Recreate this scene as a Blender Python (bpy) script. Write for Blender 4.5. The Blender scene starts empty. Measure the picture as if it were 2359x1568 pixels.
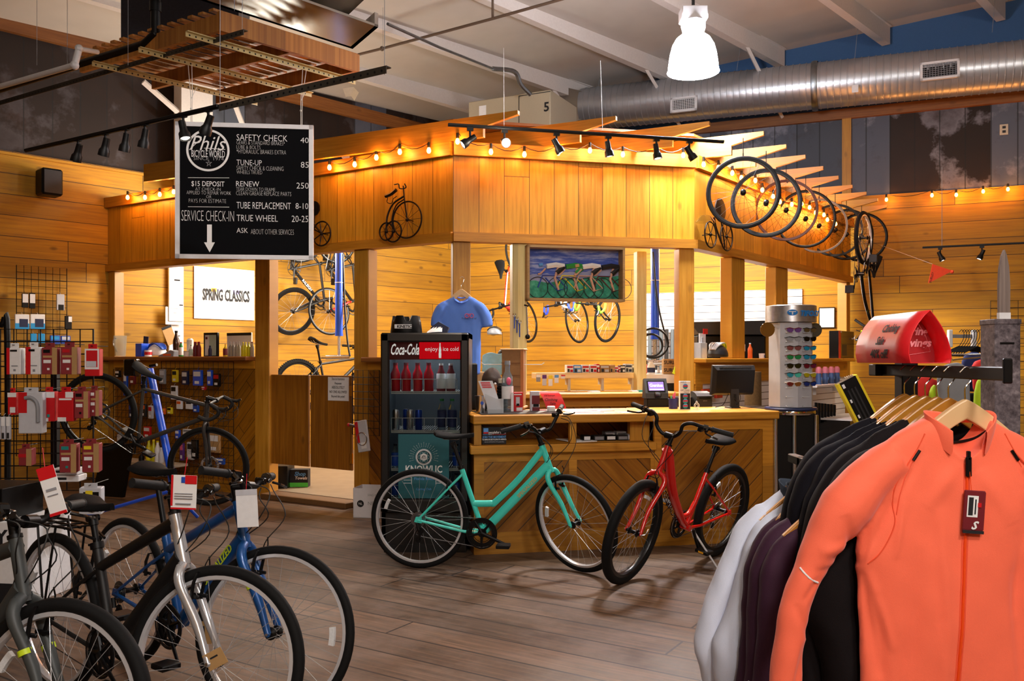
import bpy, math, random
from mathutils import Vector, Matrix, noise
R = math.radians; PI = math.pi
random.seed(7)
COL = bpy.context.scene.collection
F0, CX, YH, CH = 2000.0, 1179.5, 825.0, 1.45      # focal length in pixels, centre column, horizon row, eye height
def P(px, py, d): return Vector(((px-CX)/F0*d, d, CH-(py-YH)/F0*d))
def V(*a): return Vector(a)
PEND=[]
def FIN():
    for me,ms in PEND:
        idx=[p.material_index for p in me.polygons]; me.materials.clear()
        for m in ms: me.materials.append(MAT(m))
        for p,i in zip(me.polygons,idx): p.material_index=i
class MB:
    """collects shapes into one mesh"""
    def __init__(s): s.v=[]; s.f=[]; s.mi=[]; s.sm=[]; s.m=0; s.T=Matrix.Identity(4); s.smooth=False
    def add(s, vs, fs, smooth=None):
        b=len(s.v); s.v += [tuple(s.T@Vector(p)) for p in vs]
        sm = s.smooth if smooth is None else smooth
        for f in fs: s.f.append(tuple(b+i for i in f)); s.mi.append(s.m); s.sm.append(sm)
        return s
    def box(s, x0,x1,y0,y1,z0,z1, bev=0):
        if x0>x1: x0,x1=x1,x0
        if y0>y1: y0,y1=y1,y0
        if z0>z1: z0,z1=z1,z0
        if bev>0:
            b=min(bev,(x1-x0)*.45,(y1-y0)*.45,(z1-z0)*.45)
            vs=[];idx={}
            for i,(X,sx) in enumerate(((x0,1),(x1,-1))):
                for j,(Y,sy) in enumerate(((y0,1),(y1,-1))):
                    for k,(Z,sz) in enumerate(((z0,1),(z1,-1))):
                        for a,p in enumerate(((X,Y+sy*b,Z+sz*b),(X+sx*b,Y,Z+sz*b),(X+sx*b,Y+sy*b,Z))):
                            idx[i,j,k,a]=len(vs); vs.append(p)
            q=[]
            for i in (0,1):
                a=[idx[i,0,0,0],idx[i,0,1,0],idx[i,1,1,0],idx[i,1,0,0]]; q.append(a if i==0 else a[::-1])
                a=[idx[0,i,0,1],idx[1,i,0,1],idx[1,i,1,1],idx[0,i,1,1]]; q.append(a if i==0 else a[::-1])
                a=[idx[0,0,i,2],idx[0,1,i,2],idx[1,1,i,2],idx[1,0,i,2]]; q.append(a if i==0 else a[::-1])
            for i in (0,1):
                for j in (0,1):
                    sg=(i+j)%2
                    a=[idx[i,j,0,0],idx[i,j,0,1],idx[i,j,1,1],idx[i,j,1,0]]; q.append(a if sg==0 else a[::-1])
                    a=[idx[i,0,j,0],idx[i,1,j,0],idx[i,1,j,2],idx[i,0,j,2]]; q.append(a if sg==0 else a[::-1])
                    a=[idx[0,i,j,1],idx[0,i,j,2],idx[1,i,j,2],idx[1,i,j,1]]; q.append(a if sg==0 else a[::-1])
                    for k in (0,1):
                        a=[idx[i,j,k,0],idx[i,j,k,2],idx[i,j,k,1]]; q.append(a if (i+j+k)%2==0 else a[::-1])
            return s.add(vs,q,False)
        vs=[(x,y,z) for x in (x0,x1) for y in (y0,y1) for z in (z0,z1)]
        return s.add(vs,[(0,1,3,2),(4,6,7,5),(0,4,5,1),(2,3,7,6),(0,2,6,4),(1,5,7,3)],False)
    def tube(s, pts, r, n=8, caps=True, flat=1.0, closed=False, up=None):
        pts=[Vector(p) for p in pts]; k=len(pts)
        rs = r if isinstance(r,(list,tuple)) else [r]*k
        T=[]
        for i in range(k):
            if closed: t=pts[(i+1)%k]-pts[i-1]
            else: t=pts[min(i+1,k-1)]-pts[max(i-1,0)]
            T.append(t.normalized() if t.length>1e-9 else Vector((0,0,1)))
        u = Vector(up) if up else (Vector((0,0,1)) if abs(T[0].z)<.9 else Vector((0,1,0)))
        a=(u-T[0]*u.dot(T[0])).normalized()
        vs=[];fs=[]
        for i in range(k):
            a=(a-T[i]*a.dot(T[i]))
            a = a.normalized() if a.length>1e-6 else T[i].orthogonal().normalized()
            b=T[i].cross(a)
            for j in range(n):
                w=2*PI*j/n
                vs.append(pts[i]+(a*math.sin(w)+b*math.cos(w)*flat)*rs[i])
        m=k if closed else k-1
        for i in range(m):
            for j in range(n):
                A=i*n+j; B=i*n+(j+1)%n; C=((i+1)%k)*n+(j+1)%n; D=((i+1)%k)*n+j
                fs.append((A,B,C,D))
        s.add(vs,fs,True)
        if caps and not closed:
            s.add(vs[:n],[tuple(range(n))[::-1]],False); s.add(vs[-n:],[tuple(range(n))],False)
        return s
    def cyl(s, p0, p1, r, n=12, r1=None):
        return s.tube([p0,p1],[r, r if r1 is None else r1],n)
    def lathe(s, prof, n=20, o=(0,0,0), axis='z', smooth=True):
        vs=[];fs=[]; o=Vector(o)
        for (r,h) in prof:
            for j in range(n):
                w=2*PI*j/n; c,d=r*math.cos(w),r*math.sin(w)
                p={'z':(c,d,h),'y':(c,h,-d),'x':(h,c,d)}[axis]
                vs.append(o+Vector(p))
        for i in range(len(prof)-1):
            for j in range(n):
                fs.append((i*n+j,i*n+(j+1)%n,(i+1)*n+(j+1)%n,(i+1)*n+j))
        return s.add(vs,fs,smooth)
    def ring(s, c, R_, r, axis='y', n=48, m=8, sq=1.0, a0=0, a1=None):
        """torus; sq scales the tube across the axis; partial with a1 (radians)"""
        c=Vector(c); full=a1 is None; k=n if full else n+1; vs=[];fs=[]
        for i in range(k):
            w=a0+(2*PI*i/n if full else (a1-a0)*i/n)
            for j in range(m):
                q=2*PI*j/m; rr=R_+r*math.cos(q); h=r*sq*math.sin(q); x,y=rr*math.cos(w),rr*math.sin(w)
                p={'y':(x,h,y),'z':(x,y,h),'x':(h,x,y)}[axis]
                vs.append(c+Vector(p))
        for i in range(n if full else n):
            for j in range(m):
                I=(i+1)%k
                fs.append((i*m+j,I*m+j,I*m+(j+1)%m,i*m+(j+1)%m))
        return s.add(vs,fs,True)
    def prism(s, poly, y0, y1, plane='xz'):
        """extrude a 2-D outline: plane xz extruded along y, xy along z, yz along x"""
        n=len(poly)
        def q(p,h): return {'xz':(p[0],h,p[1]),'xy':(p[0],p[1],h),'yz':(h,p[0],p[1])}[plane]
        vs=[q(p,y0) for p in poly]+[q(p,y1) for p in poly]
        fs=[tuple(range(n)),tuple(range(2*n-1,n-1,-1))]+[(i,i+n,(i+1)%n+n,(i+1)%n) for i in range(n)]
        return s.add(vs,fs,False)
    def quad(s, a,b,c,d): return s.add([a,b,c,d],[(0,1,2,3)],False)
    def ball(s, c, r, n=12, m=8, sc=(1,1,1)):
        vs=[];fs=[]; c=Vector(c)
        for i in range(m+1):
            t=PI*i/m
            for j in range(n):
                w=2*PI*j/n
                vs.append(c+Vector((math.sin(t)*math.cos(w)*sc[0],math.sin(t)*math.sin(w)*sc[1],math.cos(t)*sc[2]))*r)
        for i in range(m):
            for j in range(n): fs.append((i*n+j,(i+1)*n+j,(i+1)*n+(j+1)%n,i*n+(j+1)%n))
        return s.add(vs,fs,True)
    def grid(s, rows, closed=False, smooth=True):
        """loft between rows of points"""
        n=len(rows[0]); vs=[p for r in rows for p in r]; fs=[]
        for i in range(len(rows)-1):
            for j in range(n if closed else n-1):
                fs.append((i*n+j,i*n+(j+1)%n,(i+1)*n+(j+1)%n,(i+1)*n+j))
        return s.add(vs,fs,smooth)
def obj(name, mb, mats, parent=None, M=None, **kw):
    me=bpy.data.meshes.new(name)
    me.from_pydata(mb.v,[],mb.f)
    if not isinstance(mats,(list,tuple)): mats=[mats]
    PEND.append((me,list(mats)))
    for p,mi,sm in zip(me.polygons,mb.mi,mb.sm): p.material_index=min(mi,len(mats)-1); p.use_smooth=sm
    me.validate(); me.update()
    if any(mb.sm): me.set_sharp_from_angle(angle=R(42))
    o=bpy.data.objects.new(name,me); COL.objects.link(o)
    if M is not None: o.matrix_world=M
    if parent: o.parent=parent
    if kw: tag(o,**kw)
    return o
def tag(o,label=None,cat=None,group=None,kind=None):
    if label: o['label']=label
    if cat: o['category']=cat
    if group: o['group']=group
    if kind: o['kind']=kind
    return o
def thing(name,label,cat,M=None,group=None):
    o=bpy.data.objects.new(name,None); COL.objects.link(o); o.empty_display_size=.1
    if M is not None: o.matrix_world=M if isinstance(M,Matrix) else Matrix.Translation(M)
    return tag(o,label,cat,group)
def kids(o): return [c for c in COL.objects if c.parent is o]
def dup(root, M, label=None, group=None, name=None):
    pairs=CH_CACHE.get(root.name)
    if pairs is None:
        pairs=[(c,kids(c)) for c in kids(root)]; CH_CACHE[root.name]=pairs
    r=root.copy(); COL.objects.link(r); r.matrix_world=M if isinstance(M,Matrix) else Matrix.Translation(M)
    if label: r['label']=label
    if group: r['group']=group
    for c,g in pairs:
        d=c.copy(); COL.objects.link(d); d.parent=r
        for e in g:
            h=e.copy(); COL.objects.link(h); h.parent=d
    return r
CH_CACHE={}
class Fr:
    """upright frame: x along a wall, y away from the viewer, z up"""
    def __init__(s, ox, oy, ang, z=0):
        s.ang=ang; s.o=Vector((ox,oy,z)); s.M=Matrix.Translation(s.o)@Matrix.Rotation(ang,4,'Z'); s.I=s.M.inverted()
    def hit(s, px, py, off=0.0):
        a=s.I@Vector((0,0,CH)); b=s.I@P(px,py,1.0); d=b-a; t=(off-a.y)/d.y; q=a+d*t
        return q.x,q.z
    def at(s,x,y=0,z=0): return s.M@Vector((x,y,z))
    def mat(s,x=0,y=0,z=0,rz=0): return s.M@Matrix.Translation((x,y,z))@Matrix.Rotation(rz,4,'Z')
    def depth(s,px,py,off=0):
        x,z=s.hit(px,py,off); return s.at(x,off,z).y
def fr2(p,q,z=0):
    return Fr(p[0],p[1],math.atan2(q[1]-p[1],q[0]-p[0]),z)
def facing(px,py,d,rz=0): return Matrix.Translation(P(px,py,d))@Matrix.Rotation(rz,4,'Z')
def floorM(px,py,rz=0):
    d=CH*F0/(py-YH); p=P(px,py,d); return Matrix.Translation((p.x,p.y,0))@Matrix.Rotation(rz,4,'Z')
def text(name, s, size, mat, parent=None, M=None, ext=.0004, align='CENTER', shear=0, sx=1, bold=0, lw=None):
    """text as a mesh in the local xz plane, read from -y; M places its baseline anchor in the parent's space"""
    c=bpy.data.curves.new('t','FONT'); c.body=s; c.size=size; c.align_x=align; c.extrude=ext; c.shear=shear; c.offset=bold
    c.resolution_u=2
    if lw: c.space_line=lw
    t=bpy.data.objects.new('t',c); COL.objects.link(t)
    dg=bpy.context.evaluated_depsgraph_get(); dg.update()
    me=bpy.data.meshes.new_from_object(t.evaluated_get(dg))
    bpy.data.objects.remove(t); bpy.data.curves.remove(c)
    me.name=name
    me.transform((M or Matrix.Identity(4))@Matrix.Rotation(PI/2,4,'X')@Matrix.Diagonal((sx,1,1,1)))
    me.materials.clear(); PEND.append((me,[mat]))
    o=bpy.data.objects.new(name,me); COL.objects.link(o)
    if parent: o.parent=parent
    return o
T_=lambda x,y,z: Matrix.Translation((x,y,z))
def Rm(ax,a): return Matrix.Rotation(a,4,ax)
# ---------------------------------------------------------------- materials
MATS={}; DEF={}
def MAT(n):
    if isinstance(n,bpy.types.Material): return n
    if n not in MATS:
        MATS[n]=DEF[n]() if n in DEF else None
        if MATS[n] is None: raise KeyError(n)
    return MATS[n]
def srgb(c):
    if isinstance(c,str): c=tuple(int(c[i:i+2],16)/255 for i in (0,2,4))
    return tuple((x/12.92 if x<=.04045 else ((x+.055)/1.055)**2.4) for x in c)
class NT:
    def __init__(s,name):
        s.m=bpy.data.materials.new(name); s.m.use_nodes=True; s.t=s.m.node_tree; s.N=s.t.nodes; s.b=s.N['Principled BSDF']
    def n(s,k,**kw):
        x=s.N.new(k)
        for a,v in kw.items(): setattr(x,a,v)
        return x
    def L(s,a,b): s.t.links.new(a,b)
    def mth(s,op,a,b=None,c=None):
        x=s.n('ShaderNodeMath',operation=op)
        for i,q in enumerate((a,b,c)):
            if q is None: continue
            if isinstance(q,(int,float)): x.inputs[i].default_value=q
            else: s.L(q,x.inputs[i])
        return x.outputs[0]
    def mix(s,f,a,b,mode='MIX'):
        x=s.n('ShaderNodeMix',data_type='RGBA',blend_type=mode)
        for i,q in ((0,f),(6,a),(7,b)):
            if isinstance(q,(int,float)): x.inputs[i].default_value=q
            elif isinstance(q,tuple): x.inputs[i].default_value=(*q[:3],1)
            else: s.L(q,x.inputs[i])
        return x.outputs[2]
    def ramp(s,f,stops):
        x=s.n('ShaderNodeValToRGB'); e=x.color_ramp.elements
        while len(e)<len(stops): e.new(.5)
        for q,(p,c) in zip(e,stops): q.position=p; q.color=(*c,1) if len(c)==3 else c
        s.L(f,x.inputs[0]); return x.outputs[0]
    def co(s,scale=(1,1,1),rot=(0,0,0),loc=(0,0,0)):
        tc=s.n('ShaderNodeTexCoord'); mp=s.n('ShaderNodeMapping'); s.L(tc.outputs['Object'],mp.inputs[0])
        mp.inputs['Scale'].default_value=scale; mp.inputs['Rotation'].default_value=rot; mp.inputs['Location'].default_value=loc
        return mp.outputs[0]
    def noise(s,vec,sc,det=3,rough=.5):
        x=s.n('ShaderNodeTexNoise'); x.inputs['Scale'].default_value=sc; x.inputs['Detail'].default_value=det; x.inputs['Roughness'].default_value=rough
        if vec is not None: s.L(vec,x.inputs['Vector'])
        return x.outputs[0]
    def bump(s,h,st=.3,dist=.01):
        x=s.n('ShaderNodeBump'); x.inputs['Strength'].default_value=st; x.inputs['Distance'].default_value=dist
        s.L(h,x.inputs['Height']); s.L(x.outputs[0],s.b.inputs['Normal'])
    def set(s,**kw):
        for k,v in kw.items():
            i=s.b.inputs[k.replace('_',' ')]
            if isinstance(v,(int,float)): i.default_value=v
            elif isinstance(v,tuple): i.default_value=(*v[:3],1)
            else: s.L(v,i)
def plain(name,c,rough=.5,metal=0,var=.08,sc=40,coat=0,emit=0,trans=0,ior=1.45,alpha=1,bump=0,sheen=0,spec=.5):
    def mk():
        t=NT(name); col=srgb(c)
        if var>0:
            f=t.noise(t.co(),sc,2)
            f=t.mth('MULTIPLY_ADD',f,2*var,1-var)
            x=t.n('ShaderNodeVectorMath',operation='SCALE'); x.inputs[0].default_value=col; t.L(f,x.inputs['Scale'])
            t.L(x.outputs[0],t.b.inputs['Base Color'])
        else: t.set(Base_Color=col)
        t.set(Roughness=float(rough),Metallic=float(metal)); t.b.inputs['Specular IOR Level'].default_value=spec
        if coat: t.b.inputs['Coat Weight'].default_value=coat; t.b.inputs['Coat Roughness'].default_value=.08
        if emit: t.b.inputs['Emission Color'].default_value=(*col,1); t.b.inputs['Emission Strength'].default_value=emit
        if trans: t.b.inputs['Transmission Weight'].default_value=trans; t.b.inputs['IOR'].default_value=ior
        if alpha<1: t.b.inputs['Alpha'].default_value=alpha
        if sheen: t.b.inputs['Sheen Weight'].default_value=sheen
        if bump: t.bump(t.noise(t.co(),bump,3),.25,.003)
        return t.m
    DEF[name]=mk; return name
def planks(name,cols,w=.14,along='x',rough=.5,gapc=(.02,.008,.003),gapw=.03,L=2.6,knots=1,ang=0,grain=1.0,coat=0,across='z',bumpst=.25,mottle=0,tv=.4):
    """boards: 'along' runs the grain, 'across' stacks the boards; ang turns the pattern in the xz plane"""
    def mk():
        t=NT(name); cs=[srgb(c) for c in cols]
        vec=t.co(rot=(0,ang,0)); sp=t.n('ShaderNodeSeparateXYZ'); t.L(vec,sp.inputs[0]); ax=dict(x=0,y=1,z=2)
        A=sp.outputs[ax[along]]; B=sp.outputs[ax[across]]
        bi=t.mth('FLOOR',t.mth('DIVIDE',B,w)); bf=t.mth('FRACT',t.mth('DIVIDE',B,w))
        w1=t.n('ShaderNodeTexWhiteNoise',noise_dimensions='1D'); t.L(bi,w1.inputs['W'])
        A2=t.mth('ADD',A,t.mth('MULTIPLY',w1.outputs['Value'],L*3))
        si=t.mth('FLOOR',t.mth('DIVIDE',A2,L)); sf=t.mth('FRACT',t.mth('DIVIDE',A2,L))
        w2=t.n('ShaderNodeTexWhiteNoise',noise_dimensions='2D'); cb=t.n('ShaderNodeCombineXYZ'); t.L(bi,cb.inputs[0]); t.L(si,cb.inputs[1]); t.L(cb.outputs[0],w2.inputs['Vector'])
        g=t.n('ShaderNodeCombineXYZ'); t.L(t.mth('MULTIPLY',A,1.3*grain),g.inputs[0]); t.L(t.mth('MULTIPLY',B,26*grain),g.inputs[1]); t.L(t.mth('MULTIPLY',w2.outputs['Value'],50),g.inputs[2])
        gn=t.noise(g.outputs[0],1.6,5,.6)
        col=t.ramp(gn,[(.25,cs[0]),(.5,cs[1]),(.75,cs[2])])
        f=t.mth('MULTIPLY_ADD',w2.outputs['Value'],tv,1-tv*.6)
        sc=t.n('ShaderNodeVectorMath',operation='SCALE'); t.L(col,sc.inputs[0]); t.L(f,sc.inputs['Scale']); col=sc.outputs[0]
        if knots:
            k=t.n('ShaderNodeTexVoronoi'); k.inputs['Scale'].default_value=1.0; g2=t.n('ShaderNodeCombineXYZ')
            t.L(t.mth('MULTIPLY',A,2.2),g2.inputs[0]); t.L(t.mth('MULTIPLY',B,4.5),g2.inputs[1]); t.L(t.mth('MULTIPLY',w2.outputs['Value'],9),g2.inputs[2]); t.L(g2.outputs[0],k.inputs['Vector'])
            kf=t.ramp(k.outputs['Distance'],[(.0,(1,1,1)),(.07,(.7,.7,.7)),(.13,(0,0,0))])
            col=t.mix(t.mth('MULTIPLY',kf,.75*knots),col,tuple(x*.25 for x in cs[0]))
        if mottle:
            mn=t.noise(t.co(),2.2,5,.65); col=t.mix(t.mth('MULTIPLY',t.ramp(mn,[(.42,(0,0,0)),(.68,(1,1,1))]),mottle),col,srgb((.62,.55,.5)))
        e1=t.mth('LESS_THAN',bf,gapw); e2=t.mth('LESS_THAN',t.mth('MULTIPLY',sf,L/w),gapw)
        e=t.mth('MAXIMUM',e1,e2)
        col=t.mix(e,col,gapc)
        t.L(col,t.b.inputs['Base Color'])
        t.set(Roughness=t.mth('MULTIPLY_ADD',gn,.25,rough-.12))
        if coat: t.b.inputs['Coat Weight'].default_value=coat; t.b.inputs['Coat Roughness'].default_value=.25
        h=t.mth('SUBTRACT',t.mth('MULTIPLY',gn,.25),e); t.bump(h,bumpst,.006)
        return t.m
    DEF[name]=mk; return name
# ---------------------------------------------------------------- materials used all over
HONEY=['b8741c','cf8e2c','dca043']; DARKH=['8e5216','a8651e','b97a2a']
planks('wall_boards',['8e6006','ac7a08','be8c10'],w=.235,along='x',across='z',rough=.65,L=3.6,gapw=.03,coat=0,grain=.8)
planks('facade_boards',['9e6c10','bc861e','cc962a'],w=.235,along='z',across='x',rough=.45,L=9,gapw=.02,coat=0,knots=.9)
planks('chevron_r',['7a4804','945c08','a86e10'],w=.125,along='x',across='z',ang=R(-45),rough=.42,L=9,gapw=.045,coat=.2,knots=.5)
planks('chevron_l',['7a4804','945c08','a86e10'],w=.125,along='x',across='z',ang=R(45),rough=.42,L=9,gapw=.045,coat=.2,knots=.5)
planks('floor_boards',['35261a','5a4330','7e614a'],w=.235,along='x',across='y',rough=.5,L=3.4,gapw=.05,gapc=(.006,.004,.003),tv=.75,knots=.25,coat=0,mottle=.35,bumpst=.4)
planks('door_boards',['724004','8c560c','a26a18'],w=.3,along='z',across='x',rough=.5,L=9,gapw=.006,coat=.1,knots=.8)
planks('beam_wood',['9a620e','b67a1c','c68a28'],w=.6,along='x',across='z',rough=.5,L=20,gapw=0,knots=.6,grain=1.2)
planks('beam_wood_z',['a66e14','be8424','ce9636'],w=.6,along='z',across='x',rough=.5,L=20,gapw=0,knots=.6,grain=1.2)
planks('dark_beam',['6e3d12','855020','96602c'],w=.6,along='x',across='z',rough=.55,L=20,gapw=0,knots=.5)
planks('pine',['d8b478','e6c890','f0d8a8'],w=.6,along='x',across='z',rough=.5,L=20,gapw=0,knots=.6)
planks('pine_z',['c8b46e','d8c684','e2d498'],w=.6,along='z',across='x',rough=.5,L=20,gapw=0,knots=.5)
planks('lattice_wood',['7c4a18','9c6426','b8803c'],w=.4,along='x',across='y',rough=.6,L=9,gapw=0,knots=.5)
plain('black','050507',.45,spec=.3); plain('black_gloss','060607',.18,coat=.3); plain('rubber','0a0a0b',.75,var=.2,sc=120,spec=.25); plain('dark_grey','1e1f22',.5)
plain('white','e8e8ea',.5); plain('white_gloss','f0f0f2',.25); plain('cream','cfc4ae',.6); plain('steel','c4c6ca',.25,metal=1); plain('chrome','e0e2e6',.1,metal=1,var=0)
plain('galv','9aa2a8',.35,metal=1,var=.25,sc=14); plain('brass','c89a3a',.3,metal=1); plain('purlin_white','dcd4ce',.5); plain('insulation','c6beb4',.8,sc=3,bump=4)
plain('blue_wall','3a5f8c',.8,sc=60,bump=60); plain('red','c01020',.45); plain('brandred','c8141e',.4); plain('wire_white','d8d8d4',.4); plain('kraft','b08a58',.8)
plain('bulb_warm','ff8a30',.4,var=0,emit=45); plain('bulb_hot','fff0e0',.4,var=0,emit=60); plain('lamp_white','f4f6ff',.4,var=0,emit=110); plain('tube_light','fff4e2',.4,var=0,emit=10)
plain('cable','0a0a0a',.6); plain('pipe','5c4a3c',.6); plain('pvc','c8c8cc',.4); plain('floor_inner','8d7c66',.5,sc=6,var=.2); plain('step_wood','6a4a28',.6)
plain('teal_edge','1c8a86',.5); plain('paper','e6e6e6',.7,var=.03); plain('ink','15151a',.7,var=0); plain('clear','e8f0f4',.05,var=0,trans=1,ior=1.1)
plain('strip_dark','2a2c30',.6,metal=.4,var=.3,sc=5)
plain('orange_flag','f04a24',.5)
def slat(name,w):
    def mk():
        t=NT(name); sp=t.n('ShaderNodeSeparateXYZ'); t.L(t.co(),sp.inputs[0]); f=t.mth('FRACT',t.mth('DIVIDE',sp.outputs[2],w)); e=t.mth('LESS_THAN',f,.09)
        t.L(t.mix(e,srgb('e8eaf0'),srgb('34343c')),t.b.inputs['Base Color']); t.set(Roughness=.4); t.bump(t.mth('SUBTRACT',1,e),.5,.01); return t.m
    DEF[name]=mk
slat('slatwall_far',.1016); slat('slatwall_near',.0762)
def _rust(nm='rusty_metal',thr=.45):
    t=NT(nm); vec=t.co(); sp=t.n('ShaderNodeSeparateXYZ'); t.L(vec,sp.inputs[0]); X=sp.outputs[0]
    w=.62; bi=t.mth('FLOOR',t.mth('DIVIDE',X,w)); w1=t.n('ShaderNodeTexWhiteNoise',noise_dimensions='1D'); t.L(bi,w1.inputs['W'])
    base=t.ramp(w1.outputs['Value'],[(0,srgb('241812')),(thr,srgb('2c1e18')),(thr+.05,srgb('4a4e58')),(1,srgb('6a7080'))]); 
    n=t.noise(vec,1.1,6,.6); st=t.ramp(n,[(.54,(0,0,0)),(.59,(1,1,1)),(.70,(.3,.3,.3))]); col=t.mix(t.mth('MULTIPLY',st,.55 if thr<.6 else .12),base,srgb('9a98a4'))
    n2=t.noise(vec,2.3,5,.7); st2=t.ramp(n2,[(.55,(0,0,0)),(.75,(1,1,1))]); col=t.mix(t.mth('MULTIPLY',st2,.5),col,srgb('3a2214'))
    rib=t.mth('FRACT',t.mth('DIVIDE',X,w/2)); e=t.mth('LESS_THAN',rib,.05); col=t.mix(t.mth('MULTIPLY',e,.7),col,(.01,.01,.01))
    t.L(col,t.b.inputs['Base Color']); t.set(Roughness=.6,Metallic=.3); t.bump(t.mth('SUBTRACT',1,e),.4,.02); return t.m
DEF['rusty_metal']=_rust; DEF['rusty_dark']=lambda: _rust('rusty_dark',.8)
# ---------------------------------------------------------------- the room
A=V(-4.91,10.55); B=V(-.53,7.81); C=V(1.75,8.33); D=V(4.72,12.1); K=V(-1.03,14.73)
LW=fr2(A,K); RW=Fr(K.x,K.y,R(-23)); FAB=fr2(A,B); FBC=fr2(B,C); FCD=fr2(C,D)
lAB=(B-A).length; lBC=(C-B).length; lCD=(D-C).length; lAK=(K-A).length
def struct(name,mb,m,M=None,parent=None): return obj(name,mb,m,parent,M,kind='structure') if not parent else obj(name,mb,m,parent)
m=MB(); m.box(-20,22,-16,22,-.1,0); struct('floor',m,'floor_boards',Rm('Z',R(-32)))
wood_top=3.73; 
m=MB(); m.box(-16,lAK+.1,0,.15,0,wood_top); m.box(-16,lAK+.1,-.03,.17,wood_top,wood_top+.04); struct('wall_left',m,'wall_boards',LW.M)
m=MB(); m.box(-.1,18,0,.15,0,wood_top); struct('wall_right',m,'wall_boards',RW.M)
m=MB(); m.box(-16,lAK+.1,.05,.15,wood_top+.04,5.7); struct('wall_left_upper',m,'rusty_dark',LW.M)
m=MB(); m.box(-.1,18,.05,.15,wood_top,4.95); struct('wall_right_upper',m,'rusty_metal',RW.M)
m=MB(); m.box(-.1,18,.06,.16,4.9,7.2); struct('wall_right_top',m,'blue_wall',RW.M)
m=MB(); m.box(-.1,18,-.02,.12,4.84,4.98); struct('trim_1',m,'dark_beam',RW.M)
x0,_=RW.hit(1952,300); m=MB(); m.box(x0-.07,x0+.05,-.01,.1,wood_top,4.84); struct('trim_2',m,'beam_wood_z',RW.M)
m=MB(); m.box(-16,lAK+.1,-.02,.12,5.12,5.30); struct('trim_3',m,'dark_beam',LW.M)
m=MB(); m.box(-18,16,-4.15,-4,0,7); struct('wall_back',m,'wall_boards')
m=MB(); m.box(-18.15,-18,-4.2,9,0,7); struct('wall_far_left',m,'rusty_metal')
m=MB(); m.box(15,15.15,-4.2,9,0,7.6); struct('wall_far_right',m,'wall_boards')
# sloping ceiling: rises along the right wall
def ceil_z(s): return 5.45+.09*s
m=MB()
for (y0,y1) in ((1,-24),):
    m.add([(-14,1,ceil_z(-14)),(19,1,ceil_z(19)),(19,-24,ceil_z(19)),(-14,-24,ceil_z(-14)),(-14,1,ceil_z(-14)+.1),(19,1,ceil_z(19)+.1),(19,-24,ceil_z(19)+.1),(-14,-24,ceil_z(-14)+.1)],
          [(0,1,2,3),(7,6,5,4),(0,4,5,1),(1,5,6,2),(2,6,7,3),(3,7,4,0)])
# the ceiling frame: x along the right wall, y along the left wall direction (skewed to it)
CM=Matrix.Translation((K.x,K.y,0))@Rm('Z',R(-23))
struct('ceiling',m,'insulation',CM)
# purlins: from the right wall back along the left wall's direction
ua=V(math.cos(R(-23)),math.sin(R(-23))); va=(K-A).normalized()
def cpt(s,t,dz=0): q=K.xy+ua.xy*s-va.xy*t; return V(q.x,q.y,ceil_z(s)+dz)
m0=None
for i,s in enumerate((-.9,1.15,2.6,4.0,5.4,6.8,8.2,9.6)):
    m=MB()
    a=cpt(s,.02); b=cpt(s,15)
    L=(b-a).length; m.box(-.035,.035,0,L,-.24,-.005); m.box(-.035,.075,0,L,-.26,-.24); m.box(-.06,.035,0,L,-.02,-.005)
    mat=Matrix.Translation(a)@Rm('Z',math.atan2((b-a).y,(b-a).x)-PI/2)
    o=struct('purlin',m,'purlin_white',mat); del o['kind']
    tag(o,['white ceiling purlin running over the left of the shop roof','white ceiling purlin at the left above the hanging lattice','white ceiling purlin with the conduit ending by the beige unit','white ceiling purlin ending left of the bright high-bay lamp','white ceiling purlin just right of the bright high-bay lamp','white ceiling purlin with a brace, third from the top right','white ceiling purlin near the top right corner','white ceiling purlin at the far top right'][i],'ceiling beam','white steel ceiling purlins')
for i,s in enumerate((2.6,5.4,4.0)):
    a=cpt(s,1.1,-.24); b=cpt(s,.03,-.24-.75); m=MB(); m.tube([a,b],.03,4); tag(obj('diagonal_brace',m,'purlin_white'),['white diagonal brace from purlin to blue wall, leftmost','white diagonal brace by the large wall vent','white diagonal brace behind the high-bay lamp'][i],'brace','diagonal ceiling braces')
# bare corrugated strip in the ceiling
m=MB(); 
pts=[]
for j in range(61):
    s=-.3+j*.2; zz=ceil_z(s)
    pts.append(s)
prof=[(k*.06, -.035-(.03 if k%2 else 0)) for k in range(15)]
rows=[]
for t,dz in prof:
    rows.append([cpt(s,2.4+t,dz) for s in (2.7,12)])
m.grid(rows,smooth=False); tag(obj('corrugated_skylight',m,'strip_dark'),'dark bare corrugated strip between the ceiling insulation','skylight')

# ---------------------------------------------------------------- the workshop pavilion
FZ0,FZ1=2.50,3.39
def hx(fr,px,py,off=0): return fr.hit(px,py,off)[0]
def facade(fr,L,name,label,ex0=0,ex1=0):
    t=thing(name,label,'wall panel',fr.M)
    m=MB(); m.box(-ex0,L+ex1,0,.05,FZ0+.07,FZ1-.02); obj('board_cladding',m,'facade_boards',t)
    m=MB(); m.box(-ex0,L+ex1,-.035,.09,FZ0,FZ0+.085); obj('bottom_rail',m,'beam_wood',t)
    m=MB(); m.box(-ex0,L+ex1,-.05,.09,FZ1-.12,FZ1); obj('top_beam',m,'beam_wood',t)
    return t
facade(FAB,lAB,'fascia_panel','honey board fascia of the workshop behind the hanging chalkboard')
facade(FBC,lBC,'fascia_panel','honey board fascia at the centre of the workshop above the painting')
facade(FCD,lCD,'fascia_panel','honey board fascia receding right behind the hanging wheels')
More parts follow.
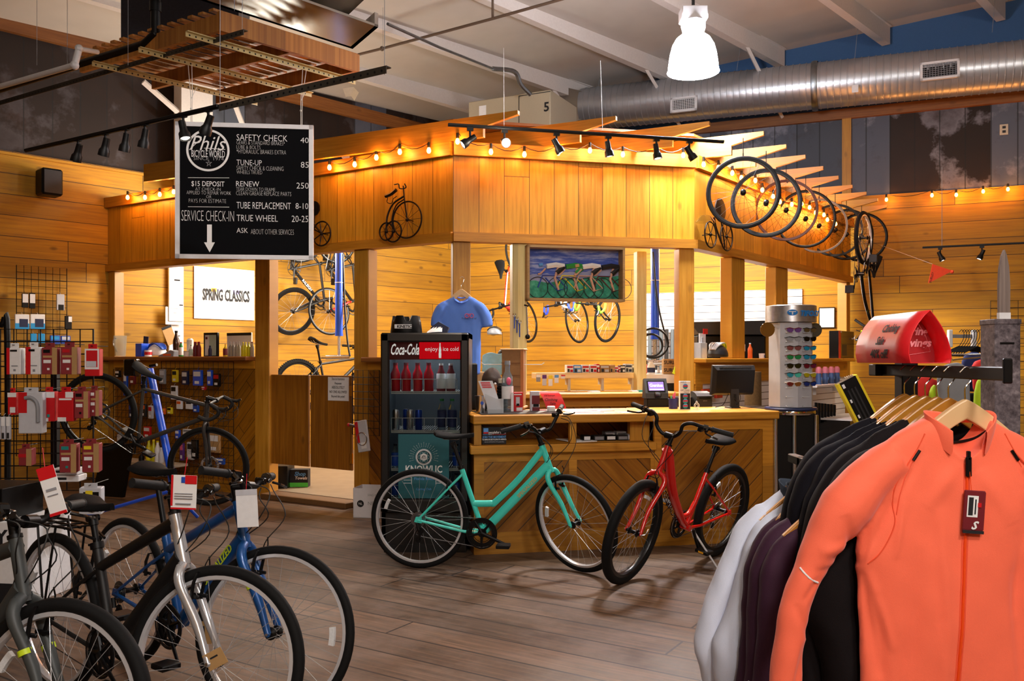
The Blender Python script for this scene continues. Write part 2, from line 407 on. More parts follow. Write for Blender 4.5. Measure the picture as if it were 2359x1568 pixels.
q=FAB.at(hx(FAB,757,318),.05); m=MB(); m.prism([(q.x,q.y),(B.x,B.y+.02),(C.x,C.y+.02),(D.x-.02,D.y),(K.x,K.y-.1),(q.x-.1,q.y+3.2)],3.585,3.61,'xy'); tag(obj('workshop_roof_deck',m,'dark_beam'),'thin board roof deck lying on the workshop rafters','roof deck')
m=MB(); e=RAF0=None
a_=FAB.at(hx(FAB,757,318),-.02,3.60); b_=P(1052,272,7.9); b_.z=3.60; m.tube([a_,b_],.012,6); tag(obj('teal_edge_strip',m,'teal_edge'),'thin teal metal strip along the top of the longest rafter','strip')
# rafters with the pointed cantilever ends
tips=[(1195,255),(1420,268),(1635,280),(1760,303),(1812,333),(1856,357),(1897,383),(1932,405),(1964,426),(1996,442),(2022,457),(2043,472)]
rl=['longest honey rafter tail, far left above the centre fascia','honey rafter tail above the black light track','honey rafter tail under the round duct','honey rafter tail above the first hanging wheel']+['honey rafter tail %s in the stepped row above the hanging wheels'%w for w in ('fifth','sixth','seventh','eighth','ninth','tenth','eleventh')]+['honey rafter tail lowest and farthest right of the stepped row']
RAF=[]
for i,(px,py) in enumerate(tips):
    d=(3.58-CH)*F0/(YH-py); p=P(px,py,d); a=R(-27)
    L=4.6 if i==0 else (2.9 if i==1 else 2.2)
    M=Matrix.Translation((p.x,p.y,3.39))@Rm('Z',a); k=.30 if i>2 else .34
    m=MB(); m.prism([(-L,0),(-k,0),(-k,.09),(0,.155),(0,.19),(-L,.19)],-.02,.02)
    o=obj('rafter',m,'beam_wood',None,M); tag(o,rl[i],'rafter','rafter tails of the workshop roof'); RAF.append((p,M))
# posts
def post(fr,x0,x1,z0,z1,label,mat='beam_wood_z',y0=-.0,y1=.13,n='wooden_post'):
    m=MB(); m.box(x0,x1,y0,y1,z0,z1,.006); return tag(obj(n,m,mat,None,fr.M),label,'post')
post(FAB,0,.13,0,FZ0,'honey corner post where the left wall meets the workshop')
post(FAB,hx(FAB,587,700),hx(FAB,620,700),0,FZ0,'honey post left of the half-height saloon doors')
post(FAB,hx(FAB,815,700),hx(FAB,849,700),0,FZ0,'honey post right of the half-height saloon doors')
post(FBC,-.0,.16,0,FZ0,'honey post behind the blue shirt on its hanger')
post(FBC,hx(FBC,1181,600),hx(FBC,1214,600),1.13,FZ0,'pale squared post holding wrenches left of the painting','pine_z',.0,.12)
post(FBC,hx(FBC,1468,600,.3),hx(FBC,1490,600,.3),0,FZ0,'pale thin post right of the painting','pine_z',.3,.4)
post(FBC,lBC-.155,lBC,0,FZ0,'honey post at the corner right of the blue repair stand')
post(FCD,hx(FCD,1686,650),hx(FCD,1716,650),1.45,FZ0,'honey post on the ledge above the computer monitor')
post(FCD,hx(FCD,1788,650),hx(FCD,1815,650),1.45,FZ0,'honey post behind the sunglasses display')
post(FCD,lCD-.17,lCD-.02,0,FZ0,'honey end post against the right wall')
# low walls under the openings
def lowwall(fr,x0,x1,ztop,label,mat,ledge=True,lx0=.06,lx1=.06,dep=.30,panel=None):
    t=thing('low_wall',label,'low wall',fr.M)
    m=MB(); m.box(x0,x1,.01,.09,0,ztop-.045); obj('chevron_panel',m,mat,t)
    m=MB(); m.box(x0,x1,-.01,.012,0,.12); m.box(x0,x1,-.01,.012,ztop-.13,ztop-.045); obj('rail',m,'beam_wood',t)
    m=MB(); m.box(x0-lx0,x1+lx1,-.12,dep,ztop-.045,ztop,.008); obj('ledge',m,'dark_beam' if fr is FAB else 'beam_wood',t)
    return t
lowwall(FAB,.131,hx(FAB,587,700)-.002,1.47,'dark honey low wall of slanted boards under the left window, merchandise grid on it','chevron_l',lx0=.1,lx1=-.0)
lowwall(FAB,hx(FAB,849,700)+.002,lAB-.01,1.46,'narrow slanted-board low wall beside the drinks cooler','chevron_r',lx0=0,lx1=0)
lowwall(FBC,.17,lBC-.16,1.13,'low slanted-board wall and worktop behind the sales counter','chevron_r',lx0=0,lx1=0,dep=.5)
t=thing('low_wall','low wall with white slat panel under the ledge behind the monitor','low wall',FCD.M)
m=MB(); m.box(.01,lCD-.18,.02,.09,0,1.405); obj('slat_panel',m,'slatwall_near',t)
m=MB(); m.box(.0,lCD-.18,-.01,.02,1.2,1.405);m.box(.01,.16,-.01,.02,0,1.2); obj('rail',m,'beam_wood',t)
m=MB(); m.box(.0,lCD-.18,-.12,.2,1.405,1.45,.008); obj('ledge',m,'beam_wood',t)
x0,z1=RW.hit(1486,672,-.03); x1,_=RW.hit(1848,668,-.03); m=MB(); m.box(x0,x1,-.03,-.002,.5,2.45); tag(obj('slatwall_board',m,'slatwall_far',None,RW.M),'white slatwall board on the workshop back wall behind the posts','slatwall')
t=thing('steel_column','cream steel column with diagonal braces behind the chalkboard','column',LW.M)
xc0=hx(LW,418,300,-.35); m=MB(); m.box(xc0,xc0+.42,-.35,-.15,3.5,5.35); obj('column',m,'purlin_white',t)
for a,b in (((410,258),(330,188)),((443,232),(520,185)),((520,185),(560,290))): m=MB(); p=LW.hit(a[0],a[1],-.3); q=LW.hit(b[0],b[1],-.3); m.tube([(p[0],-.3,p[1]),(q[0],-.3,q[1])],.04,4); obj('brace',m,'purlin_white',t)
# saloon doors
xa,za=FAB.hit(613,862); xb,_=FAB.hit(708,862); xc,_=FAB.hit(806,866); zlo=FAB.hit(700,1075)[1]
for (p,q,lab,hs) in ((xa,xb-.012,'left leaf of the half-height saloon doors, plain board',0),(xb+.012,xc,'right leaf of the half-height saloon doors with paper notice',1)):
    t=thing('saloon_door',lab,'door',FAB.M)
    m=MB(); m.box(p,q,.03,.055,zlo,1.28,.004); obj('door_leaf',m,'door_boards',t)
    for z in (zlo+.12,1.13):
        m=MB(); X=p-.012 if hs==0 else q-.02; m.box(X,X+.035,.012,.032,z-.05,z+.05); m.cyl((X+.017,.018,z-.05),(X+.017,.018,z+.05),.008,8); obj('hinge',m,'brass',t)
# workshop interior floor step
m=MB(); m.prism([(A.x+.1,A.y+.1),(B.x-.05,B.y+.12),(C.x-.05,C.y+.14),(D.x-.1,D.y+.05),(K.x,K.y-.05)],.0,.06,'xy'); struct('floor_workshop',m,'floor_inner')
m=MB(); m.box(hx(FAB,620,700),hx(FAB,815,700),-.12,.12,0.001,.055,.005); struct('threshold',m,'step_wood',FAB.M)
# ---------------------------------------------------------------- camera and light
cam=bpy.data.cameras.new('camera'); co=bpy.data.objects.new('camera',cam); COL.objects.link(co)
co.location=(0,0,CH); co.rotation_euler=(PI/2,0,0); cam.sensor_width=36; cam.lens=F0/2359*36; cam.shift_y=(YH-784)/2359; cam.shift_x=0; cam.clip_start=.05; cam.clip_end=100
bpy.context.scene.camera=co
def light(kind,loc,power,col=(1,1,1),size=.1,rot=None,name='light',spot=None,sizey=None,blend=.5):
    l=bpy.data.lights.new(name,kind); l.energy=power; l.color=col
    if kind=='POINT': l.shadow_soft_size=size
    if kind=='SPOT': l.shadow_soft_size=size; l.spot_size=spot; l.spot_blend=blend
    if kind=='AREA':
        l.size=size
        if sizey: l.shape='RECTANGLE'; l.size_y=sizey
    o=bpy.data.objects.new(name,l); COL.objects.link(o); o.location=loc
    if rot is not None: o.rotation_euler=rot
    return o
def aim(o,tgt):
    o.rotation_euler=(Vector(tgt)-o.location).to_track_quat('-Z','Y').to_euler()
w=bpy.data.worlds.new('world'); bpy.context.scene.world=w; w.use_nodes=True
w.node_tree.nodes['Background'].inputs[0].default_value=(.55,.6,.8,1); w.node_tree.nodes['Background'].inputs[1].default_value=.035
vs=bpy.context.scene.view_settings; vs.view_transform='Standard'; vs.look='None'; vs.gamma=1; vs.use_curve_mapping=False; vs.exposure=.12
# high-bay lamp
def highbay(M,label,lit=True,energy=200):
    t=thing('high_bay_lamp',label,'lamp',M)
    m=MB(); pr=[(.05,.345),(.11,.335),(.155,.30),(.19,.24),(.212,.16),(.226,.06),(.232,.0),(.238,-.005),(.23,.012)]; m.lathe(pr,36); obj('lamp_shade',m,'lamp_white',t)
    m=MB(); m.lathe([(.05,.345),(.10,.36),(.115,.41),(.115,.46),(.0,.46)],8); m.box(-.12,.12,-.09,.09,.46,.58,.01); obj('ballast_housing',m,'lamp_body',t)
    m=MB(); m.cyl((0,0,.6),(0,0,.7),.015,8); m.ring((0,0,.74),.035,.008,'x',16,6); m.ring((0,0,.8),.035,.008,'y',16,6); m.cyl((0,0,.83),(0,0,1.35),.008,6); obj('hook_chain',m,'dark_grey',t)
    return t
plain('lamp_body','d8d8dc',.4)
hb=P(1597,165,8.0)
highbay(Matrix.Translation(hb),'glowing white high-bay lamp hanging under the ceiling')
o=light('SPOT',hb+V(0,0,-.1),330,(.97,.98,1),.22,spot=R(150),blend=.6,rot=(0,0,0))
# ---------------------------------------------------------------- bicycles
plain('saddle_black','070708',.75,bump=90,spec=.2); plain('grip_black','08080a',.7,bump=120); plain('spoke','d0d2d6',.25,metal=.7,var=0); plain('spoke_black','141416',.4,metal=.5,var=0)
plain('rim_silver','dcdde2',.22,metal=.45,var=.05); plain('polished','cfd1d6',.22,metal=.6,var=.03); plain('rim_black','101012',.3,metal=.3); plain('hub_black','18181a',.35,metal=.6); plain('chain','8a8c90',.3,metal=1,var=.3,sc=300)
plain('teal_paint','46e0d0',.35,coat=.4,var=.03); plain('red_paint','d4140c',.25,coat=.8,var=.03); plain('blue_paint','0c5096',.35,coat=.4,var=.03,metal=.2); plain('matte_black','0e0e10',.5,var=.05); plain('charcoal','3a3e3e',.5,var=.06)
plain('gravel_grey','2e2c2a',.4,coat=.2); plain('neon','c8e020',.5,var=0); plain('bike_red','b81c1c',.3,coat=.5); plain('bike_white','d4d6da',.25,coat=.5); plain('reflector','d8dadc',.15,var=.2,sc=200); plain('amber','e8a010',.3,var=0)
plain('bar_blue','1838c8',.6); plain('bar_green','7ae030',.6); plain('white_rim','dcdcdc',.3); plain('decal_dark','1a0606',.5,var=0); plain('decal_gold','c8b070',.4,var=0); plain('copper','b87a40',.3,metal=1)
def curve(pts,n=8):
    """smooth Catmull-Rom through points"""
    p=[Vector(q) for q in pts]; p=[p[0]*2-p[1]]+p+[p[-1]*2-p[-2]]; out=[]
    for i in range(1,len(p)-2):
        for k in range(n):
            t=k/n; a,b,c,d=p[i-1:i+3]
            out.append(.5*((2*b)+(c-a)*t+(2*a-5*b+4*c-d)*t*t+(3*b-a-3*c+d)*t**3))
    out.append(p[-2]); return out
def wheel_parts(parent,o,Rw,tr,T,mats,front=True,spokes=28,disc=False,knobs=False,detail=True,reflect=True,named='wheel',rimh=.016):
    """wheel in the xz plane centred on o; T is the steering transform"""
    o=Vector(o); Rr=Rw-2*tr
    mb=MB(); mb.T=T; mb.ring(o,Rw-tr,tr,'y',64 if detail else 40,10 if detail else 6)
    if knobs:
        for k in range(72):
            w=2*PI*k/72
            for s in (-1,1):
                c=o+V(math.cos(w)*(Rw-.002),s*tr*.45,math.sin(w)*(Rw-.002)); t=V(-math.sin(w),0,math.cos(w))*.006
                mb.tube([c-t,c+t],tr*.22,4)
    tyre=obj('tyre',mb,mats.get('tyre','rubber'))
    mb=MB(); mb.T=T; n=64 if detail else 40; w=tr*.62
    mb.lathe([(Rr+.006,-w),(Rr+.008,w),(Rr-rimh*.72,w*1.02),(Rr-rimh,w*.35),(Rr-rimh,-w*.35),(Rr-rimh*.72,-w*1.02),(Rr+.006,-w)],n,o,'y')
    whl=obj(named,mb,mats.get('rim','rim_silver'),parent); tyre.parent=whl
    mb=MB(); mb.T=T; hl=.05 if front else .062
    mb.lathe([(0,-hl),(.012,-hl),(.012,-hl+.012),(.026,-hl+.02),(.026,-hl+.024),(.013,-hl+.03),(.013,hl-.03),(.026,hl-.024),(.026,hl-.02),(.012,hl-.012),(.012,hl),(0,hl)],16,o,'y'); obj('hub',mb,'hub_black',whl)
    mb=MB(); mb.T=T; rs=.0010 if detail else .0012
    for k in range(spokes):
        s=1 if k%2 else -1; a=2*PI*k/spokes; b=a+(.55 if (k//2)%2 else -.55)
        p=o+V(math.cos(b)*.024,s*(hl-.022),math.sin(b)*.024); q=o+V(math.cos(a)*(Rr-rimh+.002),s*.002,math.sin(a)*(Rr-rimh+.002)); mb.tube([p,q],rs,4,caps=False)
    obj('spokes',mb,mats.get('spokes','spoke'),whl)
    if disc:
        mb=MB(); mb.T=T; mb.lathe([(.06,0),(.08,0),(.08,.002),(.06,.002),(.06,0)],28,o+V(0,hl-.012,0),'y',False)
        for k in range(5):
            w=2*PI*k/5; mb.tube([o+V(math.cos(w)*.02,hl-.011,math.sin(w)*.02),o+V(math.cos(w+.5)*.065,hl-.011,math.sin(w+.5)*.065)],.003,4)
        obj('brake_disc',mb,'steel',whl)
    if reflect:
        mb=MB(); mb.T=T; a=reflect if isinstance(reflect,float) else 2.6; rr=Rr-.055; k=8
        for y0,y1 in ((-.008,.008),):
            pts=[(o.x+math.cos(a+(i-4)*.035)*(rr+.011),o.z+math.sin(a+(i-4)*.035)*(rr+.011)) for i in range(k+1)]+[(o.x+math.cos(a+(4-i)*.035)*(rr-.011),o.z+math.sin(a+(4-i)*.035)*(rr-.011)) for i in range(k+1)]
            mb.prism(pts,y0,y1)
        obj('spoke_reflector',mb,'reflector',whl)
    return whl
def make_bike(name,label,M,group=None,Rw=.345,tr=.019,wb=1.06,bb=(.435,.275),st_ang=72,st_len=.44,seat_up=.2,seat_tilt=0,frame='diamond',mats=None,tube_r=.017,down_r=.021,ht=None,
              steer=0,bar='flat',bar_w=.62,stem_up=.07,stem_fw=.07,side=-1,crank=0.0,detail=True,drop_fork=None,kick=False,front_wheel=True,rear_wheel=True,disc=False,knobs=False,cables=True,
              rack=False,fender=False,susp=False,head_ang=70,fork_len=.395,fork_mat=None,chain_on=True,brakes='rim',reflect=True,cat='bicycle',spokes=28,shift=True,saddle=True,bar_roll=0,saddle_mat='saddle_black',fork_r=.016,crown_w=.05,bar_mat='black',stem_mat='black',post_mat='black',rimh=.012,ref_r=None,ref_f=None,bb_r=.095,head_mat=None):
    mats=mats or {}; fm=mats.get('frame','matte_black'); root=thing(name,label,cat,M,group)
    I=Matrix.Identity(4); ra=V(0,0,Rw); fa=V(wb,0,Rw); bbp=V(bb[0],0,bb[1])
    ha=R(head_ang); ax=V(-math.cos(ha),0,math.sin(ha)); base=fa-V(math.sin(ha),0,math.cos(ha))*.045
    hb_=base+ax*(fork_len); htl=ht or .13; htp=hb_+ax*htl; stt=htp+ax*.03
    sd=V(-math.cos(R(st_ang)),0,math.sin(R(st_ang))); stp=bbp+sd*st_len; seat=stp+sd*seat_up
    T=Matrix.Translation(base)@Matrix.Rotation(steer,4,ax)@Matrix.Translation(-base)
    N=10 if detail else 6
    # frame
    mb=MB(); s_=.02
    mb.tube([hb_-ax*.004,htp+ax*.004],.021 if detail else .02,12)
    mb.tube([bbp+V(0,-.036,0),bbp+V(0,.036,0)],.022,14)
    mb.tube([bbp,stp],tube_r*.95,N)
    hl=hb_+ax*.03; hu=htp-ax*.03
    if frame=='diamond':
        mb.tube([hl,bbp],[down_r,down_r*1.05],N); mb.tube([hu,stp-sd*.03],[tube_r*1.1,tube_r*.95],N); sstay=stp-sd*.04
    elif frame=='slope':
        mb.tube([hl,bbp],[down_r*1.1,down_r],N); q=bbp+sd*(st_len*.78); mb.tube([hu,q],[tube_r*1.15,tube_r*.95],N); sstay=q-sd*.01
    elif frame=='step':      # low step-through with a curved top tube
        mb.tube([hb_+ax*.035,bbp+V(.01,0,.01)],[down_r*1.15,down_r*1.15],N,flat=.9)
        q=bbp+sd*(st_len*.43); u=ax
        mb.tube(curve([hu,hu+(q-hu)*.35+V(0,0,-.075),hu+(q-hu)*.68+V(0,0,-.105),q+V(.12,0,.004),q],6),[tube_r*1.2]*25,N); sstay=stp-sd*.05
    elif frame=='comfort':   # deep curved step-through beam
        p1=htp-ax*.03; c=curve([p1+V(-.005,0,0),p1+(bbp-p1)*.4+V(.012,0,-.06),p1+(bbp-p1)*.78+V(-.012,0,-.06),bbp+V(-.005,0,0)],7)
        rr=[.040]+[.046-.018*i/(len(c)-1) for i in range(1,len(c))]; mb.tube(c,rr,14,flat=.62)
        q=bbp+sd*(st_len*.36); mb.tube(curve([q+sd*.03,q+V(.05,0,-.045),bbp+(p1-bbp)*.22+V(-.01,0,-.045)],6),.018,N); sstay=stp-sd*.06
    elif frame=='cruiser':
        mb.tube(curve([hl,hl+(bbp-hl)*.5+V(0,0,-.07),bbp],8),.019,N); mb.tube(curve([hu,hu+(stp-hu)*.5+V(0,0,-.06),stp-sd*.12],8),.016,N); sstay=stp-sd*.1
    for s in (-1,1):
        d=ra+V(0,s*.064,0); mb.tube([bbp+V(-.02,s*.022,0),bbp+V(-.12,s*.036,.004),d],[.012,.010,.008],8 if detail else 6)
        mb.tube([sstay+V(0,s*.012,0),sstay+(d-sstay)*.25+V(0,s*.02,0),d],[.009,.008,.007],8 if detail else 6)
        mb.prism([(-.022,Rw-.012),(.03,Rw-.02),(.03,Rw+.02),(-.01,Rw+.022)],s*.064-.003,s*.064+.003)
    mb.tube([sstay+(ra-sstay)*.25+V(0,-.03,0),sstay+(ra-sstay)*.25+V(0,.03,0)],.008,6)
    if fm=='teal_paint':
        for t in (.45,): pass
    fr_=obj('frame',mb,fm,root)
    if head_mat:
        mb=MB(); mb.tube([hb_-ax*.005,htp+ax*.005],.0235,16); obj('head_tube',mb,head_mat,fr_)
    # decals
    if mats.get('decal'):
        txt,dm,size=mats['decal']; a=hl; b=bbp; v=(b-a); m_=a+v*mats.get('decal_t',.5)+(V(-.012,0,-.055) if frame=='comfort' else V(0,0,0)); an=math.atan2(v.z,v.x)+(PI if abs(math.atan2(v.z,v.x))>PI/2 else 0)
        rr=(down_r*1.12 if frame!='comfort' else .0305)
        for s in (-1,1):
            if s==-side: continue
            mm=T_(m_.x,s*(rr+.0006),m_.z)@Rm('Y',-an)@(I if s<0 else Rm('Z',PI))@T_(0,0,-size*.35)
            text('frame_lettering',txt,size,dm,fr_,mm,ext=.0008,bold=.0006)
    # seat
    mb=MB(); mb.tube([stp-sd*.02,seat-sd*.03],.0135,10); mb.tube([seat-sd*.06,seat-sd*.02],.02,10); mb.tube([seat-sd*.03+V(0,-.025,0),seat-sd*.03+V(0,.025,0)],.014,8)
    mb.T=I; obj('seat_post',mb,post_mat,root)
    mb=MB(); mb.tube([stp-sd*.018,stp+sd*.008],tube_r*1.25,12); mb.tube([stp+V(-.01,-.03,0),stp+V(-.015,.035,0)],.005,6); obj('seat_clamp',mb,'black',root)
    if saddle:
        mb=MB(); mb.T=Matrix.Translation(seat)@Rm('Y',-seat_tilt); rows=[]
        for i in range(13):
            t=i/12; x=-.115+.27*t; wd=.078*(1-t)**.75+.016 if t>.0 else .06; wd=.075*math.cos(min(1,t*1.15)*PI/2)**1.2+.018
            if i==0: wd=.05
            if i==12: wd=.010
            zt=.048+.016*(1-t)**2-.012*math.sin(t*PI); zb=zt-.028-(.02*math.sin(min(1,t*1.4)*PI)*.4)
            r=[]
            for j in range(16):
                w=2*PI*j/16; c,s=math.cos(w),math.sin(w)
                yy=wd*math.copysign(abs(c)**.8,c); zz=(zt+zb)/2+(zt-zb)/2*math.copysign(abs(s)**.7,s)-.01*abs(c)**2
                r.append((x,yy,zz))
            rows.append(r)
        mb.grid(rows,closed=True); mb.add(rows[0],[tuple(range(16))],False); mb.add(rows[-1],[tuple(range(16))[::-1]],False)
        sad=obj('saddle',mb,saddle_mat,root)
        mb=MB(); mb.T=Matrix.Translation(seat)@Rm('Y',-seat_tilt)
        for s in (-1,1): mb.tube([(-.09,s*.03,.03),(-.05,s*.022,.004),(.04,s*.02,.002),(.12,s*.008,.03)],.0035,6)
        obj('saddle_rail',mb,'steel',sad)
    # wheels
    if rear_wheel: 
        rw=wheel_parts(root,ra,Rw,tr,I,mats,False,spokes,disc,knobs,detail,ref_r or reflect,'rear_wheel',rimh)
        if chain_on:
            mb=MB(); y=side*.045
            for k,(r,w) in enumerate(((.020,0),(.026,.004),(.032,.008),(.038,.012),(.045,.016),(.052,.020))):
                yy=side*(.056-w*.8); mb.lathe([(.012,yy),(r,yy),(r,yy+.002),(.012,yy+.002)],28,ra,'y',False)
            obj('cassette',mb,'chain',rw)
    if front_wheel: wheel_parts(root,fa,Rw,tr,T,mats,True,spokes,disc,knobs,detail,ref_f or reflect,'front_wheel',rimh)
    # fork
    mb=MB(); mb.T=T; cr=hb_-ax*.012; tw=tr+.022+crown_w*.0
    for s in (-1,1):
        d=fa+V(0,s*.052,0)
        if susp:
            a=cr+V(0,s*tw,0)-ax*.0; mb.tube([a+ax*.01,a-ax*.12],.0145,12); mb.tube([a-ax*.10,a-ax*.11,a+(d-a)*.95,d],[.014,.019,.017,.013],12)
        else:
            a=cr+V(0,s*.012,0); mb.tube(curve([a+ax*.005,a+V(0,s*(tw*.75),0)-ax*.018,a+V(0,s*tw,0)-ax*.07,a+(d-a)*.6+V(0,s*.006,0),d],4),[fork_r]*9+[fork_r*.92]*4+[fork_r*.8-.001*k for k in range(4)],10)
        mb.tube([d+V(0,s*.004,0),d+V(0,-s*.012,0)],.012,8)
    mb.tube([cr-V(0,tw,0),cr+V(0,tw,0)],.016 if susp else .012,10); mb.tube([cr-ax*.01,hb_+ax*.002],.02,12)
    if susp: mb.tube(curve([cr-V(0,tw,0)-ax*.11,cr-V(-.05,tw*.9,0)-ax*.08,cr-V(-.06,0,0)-ax*.06,cr+V(.05,tw*.9,0)-ax*.08,cr+V(0,tw,0)-ax*.11],4),.008,6)
    fk=obj('fork',mb,fork_mat or mats.get('fork',fm),root)
    if mats.get('fork_mark'):
        for s in (-1,1):
            mb=MB(); mb.T=T
            a=cr+V(0,s*(tw+.003),0)-ax*.07; d=fa+V(0,s*.052,0); mb.tube([a+(d-a)*.30,a+(d-a)*.36],fork_r*1.06,10)
            obj('fork_band',mb,mats['fork_mark'],fk)
    mb=MB(); mb.T=T; mb.tube([fa+V(0,-.066,0),fa+V(0,.066,0)],.006,6); mb.tube(curve([fa+V(0,.062,0),fa+V(-.015,.078,.01),fa+V(-.05,.074,.035)],4),.004,6); obj('axle_skewer',mb,'steel',root)
    # stem
    mb=MB(); mb.T=T; stem_top=stt+ax*stem_up; mb.tube([htp,stem_top],.0165,12); clamp=stem_top+V(stem_fw,0,0)+ax*(0.0 if bar!='ubar' else .0)
    mb.tube([stem_top-ax*.012,clamp],[.019,.015],10); mb.tube([clamp-V(0,.025,0),clamp+V(0,.025,0)],.0215,12); mb.tube([htp-ax*.003,htp+ax*.01],.024,14)
    obj('stem',mb,stem_mat,root)
    # handlebar: shapes in (x back/forward, y, z) about the clamp
    h=bar_w/2; pts={'flat':[(0,0,0),(.0,.10,.0),(-.01,.16,.015),(-.04,h,.02)],
         'riser':[(0,0,0),(0,.05,0),(.005,.11,.035),(-.01,.17,.045),(-.05,h,.05)],
         'swept':[(0,0,0),(.02,.06,.0),(.03,.12,.06),(.0,.20,.09),(-.07,h,.08)],
         'cruiser':[(0,0,0),(.02,.045,.01),(.03,.085,.05),(.03,.095,.10),(.015,.14,.125),(-.03,.2,.115),(-.13,h,.10)],
         'drop':[(0,0,0),(0,h*.85,0),(.02,h*.95,0),(.085,h,-.01),(.095,h,-.06),(.04,h+.01,-.125),(-.04,h+.01,-.13)]}[bar]
    root_b=None; BM=T@Matrix.Translation(clamp)@Rm('Y',-bar_roll)
    mb=MB(); mb.T=BM
    full=curve([(x,-y,z) for x,y,z in pts[::-1]]+[(x,y,z) for x,y,z in pts[1:]],5); mb.tube(full,.012,10)
    hbar=obj('handlebar',mb,bar_mat if bar!='drop' or bar_mat=='black' else 'black',root)
    one=curve(pts,6)
    for s in (-1,1):
        c=[V(p.x,p.y*s,p.z) for p in one]
        mb=MB(); mb.T=BM
        if bar=='drop':
            mb.tube(c[9:],.0165,10)
        else:
            d=(c[-1]-c[-3]).normalized(); g=[c[-1]-d*.125,c[-1]+d*.004]; mb.tube(g,.0165,12); mb.tube([g[1],g[1]+d*.004],.018,12)
            mb.tube([g[0]+d*.004,g[0]-d*.004],.019,12)
        obj('grip' if bar!='drop' else 'bar_tape',mb,mats.get('tape','grip_black'),hbar)
        mb=MB(); mb.T=BM
        if bar=='drop':
            hp=V(.095,s*h,.0); mb.tube([hp+V(-.03,0,-.005),hp+V(.03,0,.012),hp+V(.055,0,.045)],[.014,.016,.010],8); mb.tube(curve([hp+V(.045,0,.02),hp+V(.06,0,-.03),hp+V(.035,0,-.09)],4),.006,6)
        else:
            g0=c[-1]-d*.155; mb.tube([g0-V(0,0,.0),g0+V(.02,0,-.018)],[.016,.012],8); e=g0+V(.03,0,-.02); mb.tube(curve([e,e+V(.022,s*.02,-.006),e+V(.026,s*.06,-.012),e+V(.018,s*.10,-.018)],4),[.006]*12+[.007],6)
            mb.tube([g0-d*.03,g0-d*.0],.019,8); mb.box(g0.x-.025,g0.x+.022,g0.y-s*.045-.015,g0.y-s*.045+.015,g0.z-.034,g0.z-.004,.005)
        obj('brake_lever',mb,'black_gloss',hbar)
    # crankset
    if side:
        mb=MB(); y=side*.046; cr_=crank
        for r,yy in ((bb_r,y+side*.006),(bb_r*.82,y),(bb_r*.62,y-side*.006)):
            if detail or r==bb_r: mb.ring(bbp+V(0,yy,0),r,.0022,'y',40,4)
        for k in range(5):
            w=2*PI*k/5+cr_; mb.tube([bbp+V(0,y,0),bbp+V(math.cos(w)*bb_r*.97,y,math.sin(w)*bb_r*.97)],[.012,.006],6)
        mb.lathe([(.0,y+side*.004),(.03,y+side*.004),(.03,y-side*.01),(0,y-side*.01)],16,bbp,'y')
        if detail and not disc: mb.lathe([(bb_r*.98,y+side*.011),(bb_r*1.07,y+side*.011),(bb_r*1.07,y+side*.013),(bb_r*.98,y+side*.013),(bb_r*.98,y+side*.011)],32,bbp,'y')
        if detail and not disc: mb.lathe([(bb_r*.68,y),(bb_r*.98,y),(bb_r*.98,y+side*.003),(bb_r*.68,y+side*.003),(bb_r*.68,y)],36,bbp,'y',False)
        cs=obj('crankset',mb,mats.get('crank','hub_black'),root)
        for s in (side,-side):
            a=cr_ if s==side else cr_+PI; e=bbp+V(math.cos(a)*.17,s*.075,math.sin(a)*.17); mb=MB()
            mb.tube([bbp+V(0,s*.062,0),e],[.014,.010],8,flat=.6); obj('crank_arm',mb,mats.get('crank','hub_black'),cs)
            mb=MB(); mb.box(e.x-.045,e.x+.045,e.y+min(0,s*.01),e.y+s*.10 if s>0 else e.y-.10,e.z-.012,e.z+.012,.004); mb.m=1
            mb.box(e.x-.047,e.x+.047,e.y+s*.03,e.y+s*.07,e.z-.006,e.z+.006); obj('pedal',mb,['black','amber' if mats.get('amber') else 'dark_grey'],cs)
        if chain_on:
            mb=MB(); yy=side*.050; rc=.034; d=bbp-ra
            up=V(0,0,1); 
            path=[ra+V(.03,yy,-.115),ra+V(-.012,yy,-.10),ra+V(.012,yy,-.055),ra+V(-.03,yy,-.012),ra+V(-.02,yy,.026),ra+V(0,yy,rc),bbp+V(0,yy,bb_r)]+[bbp+V(math.sin(w)*bb_r,yy,math.cos(w)*bb_r) for w in (.6,1.2,1.57,2.0,2.6)]+[bbp+V(0,yy,-bb_r)]
            path.append(path[0])
            for p,q in zip(path,path[1:]):
                n=max(1,int((q-p).length/.0127)); 
                for k in range(n):
                    a=p+(q-p)*(k/n); b=p+(q-p)*((k+1)/n); mb.tube([a,b],[.0036,.0026] if k%2 else [.0026,.0036],4,caps=False)
            obj('chain',mb,'chain',root)
            mb=MB(); h_=ra+V(.0,side*.072,-.02); mb.tube([h_,h_+V(.012,0,-.045)],.012,8); c1=h_+V(.022,-side*.02,-.055); c2=h_+V(.005,-side*.02,-.115)
            mb.lathe([(.0,-.004),(.022,-.004),(.022,.004),(0,.004)],14,c1,'y'); mb.lathe([(.0,-.004),(.022,-.004),(.022,.004),(0,.004)],14,c2,'y'); mb.tube([c1+V(0,side*.008,0),c2+V(0,side*.008,0)],.010,6); obj('derailleur',mb,'hub_black',root)
